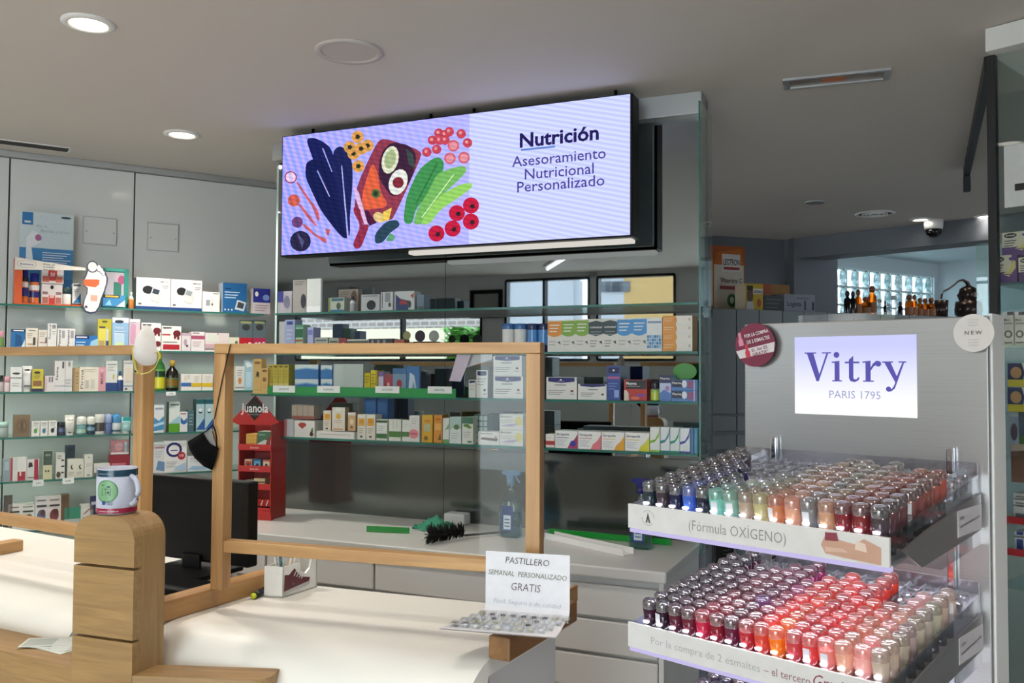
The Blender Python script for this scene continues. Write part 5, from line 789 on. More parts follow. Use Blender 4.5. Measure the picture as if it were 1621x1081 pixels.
shelf(LW, -.20, WS[0] + .007, 'the orange foot display', 'goods in the orange display', [
 (32, 46, 424, 'blue and orange spray can with tall cap', 'can', ['c46a34', 'c46a34', '262a6a', '262a8a', '262a8a', '262a8a'], [(.06, .14, 'c8703a'), (.2, .44, '2c2c6c'), (.46, .6, 'd8d4d0'), (.62, .7, '3a3a30')]), (47, 64, 432, 'shorter blue and orange spray can', 'can', ['c46a34', 'c46a34', '262a6a', '262a8a', '262a8a', '262a8a'], [(.04, .18, 'c8703a'), (.2, .4, '2c2c6c'), (.44, .6, 'd8d4d0')]),
 (66, 99, 450, 'lower multi-pack of red tins', 'box', 'cfc8c4', [('r', .35, 0, .65, .45, 'b83a34'), ('t', '50', .4, .6, .32, .18, 'w', .02), ('r', .05, .05, .32, .35, 'a86a58'), ('r', .68, .05, .95, .35, 'a86a58'), ('e', .5, .85, .08, .1, 'k'), ('r', .05, .5, .3, .62, '8a6a6a'), ('r', .7, .5, .95, .62, '8a6a6a')]), (66, 101, 426, 'upper multi-pack of red tins', 'box', 'cfc8c4', [('r', .3, .2, .7, .9, 'b83a34'), ('t', '50', .4, .6, .5, .25, 'w', .02), ('r', .05, .1, .35, .5, 'b8604a'), ('r', .65, .1, .95, .5, 'b8604a')], .05, None, 449),
 (99, 114, 455, 'white bottle with dark green cap', 'jar', ['d8d8d2', 'e0e0da', 'd8d8d2', '2f4a48', '2f4a48', '2f4a48']), (115, 129, 449, 'white and blue powder carton', 'box', 'd6d8d4', [('p', [(.1, .1), (.95, .1), (.95, .55)], '2f74a4'), ('r', .1, .88, .9, .97, '4a4a4c'), ('r', 0, 0, 1, .08, '5a3a30'), ('l', .15, .75, .8, 2, 'a8a8a4')]),
 (163, 198, 467, 'blue and yellow plaster carton under teal frame', 'box', '3f86b8', [('r', 0, .75, .75, 1, '1c2030'), ('r', .1, .8, .7, .95, 'd8b04a'), ('p', [(.6, 0), (1, 0), (1, .6)], 'c4ccd0'), ('p', [(.1, .1), (.4, .1), (.3, .6)], '8ac0e0')], .04, None, 0, -.015)])
x, z = LW.hit(163, 424, -.17); x2, _ = LW.hit(204, 424, -.17); t = thing('foot_cream_stand', 'teal framed card stand with a printed green can', 'display', LW.w((x + x2) / 2, -.17, WS[0] + .001), LW.rz); h = (x2 - x) / 2; H = z - WS[0]
mb = MB().box(-h, h, 0, .006, 0, H, '3f9a8c'); prints(mb, 2 * h, H, -.0003, [('r', .04, .04, .9, .9, 'b8b4bc'), ('r', .42, .08, .72, .66, '3a7a68'), ('r', .48, .66, .66, .82, 'd0b0b8'), ('e', .72, .72, .14, .11, 'b05a80')]); mb.build('card', 'carton', t)
MB().box(-h, -h + .012, -.004, 0, 0, H, '2f8a7c').box(h - .02, h, -.004, 0, 0, H, '2f8a7c').box(-h, h, -.004, 0, H - .014, H, '48a496').build('frame', 'carton', t)
# ================================================================== SALES COUNTERS
def v2(p): return Vector((p[0], p[1]))
def counter(name, label, TL, TR, back, r=.12, ztop=1.0):
    """white counter, flat top with a rounded front; TL/TR: where the curve starts at each end, back: length of the flat top"""
    t = thing(name, label, 'counter', (0, 0, 0)); prof = [(back, ztop - .03), (back, ztop)]
    prof += [(-r * math.sin(a), ztop - r + r * math.cos(a)) for a in [math.pi / 2 * i / 10 for i in range(11)]] + [(-r, .12), (-r + .06, .12), (-r + .06, ztop - .14), (-.02, ztop - .03)]
    mb = MB(); n = len(prof); vs = []
    for T in (TL, TR):
        for s, z in prof: q = T + D62 * s; vs.append((q.x, q.y, z))
    mb.add(vs, [(i, (i + 1) % n, n + (i + 1) % n, n + i) for i in range(n)], 'w', True); mb.f += [tuple(reversed(range(n))), tuple(range(n, 2 * n))]; mb.c += [C('w')] * 2; mb.sm += [False] * 2
    o = mb.build('shell', 'white_lacquer', t)
    md = o.modifiers.new('edge', 'EDGE_SPLIT'); md.split_angle = R(35)
    return t
TL = v2((-.655, 1.797)); dirR = Vector((math.cos(R(-19.5)), math.sin(R(-19.5))))
TLe = TL - dirR * .13; TRe = TL + dirR * .665
cR = counter('sales_counter', 'white sales counter with rounded front, under the middle glass screen', TLe, TRe, .33)
MB().prismz([(q.x, q.y) for q in (TLe + D62 * .02 + dirR * .2, TRe + D62 * .02 - dirR * .02, TRe + D62 * .30 - dirR * .02, TLe + D62 * .30 + dirR * .2)], .02, .97, 'lg').build('cabinet_body', 'cab_white', cR)
a, b = v2(pz(0, 912, 1.0)), v2(pz(114, 938, 1.0)); dL = (b - a).normalized()
counter('sales_counter', 'white sales counter with rounded front, left of the wooden pillar', a - dL * .9, b + dL * .14, .37)
# wooden plinth with the pillar
PL = Fr((-.668, 1.58), R(-20)); pw, pd_ = .138, .078
t = thing('wooden_plinth', 'oak plinth with a rounded ledge running along the counter front', 'plinth', (0, 0, 0))
l0, l1 = v2(pz(-260, 972, .96)), v2(pz(112, 1037, .96)); ld = (l1 - l0).normalized(); ln = Vector((-ld.y, ld.x))
q0 = PL.w(-pw, 0); q1 = PL.w(0, 0); rr = v2(pz(424, 1077, .96)); 
def ledge(name, pts, f):
    o = MB().prismz([f.inv(p) for p in pts], 0, .96, 'w').build(name, 'oak_x', t); o.location = f.w(0, 0); o.rotation_euler = (0, 0, f.rz)
ledge('left_ledge', [l0, v2(q0), v2(q0) + ln * .09, l0 + ln * .1], Fr(l0, math.atan2(ld.y, ld.x)))
rd = (rr - v2(q1)).normalized(); rn = Vector((-rd.y, rd.x)); Lr = (rr - v2(q1)).length
out = [v2(q1) + rd * .001, v2(q1) + rd * (Lr - .03)] + [v2(q1) + rd * (Lr - .03 + .03 * math.sin(a)) + rn * (.03 - .03 * math.cos(a)) for a in [math.pi / 2 * i / 6 for i in range(1, 7)]] + [v2(q1) + rd * Lr + rn * .062, v2(q1) + rd * .001 + rn * .062]
ledge('right_ledge', out, Fr(q1, math.atan2(rd.y, rd.x)))
t = thing('counter_pillar', 'oak pillar with rounded top and two grooves, carrying a mug', 'pillar', PL.w(-pw / 2, 0), PL.rz)
zp = PL.hit(165, 817, 0)[1]; g1, g2 = PL.hit(168, 897, 0)[1], PL.hit(168, 1011, 0)[1]
def arc_block(z0, z1, rad):
    pts = [(-pw / 2, z0), (pw / 2, z0)]
    if rad: pts += [(pw / 2 - rad + rad * math.sin(a), z1 - rad + rad * math.cos(a)) for a in [math.pi / 2 * (1 - i / 8) for i in range(9)]] + [(-pw / 2 + rad - rad * math.sin(a), z1 - rad + rad * math.cos(a)) for a in [math.pi / 2 * i / 8 for i in range(9)]]
    else: pts += [(pw / 2, z1), (-pw / 2, z1)]
    return MB().prism(pts, 0, .018, 'w')
for z0, z1, rad in ((.9, g2 - .0025, 0), (g2 + .0025, g1 - .0025, 0), (g1 + .0025, zp, .042)): arc_block(z0, z1, rad).build('front_block', 'oak_x', t)
pts = [(-pw / 2 + .004, .0), (pw / 2, .0)] + [(pw / 2 - .042 + .042 * math.sin(a), zp - .042 + .042 * math.cos(a)) for a in [math.pi / 2 * (1 - i / 8) for i in range(9)]] + [(-pw / 2 + .042 - .038 * math.sin(a), zp - .042 + .042 * math.cos(a)) for a in [math.pi / 2 * i / 8 for i in range(9)]]
MB().prism(pts, .0185, pd_, 'w').build('core', 'oak_z', t)
# beams lying on the counter
def beam(p0, p1, w_, h_, label, mat='pine_x'):
    d = p1 - p0; t = solo(MB().bbox(0, d.length, 0, w_, .0, h_, 'w', .0025), 'timber_beam', mat, label, 'beam', (p0.x, p0.y, 1.0005), math.atan2(d.y, d.x)); return t
b0 = v2(pz(258, 986, 1.0)); beam(b0, b0 + D62 * .38, .042, .040, 'timber beam lying on the counter beside the oak pillar')
b0 = v2(pz(806.7, 1049, 1.0)); beam(b0, b0 + D62 * .29, .042, .040, 'timber beam end under the handwritten notice', 'pine_shaded')  # shade on this beam is put into a darker pine colour
b0 = v2(pz(37, 872, 1.0)); beam(b0 - D62 * .3, b0, .042, .030, 'timber beam on the left counter at the picture edge')
# glass screens in timber frames
def screen(fr, xl, xr, zt_, zb_, zr, label, posts=(True, True), zp0=1.041):
    t = thing('glass_screen', label, 'screen', fr.w(0, 0, 0), fr.rz); pw_ = .028; dp = .032
    if posts[0]: MB().bbox(xl, xl + pw_, 0, dp, zp0, zt_ - .0215, 'w', .0015).build('post', 'pine_z', t)
    if posts[1]: MB().bbox(xr - pw_, xr, 0, dp, zp0, zt_ - .0215, 'w', .0015).build('post', 'pine_z', t)
    MB().bbox(xl, xr, 0, dp, zt_ - .021, zt_, 'w', .0015).build('top_rail', 'pine_x', t)
    MB().bbox(xl + (pw_ + .0005 if posts[0] else 0), xr - (pw_ + .0005), .002, dp, zb_ - .024, zb_, 'w', .0015).build('bottom_rail', 'pine_x', t)
    MB().box(xl + (.02 if posts[0] else 0), xr - .02, .014, .018, zb_ - .008, zt_ - .012).build('pane', 'glass', t)
    return t
xl, zT_ = FR.hit(339, 544.6); xr, zT2 = FR.hit(855.5, 541); zB_ = FR.hit(361, 857)[1]
screen(FR, xl, xr, (zT_ + zT2) / 2, zB_, 0, 'timber framed glass screen standing in the middle of the counter')
MB_ = FL.hit(0, 815)[1]; ztL = FL.hit(0, 549.4)[1]; xlL = FL.hit(-300, 560)[0]; xrL = FL.hit(225.5, 600)[0]
screen(FL, xlL, xrL, ztL, MB_, 0, 'timber framed glass screen at the left, white mask on its post', (False, True), 1.0005)
# ---- mug on the pillar
mx, my = PL.inv(pz(185, 807, zp)); my = pd_ / 2
mp_ = PL.w(PL.hit(185, 790, my)[0], my, zp + .0005); rm, hm_ = .0350, .083
t = thing('mug', 'white ceramic mug with green emblem standing on the oak pillar', 'mug', mp_, PL.rz + R(36))
prof = [(rm * .9, 0), (rm, .004), (rm, hm_), (rm - .003, hm_), (rm - .003, .008), (.0002, .006)]
MB().lathe(prof, 32, 'bfc2d0').build('body', 'plastic', t)
MB().lathe([(rm + .0003, .003), (rm + .0003, .012)], 32, '9a1c3c', cap=False).build('base_band', 'plastic', t)
MB().lathe([(rm + .0003, hm_ - .014), (rm + .0003, hm_ - .002)], 32, '1f3f52', cap=False).build('rim_band', 'plastic', t)
pm = MB()
def onmug(u, v, off=.0006): a = R(-90) + u / rm; return ((rm + off) * math.cos(a), (rm + off) * math.sin(a), v)
def mell(u, v, ru, rv, col, off): pm.poly([onmug(u + ru * math.cos(q), v + rv * math.sin(q), off) for q in [2 * math.pi * i / 20 for i in range(20)]], col)
for i in range(8):
    for j in range(10): pass
gr = MB()
for k, (r0, r1) in enumerate(((0, .006), (.006, .012), (.012, .0185), (.0185, .021))):
    for i in range(24):
        a0, a1 = 2 * math.pi * i / 24, 2 * math.pi * (i + 1) / 24
        pts = [onmug(-.014 + r1 * math.cos(a0), .043 + r1 * math.sin(a0)), onmug(-.014 + r1 * math.cos(a1), .043 + r1 * math.sin(a1))] + ([onmug(-.014 + r0 * math.cos(a1), .043 + r0 * math.sin(a1)), onmug(-.014 + r0 * math.cos(a0), .043 + r0 * math.sin(a0))] if r0 else [onmug(-.014, .043)])
        gr.poly(pts, '7aa878' if k < 3 else '5a8a5c')
for (u0, v0, u1, v1) in ((-.022, .036, -.006, .037), (-.022, .036, -.0212, .049), (-.0068, .036, -.006, .049), (-.018, .047, -.01, .048), (-.015, .036, -.0142, .046), (-.012, .039, -.008, .043), (-.012, .050, -.007, .053), (-.022, .053, -.019, .055)): gr.poly([onmug(u0, v0, .001), onmug(u1, v0, .001), onmug(u1, v1, .001), onmug(u0, v1, .001)], '1c3a3a')
for i in range(3): gr.poly([onmug(-.012, .0185 + .003 * i, .001), onmug(-.002, .0185 + .003 * i, .001), onmug(-.002, .020 + .003 * i, .001), onmug(-.012, .020 + .003 * i, .001)], '4a4f78')
gr.poly([onmug(-.021, .019, .001), onmug(-.015, .019, .001), onmug(-.015, .026, .001), onmug(-.021, .026, .001)], '2a3a7a'); gr.text('tu farmacia de confianza', -.03, .008, .006, .003, 0, 'w', mp=lambda a, b: onmug(a, b, .0009)); gr.text('cooperativa', -.03, -.005, .0735, .003, 0, 'a8c4cc', mp=lambda a, b: onmug(a, b, .0009))
gr.build('emblem', 'carton', t)
hp = [(rm - .002 + .02 * math.sin(a), 0, .043 + .026 * math.cos(a)) for a in [math.pi * i / 10 for i in range(11)]]
hd = MB().tube(hp, .0045, 8, 'bcbfcd').build('handle', 'plastic', t); hd.rotation_euler = (0, 0, R(-40))
# ---- white cup mask over the left post
fx, fz = FL.hit(231, 549, -.02); t = thing('cup_mask', 'white cup shaped face mask hung over the post top', 'face mask', FL.w(fx, -.02, fz), FL.rz + R(12))
mb = MB(); rows = []
mo = [(.0, .047), (.009, .043), (.017, .030), (.0225, .012), (.025, -.008), (.0255, -.024), (.022, -.035), (.013, -.039), (.0, -.040)]
mo += [(-x, z) for x, z in mo[-2:0:-1]]; n = len(mo)
for k in range(7):
    s_ = 1 - k / 6.6
    rows += [(x * s_, -.034 * (1 - s_ ** 2.2) + (.004 * abs(x) / .025), -.004 + (z + .004) * s_) for x, z in mo]
mb.add(rows, [(k * n + i, k * n + (i + 1) % n, (k + 1) * n + (i + 1) % n, (k + 1) * n + i) for k in range(6) for i in range(n)] + [tuple(6 * n + i for i in range(n))], 'e2dcd6', True)
mb.build('cup', 'cloth', t)
MB().tube([(-.026, .002, .012), (-.031, -.004, .0), (-.026, -.008, -.026), (-.012, -.012, -.052), (.0, -.012, -.058), (.018, -.010, -.054), (.030, -.006, -.044), (.036, 0, -.02), (.030, .002, -.010), (.024, 0, -.012)], .0016, 6, 'cfc070').build('strap', 'cloth', t)
MB().tube([(-.026, .002, .010), (-.022, -.010, -.020), (-.012, -.013, -.050), (-.004, -.0135, -.058)], .003, 6, 'c8b860').build('strap_fold', 'cloth', t)
MB().ell(-.012, -.052, .003, .002, -.0165, 'k').build('staple', 'plastic', t)
# ---- black cloth mask hanging on a cord from the middle screen
def fq(px, py, ly=-.012): x, z = FR.hit(px, py, ly); return (x, ly, z)
t = thing('cloth_mask', 'black cloth mask hanging by its cord from the screen post', 'face mask', FR.w(0, 0, 0), FR.rz)
ol = [(297, 699), (320, 685), (325, 694), (331, 702), (343, 708.5), (345, 710), (340, 728), (335, 744), (322, 738), (308, 725), (300, 712)]
mb = MB(); P2 = [fq(*p) for p in ol]; cxm = sum(p[0] for p in P2) / len(P2); czm = sum(p[2] for p in P2) / len(P2); K = len(P2)
vs = [(p[0], p[1], p[2]) for p in P2] + [(cxm + (p[0] - cxm) * .55, -.022, czm + (p[2] - czm) * .55) for p in P2] + [(cxm, -.027, czm)] + [(p[0], p[1] + .003, p[2]) for p in P2]
b0 = 2 * K + 1
mb.add(vs, [(i, K + i, K + (i + 1) % K, (i + 1) % K) for i in range(K)] + [(K + i, 2 * K, K + (i + 1) % K) for i in range(K)] + [(i, (i + 1) % K, b0 + (i + 1) % K, b0 + i) for i in range(K)] + [tuple(b0 + i for i in range(K))], '0c0c0e', True); mb.build('fabric', 'cloth', t)
mb = MB(); inn = [fq(*p, ly=-.006) for p in ((320, 685), (325, 694), (331, 702), (343, 708), (337, 690), (334, 676))]; mb.poly(inn, '8a8884'); mb.build('lining', 'cloth', t)
MB().tube([fq(365, 545, -.004), fq(352, 600, -.004), fq(340, 660, -.004), fq(337, 673, -.008), fq(327, 682, -.008), fq(320, 686, -.01)], .0011, 6, 'k').build('cord', 'cloth', t)
MB().tube([fq(337, 673, -.008), fq(341, 682, -.009), fq(343, 695, -.01), fq(343, 708, -.012)], .0016, 6, 'k').build('ear_loop', 'cloth', t)
# ---- monitor seen from behind
MO = Fr(pz(392, 905, 1.02)[:2], R(-27)); k = 2.12 / MO.P.y; MO = Fr(MO.P, R(-27)); xa, zt_ = MO.hit(228, 751); xb = 0; zb_ = MO.hit(388, 900)[1]; zt2 = MO.hit(390, 763)[1]; zt_ = (zt_ + zt2) / 2
t = thing('monitor', 'black monitor seen from behind through the glass screen', 'monitor', MO.w((xa + xb) / 2, 0, 1.0005), MO.rz); h = (xb - xa) / 2
MB().bbox(-h, h, 0, .035, zb_ - 1.0, zt_ - 1.0, 'k', .006, 3).build('rear_shell', 'black', t); MB().box(-h + .008, h - .008, .0355, .037, zb_ - .99, zt_ - 1.008, 'k').build('panel', 'black_gloss', t)
MB().text('HANNspree', -h * .62, h * .1, zt_ - 1.045, .012, -.0006, '2a2a2e', .01).build('lettering', 'plastic', t)
MB().bbox(-.03, .03, -.01, .0, .0, zb_ - .98, 'k', .004).build('stand', 'black', t); MB().bbox(-.10, .10, -.09, .07, 0, .012, 'k', .004).build('foot', 'black', t)
solo(MB().bbox(-.13, .13, -.05, .05, 0, .018, 'k', .005), 'keyboard', 'black', 'dark keyboard lying between monitor and timber beam', 'keyboard', (*pz(300, 938, 1.0)[:2], 1.0005), R(-27))
# ---- pen holder with a shoe print, pens, highlighter
PH_ = Fr(pz(418, 945, 1.0)[:2], R(-14)); w1 = PH_.onz(447, 947, 1.0)[0]
t = thing('pen_holder', 'white desk tidy with a maroon sneaker print', 'pen holder', PH_.w(0, 0, 1.0005), PH_.rz); hgt = PH_.hit(432, 897)[1] - 1.0
dirn = D62; dx, dy = dirn.dot(PH_.x), dirn.dot(PH_.y); Ld = .115
def sk(x, y, z): return (x + dx * y, dy * y, z)
mb = MB(); th_ = .004
def skbox(x0, x1, y0, y1, z0, z1, col):
    V = [sk(x0, y0, z0), sk(x1, y0, z0), sk(x1, y1, z0), sk(x0, y1, z0), sk(x0, y0, z1), sk(x1, y0, z1), sk(x1, y1, z1), sk(x0, y1, z1)]
    mb.add(V, [(0, 3, 2, 1), (4, 5, 6, 7), (0, 1, 5, 4), (1, 2, 6, 5), (2, 3, 7, 6), (3, 0, 4, 7)], col)
skbox(0, w1, 0, th_, 0, hgt, 'e2dfd8'); skbox(0, w1, Ld - th_, Ld, 0, hgt * 1.12, 'e2dfd8'); skbox(0, w1, 0, Ld, 0, .004, 'e2dfd8'); skbox(0, w1, .055, .058, 0, hgt * .8, 'e2dfd8')
for xx in (0, w1 - th_):
    top = [(0, hgt), (.03, hgt), (.055, hgt), (.06, hgt * .72), (.075, hgt * .58), (.09, hgt * .72), (.098, hgt * 1.1), (Ld, hgt * 1.12)]
    for (a, za), (b, zb_) in zip(top, top[1:]): mb.add([sk(xx, a, 0), sk(xx, b, 0), sk(xx, b, zb_), sk(xx, a, za), sk(xx + th_, a, 0), sk(xx + th_, b, 0), sk(xx + th_, b, zb_), sk(xx + th_, a, za)], [(0, 3, 2, 1), (4, 5, 6, 7), (3, 7, 6, 2), (0, 1, 5, 4)], 'e6e3dc')
mb.build('body', 'plastic', t)
mb = MB(); sh = [(.004, .008), (.085, .014), (.09, .024), (.06, .03), (.045, .042), (.038, .05), (.02, .04), (.006, .042)]; mb.poly([sk(w1 + .0006, a, b * hgt / .058) for a, b in sh], '5e2630'); mb.poly([sk(w1 + .0009, a, b * hgt / .058) for a, b in ((.004, .005), (.086, .011), (.09, .018), (.004, .011))], 'b8b4b0')
for i in range(4): mb.poly([sk(w1 + .0012, .034 + i * .008, (.036 - i * .003) * hgt / .058), sk(w1 + .0012, .037 + i * .008, (.035 - i * .003) * hgt / .058), sk(w1 + .0012, .044 + i * .008, (.043 - i * .004) * hgt / .058), sk(w1 + .0012, .041 + i * .008, (.044 - i * .004) * hgt / .058)], 'd0c8c4')
mb.build('sneaker_print', 'carton', t)
for k, (ox, lean, col, lb) in enumerate(((.012, -.010, 'd8d8d0', 'pale'), (.020, -.004, '1f5f6a', 'teal'), (.030, .012, 'd8c8b0', 'cream'))):
    p = PH_.w(*sk(ox, .03, 0)[:2], 1.0); t = thing('pen', '%s pen standing in the white desk tidy' % lb, 'pen', (p.x, p.y, 1.006), PH_.rz)
    MB().tube([(0, 0, 0), (lean, 0, hgt * 1.15)], .0032, 8, col).build('barrel', 'plastic', t); MB().tube([(lean, 0, hgt * 1.15), (lean * 1.35, 0, hgt * 1.62)], .0036, 8, col).build('cap', 'plastic', t)
a, b = pz(402, 943, 1.008), pz(417, 935, 1.008); t = thing('highlighter', 'black highlighter with yellow end lying by the desk tidy', 'highlighter', a); d = b - a
MB().tube([(0, 0, 0), tuple(d * 1.2)], .008, 12, 'k').build('barrel', 'plastic', t); e = d.normalized(); MB().tube([tuple(-e * .003), tuple(e * .0002)], .0066, 12, 'c8d428').build('end_plug', 'plastic', t)
# ---- handwritten notice with pill trays
NT = Fr(pz(830, 985, 1.045)[:2], R(-14)); x0, zt_ = NT.hit(769, 872); x1, zt2 = NT.hit(902, 879); zb_ = NT.hit(835, 972)[1]; zt_ = (zt_ + zt2) / 2; h = (x1 - x0) / 2
t = thing('notice', 'handwritten white notice bent over the timber beam end', 'notice', NT.w((x0 + x1) / 2, 0, 0), NT.rz)
mb = MB(); path = [(0, zt_), (0, zb_ + .012), (-.004, zb_ + .004), (-.014, zb_), (-.09, zb_ - .004), (-.125, zb_ - .002)]; base = [1.0, 1.0, 1.0, 1.03, 1.2, 1.26]
V = []
for (y, z), s_ in zip(path, base): V += [(-h * (1 + (s_ - 1) * 2.4), y, z), (h * (.98 if s_ > 1 else 1), y, z)]
mb.add(V, [(2 * i, 2 * i + 2, 2 * i + 3, 2 * i + 1) for i in range(len(path) - 1)], 'e2dfe0'); mb.add([(x, y + .0012, z + (.0012 if i > 5 else 0)) for i, (x, y, z) in enumerate(V)], [(2 * i, 2 * i + 1, 2 * i + 3, 2 * i + 2) for i in range(len(path) - 1)], 'e2dfe0'); mb.build('paper', 'carton', t)
H = zt_ - zb_; mb = MB()
for s_, a, b, z, hh_, c_ in (('PASTILLERO', -.52, .52, .82, .11, '4a3f30'), ('SEMANAL  PERSONALIZADO', -.93, .93, .62, .085, '5a5a34'), ('GRATIS', -.38, .32, .38, .13, '6a5058'), ('Fácil, Seguro y de calidad', -.8, .8, .16, .07, 'b0b4b8'), ('La comodidad y adherencia en tratamientos', -.8, .82, .02, .03, 'a8a0a8')):
    mb.text(s_, a * h, b * h, zb_ + z * H, hh_ * H, -.0008, c_, -.004, .12, rot=R(-1.5))
mb.build('handwriting', 'carton', t)
rnd = random.Random(5)
for k in range(4):
    mb = MB(); cx0 = -h * (1.10 + .12 * k)
    for i in range(9):
        x = cx0 + (i + .5) * (2.2 * h / 9); y = -.026 - k * .025; r_ = .006
        mb.box(x - r_, x + r_, y - .008, y + .008, zb_ - .002, zb_ + .006, 'b8b4b8')
    tr = mb.build('pill_tray', 'clear', None); tr.parent = t
    for i in range(9):
        x = cx0 + (i + .5) * (2.2 * h / 9); y = -.026 - k * .025
        MB().lathe([(.0004, zb_), (.0045, zb_ + .001), (.0045, zb_ + .004), (.0004, zb_ + .0052)], 10, rnd.choice(['d8ccb0', 'c8c4c8', '6a5a54', 'e0dcd8', 'c0b48a', '4a4448']), o=(x, y, 0)).build('pill', 'plastic', t)
bk = Fr(pz(905, 965, 1.0)[:2], R(62.2)); solo(MB().bbox(-.06, .05, -.004, .004, 0, .035, 'w', .002), 'wood_offcut', 'pine_x', 'brown wood block behind the notice at the counter corner', 'wood block', bk.w(.02, .02, 1.0005), bk.rz)
# ---- leaflets on the left ledge
for k in range(4):
    c = v2(pz(92 - k * 4, 1022 - k * 1.5, .962)); a = R(-30 + k * 13); mb = MB(); z = .9605 + .0012 * k
    mb.box(-.05, .05, -.028, .028, 0, .0008, 'd9dcd4'); mb.poly([(-.045, -.024, .0010), (.01, -.024, .0010), (.01, .02, .0010), (-.045, .02, .0010)], ['5a6a5a', '8a6a5a', '3a5a4a', 'b0b8b0'][k])
    solo(mb, 'leaflet', 'carton', ['lowest leaflet of the fanned pile on the oak ledge', 'second leaflet up in the fanned pile on the oak ledge', 'third leaflet up in the fanned pile on the oak ledge', 'topmost leaflet of the fanned pile on the oak ledge'][k], 'leaflet', (c.x, c.y, z), a, 'leaflets on the ledge')

# ================================================================== ON THE WORKTOP
def wt(px, py): return UN.onz(px, py, .9)
# red lozenge stand
jx, jy = wt(406, 822); jx1 = wt(428, 820)[0]; Jr = Fr(UN.w(jx, jy)[:2], R(-16)); 
xa = Jr.hit(376, 700)[0]; xb = Jr.hit(432, 700)[0]; H = Jr.hit(406, 626)[1] - .9; zs = Jr.hit(410, 668)[1] - .9; cx_ = (xa + xb) / 2; h = (xb - xa) / 2 - .006
t = thing('lozenge_stand', 'red house shaped cardboard lozenge stand on the worktop', 'display stand', Jr.w(cx_, 0, .9005), Jr.rz)
D = .115; RED = 'b3201f'
MB().prism([(-h - .035, zs), (-h, zs - .012), (h, zs - .012), (h + .035, zs), (0, H)], -.006, .0, RED, '8a1818').build('header', 'carton', t)
mb = MB(); mz = (zs + H) / 2 + .002; mb.poly([(0, -.0068, mz - .05), (.05, -.0068, mz), (0, -.0068, mz + .05), (-.05, -.0068, mz)], '180c0c'); mb.text('Juanola', -.062, .062, mz - .016, .036, -.0075, 'e8e4e0', .018); mb.text('pastillas', -.03, .03, mz - .028, .006, -.0075, 'a89a98'); mb.build('lettering', 'carton', t)
for s_ in (-1, 1): MB().box(min(s_ * h, s_ * (h - .004)), max(s_ * h, s_ * (h - .004)), 0, D, 0, zs, 'a81c1c').build('side_wall', 'carton', t)
MB().box(-h, h, D - .004, D, 0, zs, '9a2020').build('back_wall', 'carton', t)
MB().prism([(-h - .004, 0), (h + .012, 0), (h + .004, .035), (-h - .004, .035)], -.012, .0, RED).build('base_front', 'carton', t)
lev = [.035] + [Jr.hit(400, y)[1] - .9 for y in (770, 742, 708)]
for i, z in enumerate(lev):
    MB().box(-h + .004, h - .004, 0, D - .004, z - .004, z, 'a81c1c').build('tier', 'carton', t)
    MB().box(-h, h, -.004, 0, z - .012, z + .012, 'b82424').build('tier_lip', 'carton', t)
    MB().text('Juanola', -.02, .02, z - .004, .008, -.0046, 'e0c8c0', .01).build('tier_lettering', 'carton', t)
def jgood(u0, u1, lv, hh_, base, P, lb, d=.05, y=.012): 
    a, b = -h + .006 + u0 * (2 * h - .012), -h + .006 + u1 * (2 * h - .012); p = Jr.w(cx_ + (a + b) / 2, y, .9 + lev[lv] + .002); solo(mk_box(b - a - .002, hh_, d, base, P), 'lozenge_box', 'carton', lb, 'box', p, Jr.rz, 'goods in the red stand')
for k in range(4): jgood(.12, .46, 3, .0, 'dcae5a', [], '', 0) if 0 else None
for k in range(3):
    a = Jr.w(cx_ - h + .006 + .29 * 2 * h, .012, .9 + lev[3] + .002 + k * .017); solo(mk_box(.42 * h * 1.5, .0165, .06, 'd9a84e', [('l', .1, .8, .9, 2, 'b0843a', .3)]), 'lozenge_box', 'carton', 'amber lozenge carton, %s of its pile in the red stand' % ['lowest', 'middle', 'topmost'][k], 'box', a, Jr.rz, 'goods in the red stand')
jgood(.52, .98, 3, .062, 'd0d4c8', [('r', 0, .45, 1, 1, '3f6a50'), ('p', [(0, .2), (.5, .45), (0, .45)], '3f6a50'), ('p', [(.6, .1), (.75, .6), (.95, .65), (.95, .1)], '8a3a30'), ('l', .1, .8, .6, 1, 'c8d4c4')], 'green and white herb carton on the upper tier of the red stand')
for k, (u, c_, nm_) in enumerate(((.10, 'c8a890', 'red and cream'), (.40, '2a6a9a', 'blue'), (.70, 'b8604a', 'terracotta'))): jgood(u, u + .26, 2, .034, c_, [('r', .1, .3, .9, .8, ['a83a34', '6aa8c8', 'd8c8a8'][k]), ('e', .5, .4, .2, .2, '4a3a30')], '%s small carton on the middle tier of the red stand' % nm_)
jgood(.08, .4, 1, .02, 'c8c4bc', [('r', .1, .2, .6, .6, '8a4a3a')], 'flat pale carton on the lower tier of the red stand'); jgood(.42, .8, 1, .03, 'c8b48a', [('r', 0, .4, 1, .6, '5a4a30')], 'flat tan carton on the lower tier of the red stand')
for k in range(4):
    p = Jr.w(cx_ - h * .3 + k * h * .32, .015, .9 + lev[0] + .014); mb = MB().bbox(-.012, .012, 0, .012, 0, .03, 'b02420', .003); mb.poly([(-.006, -.0005, .004), (-.002, -.0005, .004), (.006, -.0005, .026), (.002, -.0005, .026)], 'e0d8d4'); solo(mb, 'lozenge_tin', 'plastic', 'red striped lozenge tin, %s from left at the stand base' % ORD[k], 'tin', p, Jr.rz, 'striped tins')
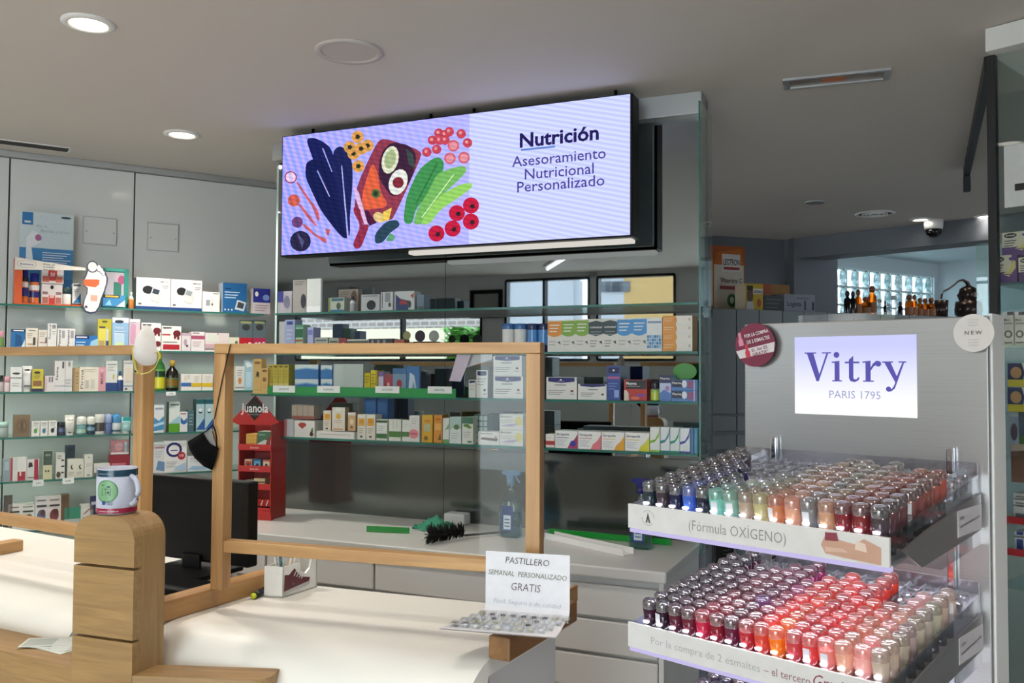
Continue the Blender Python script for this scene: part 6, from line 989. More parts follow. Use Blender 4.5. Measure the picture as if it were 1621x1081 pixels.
# feather duster, cloth, strips
t = thing('feather_duster', 'black feather duster lying on the worktop edge', 'duster', UN.w(*wt(735, 852), .9005), UN.rz)
o_ = wt(735, 852); e_ = wt(806, 846); mb = MB().tube([(0, 0, .010), (e_[0] - o_[0], e_[1] - o_[1], .010)], .004, 8, '2a2a2c'); mb.build('handle', 'plastic', t)
a_ = wt(675, 862); ax = Vector((a_[0] - o_[0], a_[1] - o_[1] - .01, .0)); fm = MB(); rnd = random.Random(9)
for i in range(520):
    s_ = rnd.random() ** .8; c = ax * s_ * .9 + Vector((0, 0, .028)); a = rnd.uniform(0, 6.28); rr_ = .026 + .016 * s_; d = Vector((ax.normalized() * rnd.uniform(.1, .8)) + Vector((0, math.cos(a), math.sin(a)))).normalized() * rr_ * rnd.uniform(.7, 1.25)
    e = d.cross(ax).normalized() * .004; p = c + d
    p.z = max(p.z, .002) if p.y + o_[1] > BCY else p.z - .01
    fm.poly([c - e, c + e, p + e * .3, p - e * .3], rnd.choice(['0e0d0e', '161416', '1c1918']))
fo = fm.build('feathers', 'cloth', t); fo['kind'] = 'stuff'
t = thing('cleaning_cloth', 'crumpled green cleaning cloth behind the duster', 'cloth', UN.w(*wt(690, 838), .9008), UN.rz); bm = bmesh.new(); bmesh.ops.create_grid(bm, x_segments=22, y_segments=16, size=.5); rnd = random.Random(2)
from mathutils import noise as mn
for v in bm.verts:
    u, w_ = v.co.x, v.co.y; q = math.sqrt((u * 2) ** 2 + (w_ * 2) ** 2); v.co = Vector((u * .15 + .01 * mn.noise((u * 6, w_ * 6, 1)), w_ * .11, max(.0, .045 * max(0, 1 - q) + .03 * abs(mn.noise((u * 7 + 3, w_ * 7, 0))))))
MB().bm(bm, '3f8a70', True).build('fabric', 'cloth', t)
def strip(px0, py0, px1, py1, wd, hh_, col, name, label, cat):
    a, b = v2(UN.w(*wt(px0, py0))), v2(UN.w(*wt(px1, py1))); d = b - a; mb = MB().bbox(0, d.length, 0, wd, 0, hh_, col, .001); return solo(mb, name, 'plastic', label, cat, (a.x, a.y, .9006), math.atan2(d.y, d.x))
strip(580, 842, 648, 845, .004, .022, '1f8f3a', 'shelf_strip', 'short green shelf edge strip leaning left of the duster', 'strip')
strip(602, 836, 676, 841, .035, .004, 'd4d4d0', 'shelf_strip', 'flat pale strip lying behind the short green strip', 'strip')
strip(868, 846, 1062, 864, .004, .022, '1f9a3a', 'shelf_strip', 'long green shelf edge strip at the worktop\'s right end', 'strip')
a, b = v2(UN.w(*wt(862, 853))), v2(UN.w(*wt(987, 881))); d = b - a; t = thing('profile_channel', 'white U-shaped profile channel lying on the worktop', 'profile', (a.x, a.y, .9006), math.atan2(d.y, d.x))
MB().box(0, d.length, 0, .05, 0, .003).build('web', 'white_plastic', t); MB().box(0, d.length, 0, .003, .003, .022).build('flange', 'white_plastic', t); MB().box(0, d.length, .047, .05, .003, .022).build('flange', 'white_plastic', t)
solo(MB().bbox(-.045, .045, -.03, .03, 0, .045, 'd8d8d8', .006), 'tissue_pack', 'plastic', 'pale pack standing at the mirror behind the cloth', 'pack', UN.w(wt(735, 826)[0], -.05, .9005), UN.rz)
# spray bottles
def sprayer(px, py, top, label, liquid, trig):
    x, y = wt(px, py); t = thing('spray_bottle', label, 'spray bottle', UN.w(x, y, .9005), UN.rz); H = UN.hit(px, top, y)[1] - .9
    w_ = H * .17; bp = [(-1, 0), (1, 0), (1.02, .4), (.9, .52), (.45, .66), (.28, .74), (.28, .79), (-.28, .79), (-.28, .74), (-.45, .66), (-.9, .52), (-1.02, .4)]
    mb = MB(); V = []; n = 14
    for (wx, z) in ((.85, 0), (1, .02), (1, .38), (.92, .5), (.5, .65), (.27, .74), (.27, .79)):
        for i in range(n): a = 2 * math.pi * i / n; V.append((w_ * wx * math.copysign(abs(math.cos(a)) ** .6, math.cos(a)), w_ * .62 * wx * math.copysign(abs(math.sin(a)) ** .6, math.sin(a)), H * z))
    mb.add(V, [(j * n + i, j * n + (i + 1) % n, (j + 1) * n + (i + 1) % n, (j + 1) * n + i) for j in range(6) for i in range(n)] + [tuple(reversed(range(n)))], 'w', True); mb.build('bottle', 'paleaqua', t)
    mb = MB(); V2 = [(x_ * .9, y_ * .9, min(z_, H * .36) + .002) for x_, y_, z_ in V[:3 * n]]; mb.add(V2, [(j * n + i, j * n + (i + 1) % n, (j + 1) * n + (i + 1) % n, (j + 1) * n + i) for j in range(2) for i in range(n)] + [tuple(reversed(range(n))), tuple(2 * n + i for i in range(n))], 'w', True); mb.build('liquid', 'aqua' if liquid == 'a' else 'paleaqua', t)
    mb = MB().bbox(-w_ * .62, w_ * .5, -w_ * .64, -w_ * .625, H * .1, H * .48, '24407c', .004); mb.poly([(-w_ * .4, -w_ * .65, H * .13), (w_ * .3, -w_ * .65, H * .13), (w_ * .3, -w_ * .65, H * .34), (-w_ * .4, -w_ * .65, H * .34)], 'c8d4e0')
    for q in range(3): mb.poly([(-w_ * .3, -w_ * .655, H * (.17 + .05 * q)), (w_ * .2, -w_ * .655, H * (.17 + .05 * q)), (w_ * .2, -w_ * .655, H * (.185 + .05 * q)), (-w_ * .3, -w_ * .655, H * (.185 + .05 * q))], '2a3a6a')
    mb.build('label', 'carton', t)
    MB().lathe([(w_ * .34, H * .78), (w_ * .34, H * .86)], 14, trig).build('collar', 'plastic', t)
    MB().prism([(-w_ * .3, H * .86), (w_ * .34, H * .86), (w_ * .34, H * .93), (w_ * 1.0, H * .94), (w_ * .95, H * .99), (w_ * .6, H), (-w_ * .7, H), (-w_ * .85, H * .95), (-w_ * .35, H * .93)], -w_ * .2, w_ * .2, trig).build('spray_head', 'plastic', t)
    MB().tube([(w_ * .5, 0, H * .94), (w_ * .62, 0, H * .88), (w_ * .9, 0, H * .82)], w_ * .09, 8, trig).build('trigger', 'plastic', t)
    return t
sprayer(808, 850, 745, 'spray bottle of bright blue cleaner behind the screen post', 'a', '6a8aa8')
sprayer(1014, 868, 757, 'spray bottle with dark blue head beside the polish stand', 'p', '1a1a66')

# ================================================================== POLISH STAND
ZT = 1.586; pwid = .397
t = thing('polish_stand', 'brushed steel stand with a lit sign and slanting trays', 'display stand', VP.w(0, 0, 0), VP.rz)
stand = t
MB().bbox(-pwid, 0, 0, .012, .12, ZT, 'w', .002).build('back_panel', 'brushed', t)
MB().bbox(-.004, .0025, .013, .075, .0, ZT + .004, 'w', .002).build('side_panel', 'white_plastic', t); MB().bbox(-pwid, -pwid + .006, .013, .06, .0, ZT, 'w', .002).build('side_panel', 'clear', t)
MB().bbox(-pwid, 0, -.3, .07, .0, .12, 'w', .004).build('foot', 'white_plastic', t); MB().box(-pwid + .10, -.135, .004, .008, ZT, ZT + .012).build('top_strip', 'acrylic', t)
xa, za = VP.hit(1257.5, 534, -.002); xb, zb_ = VP.hit(1452, 661, -.002); za2 = VP.hit(1450, 529, -.002)[1]; za = (za + za2) / 2; zb_ = (zb_ + VP.hit(1260, 655, -.002)[1]) / 2
mb = MB()
for i in range(60):
    u0, u1 = i / 60, (i + 1) / 60; f_ = max(0, min(1, 1 - (i + .5) / 60 * 1.15)); c0 = lin('c3c6f6'); c1 = lin('ffffff'); cc = tuple(c0[j] * (1 - f_) + c1[j] * f_ for j in range(3))
    mb.poly([(xa, -.0015, zb_ + (za - zb_) * u0), (xb, -.0015, zb_ + (za - zb_) * u0), (xb, -.0015, zb_ + (za - zb_) * u1), (xa, -.0015, zb_ + (za - zb_) * u1)], cc)
sg = mb.build('lit_sign', 'lightbox', t)
mb = MB(); VC = '5a55a4'; X0 = VP.hit(1274, 600, -.002)[0]; X1 = VP.hit(1435, 600, -.002)[0]; SCL = (X1 - X0) / 4.05; ZB = VP.hit(1350, 604, -.002)[1]
def vp(pts): mb.poly([(X0 + a * SCL, -.0022, ZB + b * SCL) for a, b in pts], VC)
def vcirc(cx, cz, r): vp([(cx + r * math.cos(2 * math.pi * i / 16), cz + r * math.sin(2 * math.pi * i / 16)) for i in range(16)])
vp([(.10, 1.12), (.38, 1.12), (.62, .30), (.60, 0), (.50, 0)]); vp([(.50, 0), (.60, 0), (1.0, 1.12), (.92, 1.12), (.60, .22)]); vp([(0, 1.12), (.50, 1.12), (.50, 1.17), (0, 1.17)]); vp([(.74, 1.12), (1.12, 1.12), (1.12, 1.17), (.74, 1.17)])
vp([(1.26, .04), (1.46, .04), (1.46, .82), (1.26, .78)]); vp([(1.16, 0), (1.56, 0), (1.56, .05), (1.16, .05)]); vp([(1.14, .74), (1.27, .74), (1.46, .82), (1.14, .79)]); vcirc(1.34, 1.06, .12)
vp([(1.84, .12), (2.02, .12), (2.02, 1.02), (1.84, .86)]); vp([(1.68, .72), (2.26, .72), (2.26, .79), (1.68, .79)]); vp([(1.84, .14), (1.90, .02), (2.06, -.02), (2.22, .05), (2.26, .16), (2.21, .18), (2.14, .09), (2.04, .10), (2.02, .16)])
vp([(2.50, .04), (2.70, .04), (2.70, .82), (2.50, .78)]); vp([(2.40, 0), (2.82, 0), (2.82, .05), (2.40, .05)]); vp([(2.38, .74), (2.51, .74), (2.70, .82), (2.38, .79)]); vp([(2.68, .52), (2.78, .70), (2.92, .82), (3.02, .80), (2.95, .66), (2.82, .60), (2.70, .42)]); vcirc(3.0, .70, .11)
vp([(3.22, .76), (3.46, .76), (3.74, .12), (3.66, -.06)]); vp([(3.62, -.10), (3.70, -.02), (3.98, .76), (3.91, .76), (3.64, .10)]); vp([(3.14, .74), (3.56, .74), (3.56, .79), (3.14, .79)]); vp([(3.76, .74), (4.05, .74), (4.05, .79), (3.76, .79)]); vp([(3.70, -.02), (3.62, -.24), (3.48, -.36), (3.34, -.36), (3.36, -.31), (3.48, -.28), (3.56, -.18), (3.62, -.06)]); vcirc(3.38, -.27, .10)
c_ = VP.hit(1313, 628, -.002); d_ = VP.hit(1394, 630, -.002); mb.text('PARIS 1795', c_[0], d_[0], c_[1] - .002, .013, -.0022, '9a9cc0', -.002); mb.build('sign_lettering', 'lightbox', sg)
# clear upright rails with chrome tips
for px in (1224, 1503):
    x = VP.hit(px, 720, -.012)[0]; MB().bbox(x - .005, x + .005, -.012, -.002, .30, VP.hit(px, 692 if px < 1300 else 709, -.012)[1], 'w', .0015).build('upright_rail', 'chrome', t)
# round stickers
for (px, py, rp, nm_, lb) in ((1195, 546, 32, 'promo_disc', 'wine red round promotion disc at the panel corner'), (1541, 527, 33, 'promo_disc', 'pale round NEW disc at the panel corner')):
    x, z = VP.hit(px, py, -.012); r_ = VP.hit(px + rp, py, -.012)[0] - x; tt = thing('promo_disc', lb, 'sign', VP.w(x, -.012, z), VP.rz)
    red = px < 1300; mb = MB().prism([(r_ * math.cos(2 * math.pi * i / 36), r_ * math.sin(2 * math.pi * i / 36) * 1.0) for i in range(36)], 0, .0015, '7c2440' if red else 'dcd6d0'); mb.build('disc', 'carton', tt); mb = MB()
    if red:
        ang = R(12); rt = lambda a, b: (a * math.cos(ang) - b * math.sin(ang), -.0005, a * math.sin(ang) + b * math.cos(ang)); r = r_
        mb.poly([rt(-.99 * r, -.08 * r), rt(-.88 * r, -.46 * r), rt(.86 * r, -.5 * r), rt(.99 * r, -.08 * r)], 'e0d6d6')
        for s_, a, b, z_, h_, c_ in (('POR LA COMPRA', -.42, .80, .42, .16, 'e8dcdc'), ('DE 2 ESMALTES', -.36, .80, .12, .16, 'e8dcdc'), ('EL 3er ES', -.2, .6, -.28, .14, '7c2440'), ('GRATIS*', -.2, .62, -.48, .14, '7c2440')): mb.text(s_, a * r, b * r, z_ * r, h_ * r, 0, c_, .02, mp=lambda a_, b_: (rt(a_, b_)[0], -.0009, rt(a_, b_)[2]))
        for ox, oz, c_ in ((-.65, .1, 'd88aa0'), (-.42, -.5, 'c83a4a')): mb.poly([(rt((ox + a) * r, (oz + b) * r)[0], -.0012, rt((ox + a) * r, (oz + b) * r)[2]) for a, b in ((-.12, 0), (.12, 0), (.12, .28), (.07, .34), (.07, .62), (-.07, .62), (-.07, .34), (-.12, .28))], c_)
    else:
        r = r_
        for s_, a, b, z_, h_ in (('N E W', -.42, .42, -.08, .2),): mb.text(s_, a * r, b * r, z_ * r, h_ * r, -.0006, '3a3636', .006)
        for i, z_ in enumerate((.66, .52, .38, -.4, -.54, -.68)): mb.text(('COLLECTION', 'NUEVA FORMULA', 'OXIGENO')[i % 3], -.26 * r, .26 * r, z_ * r, .07 * r, -.0006, 'a8a09c')
    mb.build('lettering', 'carton', tt)
# trays with bottles
tw, tdep = .372, .345; TILT = R(7.5)
body_p = [(.0040, -.006), (.0044, .0), (.0084, .0030), (.0099, .009), (.0109, .0265)]
bodyM = MB().lathe(body_p, 14, 'w').mesh('polish_body'); bodyM.materials.append(M['polish'])
baseM = MB().lathe([(.0109, .0265), (.0111, .0270), (.0111, .0345), (.0103, .0378), (.0080, .0398), (.0045, .0392), (.0004, .0390)], 14, 'w').mesh('glass_base'); baseM.materials.append(M['polish_base'])
capM = MB().lathe([(.0050, -.034), (.0062, -.033), (.0066, -.006)], 12, 'k').mesh('cap'); capM.materials.append(M['black_gloss'])
stM = MB().box(-.0045, .0045, -.0112, -.0106, .010, .024, 'd8d8dc').mesh('bottle_sticker'); stM.materials.append(M['carton'])
def mixc(a, b, f): a, b = lin(a), lin(b); return tuple(a[i] * (1 - f) + b[i] * f for i in range(3))
UPF = ['23303c', '3a3034', '20264a', '4a6cc8', '2c2a40', '8cc8bc', '8cb8b0', 'b09a8c', 'b8a888', 'c48a62', 'd0a48c', '8a8488', 'b89a78', '8c3236', '8a3238', '4c3a44']
UPB = ['4a4248', '4a3c40', '241f5c', '2c2f66', '4a5a60', '8a9a9a', 'a0a8a8', '9aa0a0', '9a948c', 'a89c94', 'b0a09a', '9a9690', 'a09890', 'b88a7c', 'b06a5c', 'a05a4e']
LOF = ['3c1230', '341428', '5a1830', '6a1830', 'b01c40', '9a1a30', '6a1838', 'a82430', 'd84a40', 'e87a1c', 'c84a50', 'cc4448', 'd88078', 'd8a890', 'd4aaa0', 'b8a89c']
LOB = ['4a1432', '3a142c', '5a1a34', '6a2040', '7a2444', '84204c', '8a2458', '98305c', 'd04a44', 'd4483e', 'cc4038', 'c83c30', 'd0705c', 'c8907c', 'c8a8a4', 'b4a898']
TRAYS = []
def tray(ix, zlip, fc, bc, occ, title, where, extra=None):
    tt = put('tray', None, stand); tt.location = (0, 0, 0)
    xl, xr = -.385, -.385 + tw; yf = -.350
    root = Matrix.Translation((0, yf, zlip)) @ Matrix.Rotation(TILT, 4, 'X')
    def lc(x, y, z): return root @ Vector((x, y, z))
    def slab(x0, x1, y0, y1, z0, z1, nm_, mat, col='w'):
        V = [lc(x, y, z) for z in (z0, z1) for x, y in ((x0, y0), (x1, y0), (x1, y1), (x0, y1))]; m_ = MB(); m_.add(V, [(0, 3, 2, 1), (4, 5, 6, 7), (0, 1, 5, 4), (1, 2, 6, 5), (2, 3, 7, 6), (3, 0, 4, 7)], col); o = m_.build(nm_, mat, stand if 0 else tt); return o
    slab(xl, xr, .0, tdep, -.002, .001, 'perforated_plate', 'acrylic')
    slab(xl, xr, .012, tdep, -.040, -.037, 'steel_floor', 'alu')
    slab(xl, xr, tdep - .003, tdep, .001, .02, 'back_lip', 'acrylic')
    for x in (xl, xr - .003):
        m_ = MB(); pf = [(.0, -.034), (.0, .002), (tdep, .002), (tdep, -.10), (tdep * .5, -.09), (.05, -.045)]; V = [lc(x, y, z) for y, z in pf] + [lc(x + .003, y, z) for y, z in pf]; n_ = len(pf)
        m_.add(V, [tuple(range(n_)), tuple(reversed(range(n_, 2 * n_)))] + [(i, n_ + i, n_ + (i + 1) % n_, (i + 1) % n_) for i in range(n_)], 'w'); m_.build('side_plate', 'acrylic', tt)
    m_ = MB().box(xl - .004, xr + .004, yf - .006, yf - .002, zlip - .034, zlip + .001, 'd6d3d0'); lip = m_.build('front_lip', 'carton', tt)
    slab(xl - .003, xr + .003, -.008, .002, -.040, -.035, 'lip_edge', 'edge_glow')
    m_ = MB(); W = xr - xl
    m2, m3 = MB(), MB()
    if title == 'up':
        m_.text('(Fórmula OXÍGENO)', xl + .27 * W, xl + .66 * W, zlip - .024, .0145, yf - .0064, '8a8684', -.008); cx0 = xl + .085 * W
        for i in range(18):
            if i % 9 < 7: a0, a1 = 2 * math.pi * i / 18, 2 * math.pi * (i + .8) / 18; m2.poly([(cx0 + r_ * math.cos(a), yf - .0064, zlip - .016 + r_ * math.sin(a)) for r_, a in ((.011, a0), (.011, a1), (.0102, a1), (.0102, a0))][::-1], '8a8684')
        m2.poly([(cx0 - .004, yf - .0064, zlip - .023), (cx0 - .0015, yf - .0064, zlip - .023), (cx0, yf - .0064, zlip - .017), (cx0 + .0015, yf - .0064, zlip - .023), (cx0 + .004, yf - .0064, zlip - .023), (cx0, yf - .0064, zlip - .008)], '3a3838')
        fg = [(.80, -.028), (.86, -.030), (.985, -.0325), (.985, -.012), (.93, -.004), (.90, -.012), (.86, -.010), (.80, -.006), (.785, -.018)]
        m3.poly([(xl + a * W, yf - .0064, zlip + b) for a, b in fg], 'c49a84'); m3.poly([(xl + a * W, yf - .0067, zlip + b) for a, b in ((.80, -.012), (.845, -.011), (.84, -.001), (.80, -.002))], '8a3a4a'); m3.poly([(xl + a * W, yf - .0067, zlip + b) for a, b in ((.90, -.018), (.94, -.020), (.935, -.010), (.905, -.007))], 'e0c8b8'); m3.poly([(xl + a * W, yf - .0069, zlip + b) for a, b in ((.80, -.020), (.86, -.019), (.88, -.023), (.80, -.026))], 'd4b09c')
    elif title == 'lo':
        m_.text('Por la compra de 2 esmaltes', xl + .10 * W, xl + .56 * W, zlip - .022, .0105, yf - .0064, 'a8a4a2', -.006); m_.text('– el tercero', xl + .575 * W, xl + .745 * W, zlip - .022, .0105, yf - .0064, '8a5058', -.004); m_.text('Gratis', xl + .755 * W, xl + .875 * W, zlip - .022, .0165, yf - .0064, '8a3044', -.004, .3); 
        for q in (.895, .922): m3.poly([(xl + q * W, yf - .0064, zlip - .030), (xl + (q + .018) * W, yf - .0064, zlip - .030), (xl + (q + .018) * W, yf - .0064, zlip - .006), (xl + q * W, yf - .0064, zlip - .006)], '9a2c40')
    if title: m_.build('lip_lettering', 'carton', lip); m3.build('lip_picture', 'carton', lip)
    if title == 'up': m2.build('lip_emblem', 'carton', lip)
    # side label and arm
    m_ = MB(); xs_ = xr + .001; pf = [(-.315, -.050), (-.235, -.036), (-.01, -.010), (-.01, -.062), (-.25, -.080)]
    m_.add([(xs_, y, zlip + .03 + z) for y, z in pf] + [(xs_ + .003, y, zlip + .03 + z) for y, z in pf], [tuple(range(5)), tuple(reversed(range(5, 10)))] + [(i, 5 + i, 5 + (i + 1) % 5, (i + 1) % 5) for i in range(5)], 'w'); m_.build('side_arm', 'brushed', tt)
    m_ = MB().box(xs_ + .0032, xs_ + .004, -.115, -.012, zlip - .030, zlip + .006, 'd0ccd0'); V_, P_, _ = text_geo('Laca endurecedora y brillo', .01); m_.add([(xs_ + .0044, -.108 + a * .088, zlip - .018 + b * .006 + a * .006) for a, b in V_], P_, '4a464a'); V_, P_, _ = text_geo('VITRY', .01); m_.add([(xs_ + .0044, -.108 + a * .02, zlip - .007 + b * .006) for a, b in V_], P_, '4a464a'); m_.build('side_label', 'carton', tt)
    # light under the bottles
    step = (tw - .012) / 16
    for c in range(16):
        q = lc(xl + .006 + (c + .5) * step, .010, .0018); m_ = MB().box(-.004, .004, -.002, .002, -.0008, .0008, 'w'); o = m_.build('led', 'led', tt); o.location = q
    for y_ in (.03, .2):
        slab(xl + .01, xr - .01, y_, y_ + .006, -.0415, -.0402, 'led_strip', 'led')
        al = bpy.data.lights.new('tray_light', 'AREA'); al.shape = 'RECTANGLE'; al.size = .34; al.size_y = .02; al.energy = .30; al.color = (.92, .92, 1.0); ao = put('tray_light', al, tt); ao.location = lc((xl + xr) / 2, y_, -.043)
        al = bpy.data.lights.new('tray_light', 'AREA'); al.shape = 'RECTANGLE'; al.size = .34; al.size_y = .03; al.energy = .22; al.color = (.92, .92, 1.0); ao = put('tray_light', al, tt); ao.location = lc((xl + xr) / 2, y_, -.034); ao.rotation_euler = (math.pi, 0, 0)
    for g in range(1, 16): slab(xl + .006 + g * step - .0008, xl + .006 + g * step + .0008, .03, tdep - .004, .001, .006, 'divider', 'frost')
    hole = MB().lathe([(.0106, .0014), (.0090, .0014), (.0088, -.020)], 18, 'w', cap=False).mesh('hole_ring'); hole.materials.append(M['frost'])
    rnd = random.Random(11 + ix); rs = .0300
    for c in range(16):
        for r in range(11):
            pos = lc(xl + .006 + (c + .5) * step, .022 + r * rs , -.0085)
            if r >= occ[c]:
                if where != 'bottom':
                    o = put('hole_ring', hole, tt); o.matrix_local = Matrix.Translation(pos + Vector((0, 0, .010))) @ Matrix.Rotation(TILT, 4, 'X')
                continue
            f_ = min(1, r / max(1, occ[c] - 1)) ** .8; c2 = mixc(fc[c], bc[c], f_); j = 1 + rnd.uniform(-.18, .18); hue = [rnd.uniform(.9, 1.1) for _ in range(3)]
            if extra and (c, r) in extra: c2 = lin(extra[(c, r)])
            c2 = tuple(max(.006, min(1, (v * 1.35 + .008) * j * q)) for v, q in zip(c2, hue))
            wp = Matrix.Translation(VP.w(0, 0, 0)) @ Matrix.Rotation(VP.rz, 4, 'Z')
            e = put('nail_polish', None); e.empty_display_size = .01
            e.matrix_world = wp @ Matrix.Translation(pos) @ Matrix.Rotation(TILT + rnd.uniform(-.04, .04), 4, 'X') @ Matrix.Rotation(rnd.uniform(-.05, .05), 4, 'Y') @ Matrix.Rotation(rnd.uniform(-.5, .5), 4, 'Z')
            lum = .3 * c2[0] + .59 * c2[1] + .11 * c2[2]; nm_ = COLN(c2)
            tag(e, '%s nail polish, %s row, %s from left in the %s tray' % (nm_, 'front' if r == 0 else ORD[r], ORD[c], where), 'nail polish', 'upturned nail polish bottles')
            for me, nn in ((bodyM, 'polish_body'), (baseM, 'glass_base'), (capM, 'cap')):
                o = put(nn, me, e); o.color = (*c2, 1)
            if rnd.random() < .3: put('bottle_sticker', stM, e)
    return tt
def COLN(c):
    r, g, b = [v ** .4545 for v in c]; mxv, mnv = max(r, g, b), min(r, g, b); d = mxv - mnv
    if d < .09: return 'dark grey' if mxv < .4 else ('smoky grey' if mxv < .62 else 'pale nude')
    if r == mxv:
        if b > g + .04: return ('dark plum' if mxv < .45 else ('raspberry' if mxv < .72 else 'pink'))
        if g - b > .12 * mxv + .1: return 'orange' if mxv > .75 and d > .35 else ('beige' if d < .3 else 'rust brown')
        return ('dark maroon' if mxv < .45 else ('brick red' if mxv < .68 and d > .25 else ('coral' if d > .3 else 'rosy nude')))
    if b == mxv: return 'navy' if mxv < .45 else 'blue'
    return 'mint green' if mxv > .5 else 'dark teal'
ZL1 = 1.305; ZL2 = ZL1 - .173; ZL3 = ZL2 - .173
tray(0, ZL1, UPF, UPB, [10, 9, 7, 6, 4, 3, 3, 5, 7, 9, 9, 8, 9, 7, 8, 8], 'up', 'upper', {(3, 2): '2a3a9a', (2, 5): '1c1c5c'})
tray(1, ZL2, LOF, LOB, [9, 10, 7, 8, 8, 9, 10, 7, 8, 9, 8, 10, 6, 6, 8, 9], 'lo', 'lower', {(9, 1): 'd8922c', (9, 0): 'e0801c', (12, 5): 'd8562c', (7, 5): 'b03080', (6, 3): '8a3a9a'})
tray(2, ZL3, LOF, ['5a2a6a', '4a2c6a', '6a2848', '1c58c0', '6a1a48', '7a2448', '8a2a44', 'a83a44', 'a84a58', 'b05a60', 'b86a70', 'b88080', 'b89090', 'a89898', 'a09090', '988888'], [0] * 16 if 0 else [8, 9, 9, 10, 9, 10, 9, 9, 8, 0, 0, 0, 0, 0, 0, 0], '', 'bottom', {(2, 9): '1c58c0', (3, 9): '1c50b8'})

# ================================================================== BACK RIGHT: cabinets, cartons, bottles, still
ca, cb = pz(1118, 487, 1.85), pz(1480, 500, 1.85); CB = Fr(ca[:2], math.atan2(cb.y - ca.y, cb.x - ca.x)); xs_ = [CB.hit(px, 560)[0] for px in (1086, 1127, 1166, 1202, 1239, 1273, 1310, 1352, 1395, 1440, 1490, 1545)]
for k, (a, b) in enumerate(zip(xs_, xs_[1:])):
    t = thing('tall_cabinet', 'grey tall cabinet, %s from left behind the polish stand' % ORD[k], 'cabinet', CB.w((a + b) / 2, 0), CB.rz, 'row of tall grey cabinets'); h = (b - a) / 2
    MB().box(-h, h, .02, .5, 0, 1.85).build('body', 'cab_grey', t); MB().bbox(-h + .003, h - .003, 0, .018, CB.hit(1150, 655)[1], 1.848, 'w', .002).build('door', 'cab_grey', t)
    for j in range(3):
        z1 = CB.hit(1150, 655)[1] - .012 - j * .1; MB().bbox(-h + .003, h - .003, 0, .018, z1 - .082, z1, 'w', .002).build('drawer', 'cab_grey', t)
    MB().bbox(-h + .003, h - .003, 0, .018, .1, CB.hit(1150, 655)[1] - .315, 'w', .002).build('door', 'cab_grey', t)
cz = 1.8505
shelf(CB, .12, cz, 'the grey cabinets', 'cartons on the grey cabinets', [
 (1180, 1208, 449, 'yellow carton with portrait photo', 'box', 'c8a820', [('e', .25, .55, .18, .3, '6a4a38'), ('r', .08, .75, .42, .92, '2a2420'), ('p', [(0, 0), (.5, 0), (.4, .35), (.1, .35)], 'c8c8c8'), ('r', .42, .62, .98, .82, 'd8d4c8'), ('t', 'LEOTRON', .46, .94, .66, .1, '2a1c20', .02), ('e', .75, .3, .12, .15, 'b84a2c')], .1, '8a7020'),
 (1209, 1240, 468, 'dark slotted carton', 'box', '3a3e40', [('l', .1, .8, .9, 3, '5a6064', .25)], .1), (1241, 1290, 466, 'grey carton with bold dark lettering', 'box', '8a8c98', [('t', 'Logista', .1, .55, .35, .25, '2a2a34', .02), ('r', .65, .15, .7, .65, '2a2a34'), ('r', .9, .15, .97, .6, '2a2a34'), ('r', .4, .75, .8, .82, '6a6c78')], .12),
 (1200, 1250, 450, 'long orange carton lying behind the yellow one', 'box', '9a6a24', [('r', 0, .3, .4, 1, 'a84a20')], .08, None, 467, .2)])
LE = Fr(CB.w(0, .38)[:2], CB.rz); x0, zt_ = LE.hit(1116, 387); x1, _ = LE.hit(1179, 400)
t = thing('vitamin_poster_box', 'large orange and white vitamin display box against the wall', 'display', LE.w((x0 + x1) / 2, 0, cz), LE.rz); w_, H = x1 - x0, zt_ - cz
mb = MB().box(-w_ / 2, w_ / 2, 0, .06, 0, H, 'b0581c'); prints(mb, w_, H, -.0005, [('r', .22, .02, .97, .72, 'd8d0c0'), ('p', [(.22, .72), (.97, .72), (.9, .97), (.3, .9)], 'c86a20'), ('r', .42, .62, .88, .88, 'e4e0da'), ('t', 'LEOTRON', .45, .86, .72, .09, '1c1820', .02), ('r', .46, .65, .86, .69, 'a8242c'), ('t', 'Vitamina C', .38, .92, .46, .07, '5a3a48', .015), ('r', .36, .36, .92, .41, '9a2c30'), ('r', 0, 0, .2, .8, 'c07a24'), ('e', .66, .2, .12, .1, '2f6a34'), ('e', .66, .2, .05, .05, 'c8d8c0'), ('e', .9, .2, .07, .09, '6a3a5a')]); mb.build('panel', 'carton', t)
BO = .2
def bottle(px0, px1, py, kind, label):
    x0, zt_ = CB.hit(px0, py, BO); x1, _ = CB.hit(px1, py, BO); r_ = (x1 - x0) / 2; H = zt_ - cz
    t = thing('apothecary_bottle', label, 'bottle', CB.w((x0 + x1) / 2, BO, cz), CB.rz, 'old pharmacy bottles before the glass blocks'); mt = {'a': 'amber', 'c': 'clear', 'k': 'amber'}[kind]
    MB().lathe([(r_ * .95, 0), (r_, .006), (r_, H * .58), (r_ * .8, H * .68), (r_ * .42, H * .74), (r_ * .42, H * .80)], 14, 'w').build('glass', mt if kind != 'k' else 'black_gloss', t)
    MB().lathe([(r_ * .44, H * .79), (r_ * .62, H * .82), (r_ * .62, H * .93), (r_ * .3, H)], 12, '8a4a2c' if kind == 'a' else ('3a3234' if kind == 'k' else 'b8c0c4')).build('stopper', 'plastic', t)
    if kind == 'a': MB().lathe([(r_ * 1.01, H * .12), (r_ * 1.01, H * .45)], 14, '9a5a24', cap=False).build('label', 'carton', t)
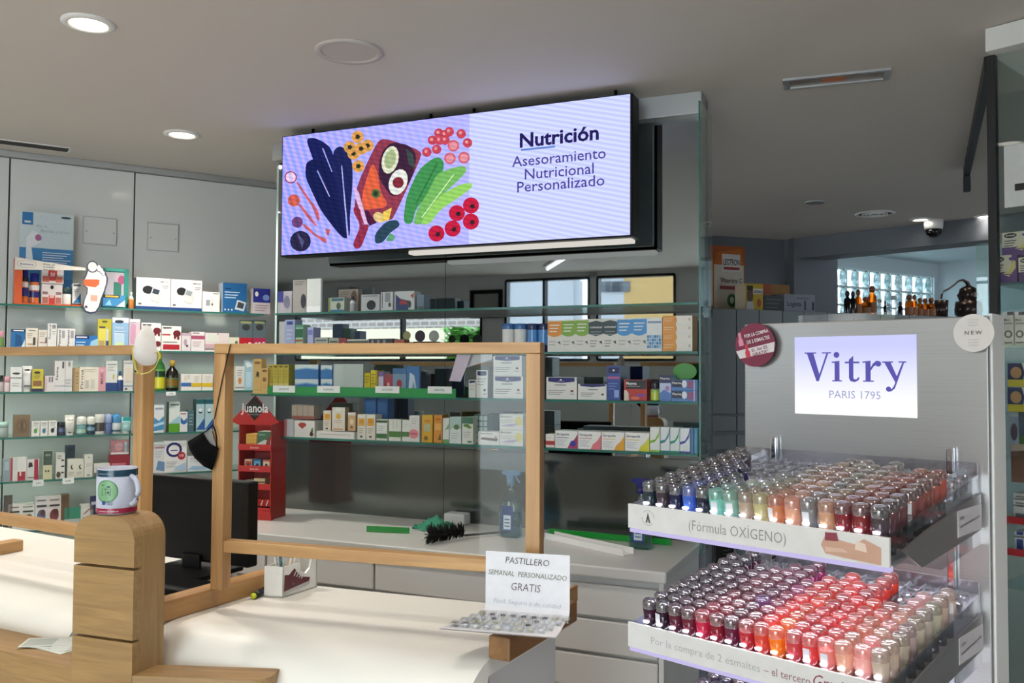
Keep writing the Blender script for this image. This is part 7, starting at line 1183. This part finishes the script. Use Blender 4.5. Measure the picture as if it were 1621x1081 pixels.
for q in ((1337, 1346, 460, 'k', 'black capped dark jar at the left end'), (1346, 1354, 461, 'k', 'second dark jar from the left end'), (1354, 1363, 458, 'a', 'amber bottle with reddish stopper, leftmost amber one'), (1364, 1377, 470, 'a', 'short squat amber bottle with pale label'), (1375, 1386, 452, 'a', 'tallest amber bottle with green stopper'), (1388, 1397, 473, 'c', 'clear jar right of the tallest amber bottle'), (1399, 1403, 476, 'k', 'tiny dark vial'), (1403, 1408, 480, 'c', 'tiny clear vial'), (1409, 1420, 467, 'c', 'tall clear stoppered bottle'), (1422, 1428, 477, 'k', 'little dark violet vial'), (1434, 1444, 466, 'a', 'amber bottle with pink stopper'), (1444, 1451, 466, 'a', 'slim amber bottle with pointed stopper'), (1452, 1460, 471, 'a', 'middle amber bottle of the right-hand group'), (1460, 1469, 472, 'a', 'amber bottle with dark cap, second from the copper cup'), (1469, 1479, 471, 'a', 'amber bottle with dark cap beside the copper cup')): bottle(*q[:4], q[4] + ' on the cabinet ledge')
# copper still: cup, swan-neck pipe, pot
def cq(px, py): x, z = CB.hit(px, py, .22); return (x, .22, z)
x0, zc = CB.hit(1482, 475, .22); x1 = CB.hit(1498, 475, .22)[0]; r_ = (x1 - x0) / 2
t = thing('copper_still', 'small dark copper alembic with a swan neck pipe', 'alembic', CB.w(0, 0, cz), CB.rz); zz = lambda p: (p[0], p[1], p[2] - cz)
MB().lathe([(r_ * .85, 0), (r_, (zc - cz)), (r_ * .94, zc - cz), (r_ * .8, .01)], 20, 'w', o=((x0 + x1) / 2, .22, 0)).build('condenser_cup', 'copper', t)
MB().tube([zz(cq(*p)) for p in ((1490, 473), (1491, 466), (1494, 461), (1502, 457), (1510, 451), (1517, 445), (1524, 443), (1531, 447), (1534, 455), (1535, 462))], [.006] * 6 + [.008, .012, .016, .018], 10, 'w').build('swan_neck', 'copper', t)
x0, zn = CB.hit(1517, 477, .22); x1 = CB.hit(1548, 477, .22)[0]; r2 = (x1 - x0) / 2; zh = CB.hit(1533, 452, .22)[1] - cz; zm = zn - cz
MB().lathe([(r2 * .5, 0), (r2 * .95, zm * .3), (r2, zm * .6), (r2 * .9, zm), (r2 * .55, zm * 1.05), (r2 * .72, zm + (zh - zm) * .4), (r2 * .6, zm + (zh - zm) * .8), (r2 * .2, zh)], 20, 'w', o=((x0 + x1) / 2, .22, 0)).build('pot', 'copper', t)
MB().tube([((x0 + x1) / 2 - r2 * .7, .22, zm * .9), ((x0 + x1) / 2 - r2 * 1.05, .22, zm * 1.35), ((x0 + x1) / 2 - r2 * .6, .22, zm * 1.6)], .006, 8, 'w').build('pot_handle', 'copper', t)
# ================================================================== RIGHT: glass showcase
RS = Fr((1.40, 2.56), R(-48))
t = thing('glass_showcase', 'tall glass showcase at the right edge of the view', 'showcase', RS.w(0, 0, 0), RS.rz)
MB().bbox(.0, 1.2, -.05, .4, 2.43, CEIL - .002, 'w', .003).build('header', 'white_plastic', t); MB().bbox(-.012, .012, -.012, .012, 0, 2.43, 'k', .002).build('post', 'track', t); MB().bbox(-.012, .012, 0.39, .41, 0, 2.43, 'k', .002).build('post', 'track', t)
MB().box(.012, 1.2, -.003, .003, .3, 2.43).build('front_pane', 'glass', t); MB().box(-.003, .003, .012, .39, 0, 2.43).build('side_pane', 'shelf_glass', t); MB().box(0, 1.2, .42, .44, 0, 2.43).build('back_panel', 'wall_dark', t)
zsh = [RS.hit(1600, py, .03)[1] for py in (447, 546, 652, 722, 822, 872, 925)]
for z in zsh: MB().box(.0, 1.2, .012, .415, z - .008, z).build('shelf_pane', 'shelf_glass', t)
for z in zsh[4:6]: MB().box(.0, 1.2, .006, .0115, z - .008, z + .012, 'b01c2c').build('red_lip', 'plastic', t)
def rs(x0, x1, yt, yb, base, P, label, d=.08, ly=.03, nm_='carton', kind='box'):
    a, zt_ = RS.hit(x0, yt, ly); b, _ = RS.hit(x1, yt, ly); zb_ = RS.hit((x0 + x1) / 2, yb, ly)[1]
    for z in zsh:
        if abs(z - zb_) < .03: zb_ = z + .001
    solo(mk_box(b - a, zt_ - zb_, d, base, P), {'carton': 'baby_food_box', 'pack': 'product_pack'}[nm_], 'carton', label, 'box', RS.w((a + b) / 2, ly, zb_), RS.rz)
BAN = [('r', 0, .38, .8, 1, 'dcd6c4'), ('e', .3, .86, .22, .1, '1c1820'), ('t', 'Smileat', .14, .46, .83, .08, 'w', .02), ('l', .08, .66, .5, 3, '4a3a50', .1), ('p', [(.45, .3), (.7, .2), (.95, .5), (.95, .75), (.85, .8), (.75, .5)], 'd8cc84'), ('e', .62, .52, .12, .12, 'e0d8b8'), ('l', .1, .3, .9, 1, '7a5a94'), ('e', .8, .85, .1, .06, '6a4a8a')]
rs(1568, 1610, 406, 446, '6a4a84', BAN, 'purple and cream banana snack carton, lower one in the showcase'); rs(1612, 1650, 408, 446, '5a4070', BAN, 'purple snack carton cut by the picture edge, lower level')
rs(1586, 1632, 369, 405, '6a4a84', BAN, 'purple and cream banana snack carton, upper one in the showcase', ly=.06)
for a, b, lb in ((1588, 1604, 'left'), (1606, 1622, 'right')): rs(a, b, 494, 545, 'd6d2c8', [('r', 0, .9, .4, 1, 'e0e0e0'), ('r', .4, .9, 1, 1, '2a2a2c'), ('t', 'Melo', .1, .7, .72, .08, '2a2a2c', .01), ('t', 'tonina', .1, .9, .62, .08, '2a2a2c', .01), ('e', .5, .32, .4, .12, '2a2a2c'), ('e', .5, .32, .22, .07, 'd6d2c8'), ('r', .1, .03, .9, .08, '5a5a5a')], 'cream and black milk carton, %s one of the pair' % lb, .06)
for k, (a, b) in enumerate(((613, 651), (575, 612))): rs(1595, 1640, a, b, 'd8d4c8', [('r', 0, 0, 1, .3, 'c8b82c'), ('p', [(0, .3), (.55, .3), (.6, .6), (.5, 1), (0, 1)], '28305c'), ('e', .3, .6, .2, .25, 'b88a5a'), ('r', .65, .6, .95, .7, '4a4a5a')], 'blue and yellow cereal carton, %s of two' % ['lower', 'upper'][k])
rs(1598, 1612, 652, 720, '8a98b0', [('e', .5, .55, .4, .2, '3a3044'), ('r', 0, .9, 1, 1, 'c0c4cc')], 'grey blue pack with dark round picture', nm_='pack'); rs(1613, 1640, 690, 720, '3a6a34', [], 'dark green pack at the picture edge', nm_='pack')
rs(1600, 1650, 702, 765, '6a4638', [('r', .5, .25, .95, .7, 'c8b0a0'), ('r', .55, .32, .9, .63, '6a4638'), ('r', .6, .44, .85, .52, '8a2c28'), ('p', [(0, .8), (1, .9), (1, 1), (0, 1)], 'a89a8c')], 'brown paper bag with framed print in the showcase', nm_='pack')
for k in range(4): rs(1604, 1640, 780 + k * 10.4, 789.5 + k * 10.4, 'c8c8c8', [('r', .1, .2, .9, .5, '6a6a74')], 'grey white flat pack above the red lip, %s down' % ORD[k], nm_='pack')
for k in range(4): rs(1606, 1640, 830 + k * 10, 839.5 + k * 10, 'c4c8d0', [('r', .1, .2, .4, .9, '2a3a8a')], 'blue marked flat pack below the red lip, %s down' % ORD[k], nm_='pack')
x0, zt_ = RS.hit(1589, 232, -.006); x1, _ = RS.hit(1660, 232, -.006); zb_ = RS.hit(1600, 328, -.006)[1]
solo(MB().box(-(x1 - x0) / 2, (x1 - x0) / 2, 0, .001, 0, zt_ - zb_, 'd4d6d4').box(-.03, .03, -.0008, -.0004, .045, .065, '1a1a1c'), 'paper_notice', 'carton', 'white paper notice taped on the showcase glass', 'notice', RS.w((x0 + x1) / 2, -.006, zb_), RS.rz)
# narrow glass partition beside the showcase, telephone cord, black post
gp = Fr(pz(1545, 385, 2.36)[:2], R(-30)); k = .62; gp = Fr((gp.P.x * k, gp.P.y * k), R(-30)); x1 = gp.hit(1563, 400)[0]
solo(MB().box(0, x1, 0, .01, .9, gp.hit(1550, 386)[1]), 'glass_partition', 'shelf_glass', 'narrow glass partition strip left of the showcase', 'partition', gp.w(0, 0, 0), gp.rz)
cd = Fr(pz(1150, 900, .6)[:2], 0); p = [UN.w(bx1 + .12, -.3)]; t = thing('coiled_cord', 'black coiled telephone cord hanging beside the drawers', 'cord', (*p[0][:2], 0)); d0 = ray(1148, 860); tt_ = 2.75 / d0.y; t.location = (d0.x * tt_, 2.75, 0)
z0 = CH + ray(1148, 895).z * tt_; z1 = CH + ray(1148, 820).z * tt_; MB().tube([(.010 * math.cos(i * 1.0), .010 * math.sin(i * 1.0), z0 + (z1 - z0) * i / 90) for i in range(91)], .0022, 6, 'k').build('coil', 'plastic', t)
MB().bbox(-.03, .03, .011, .03, 0, z1 + .1, 'k', .004).build('post', 'black', t)
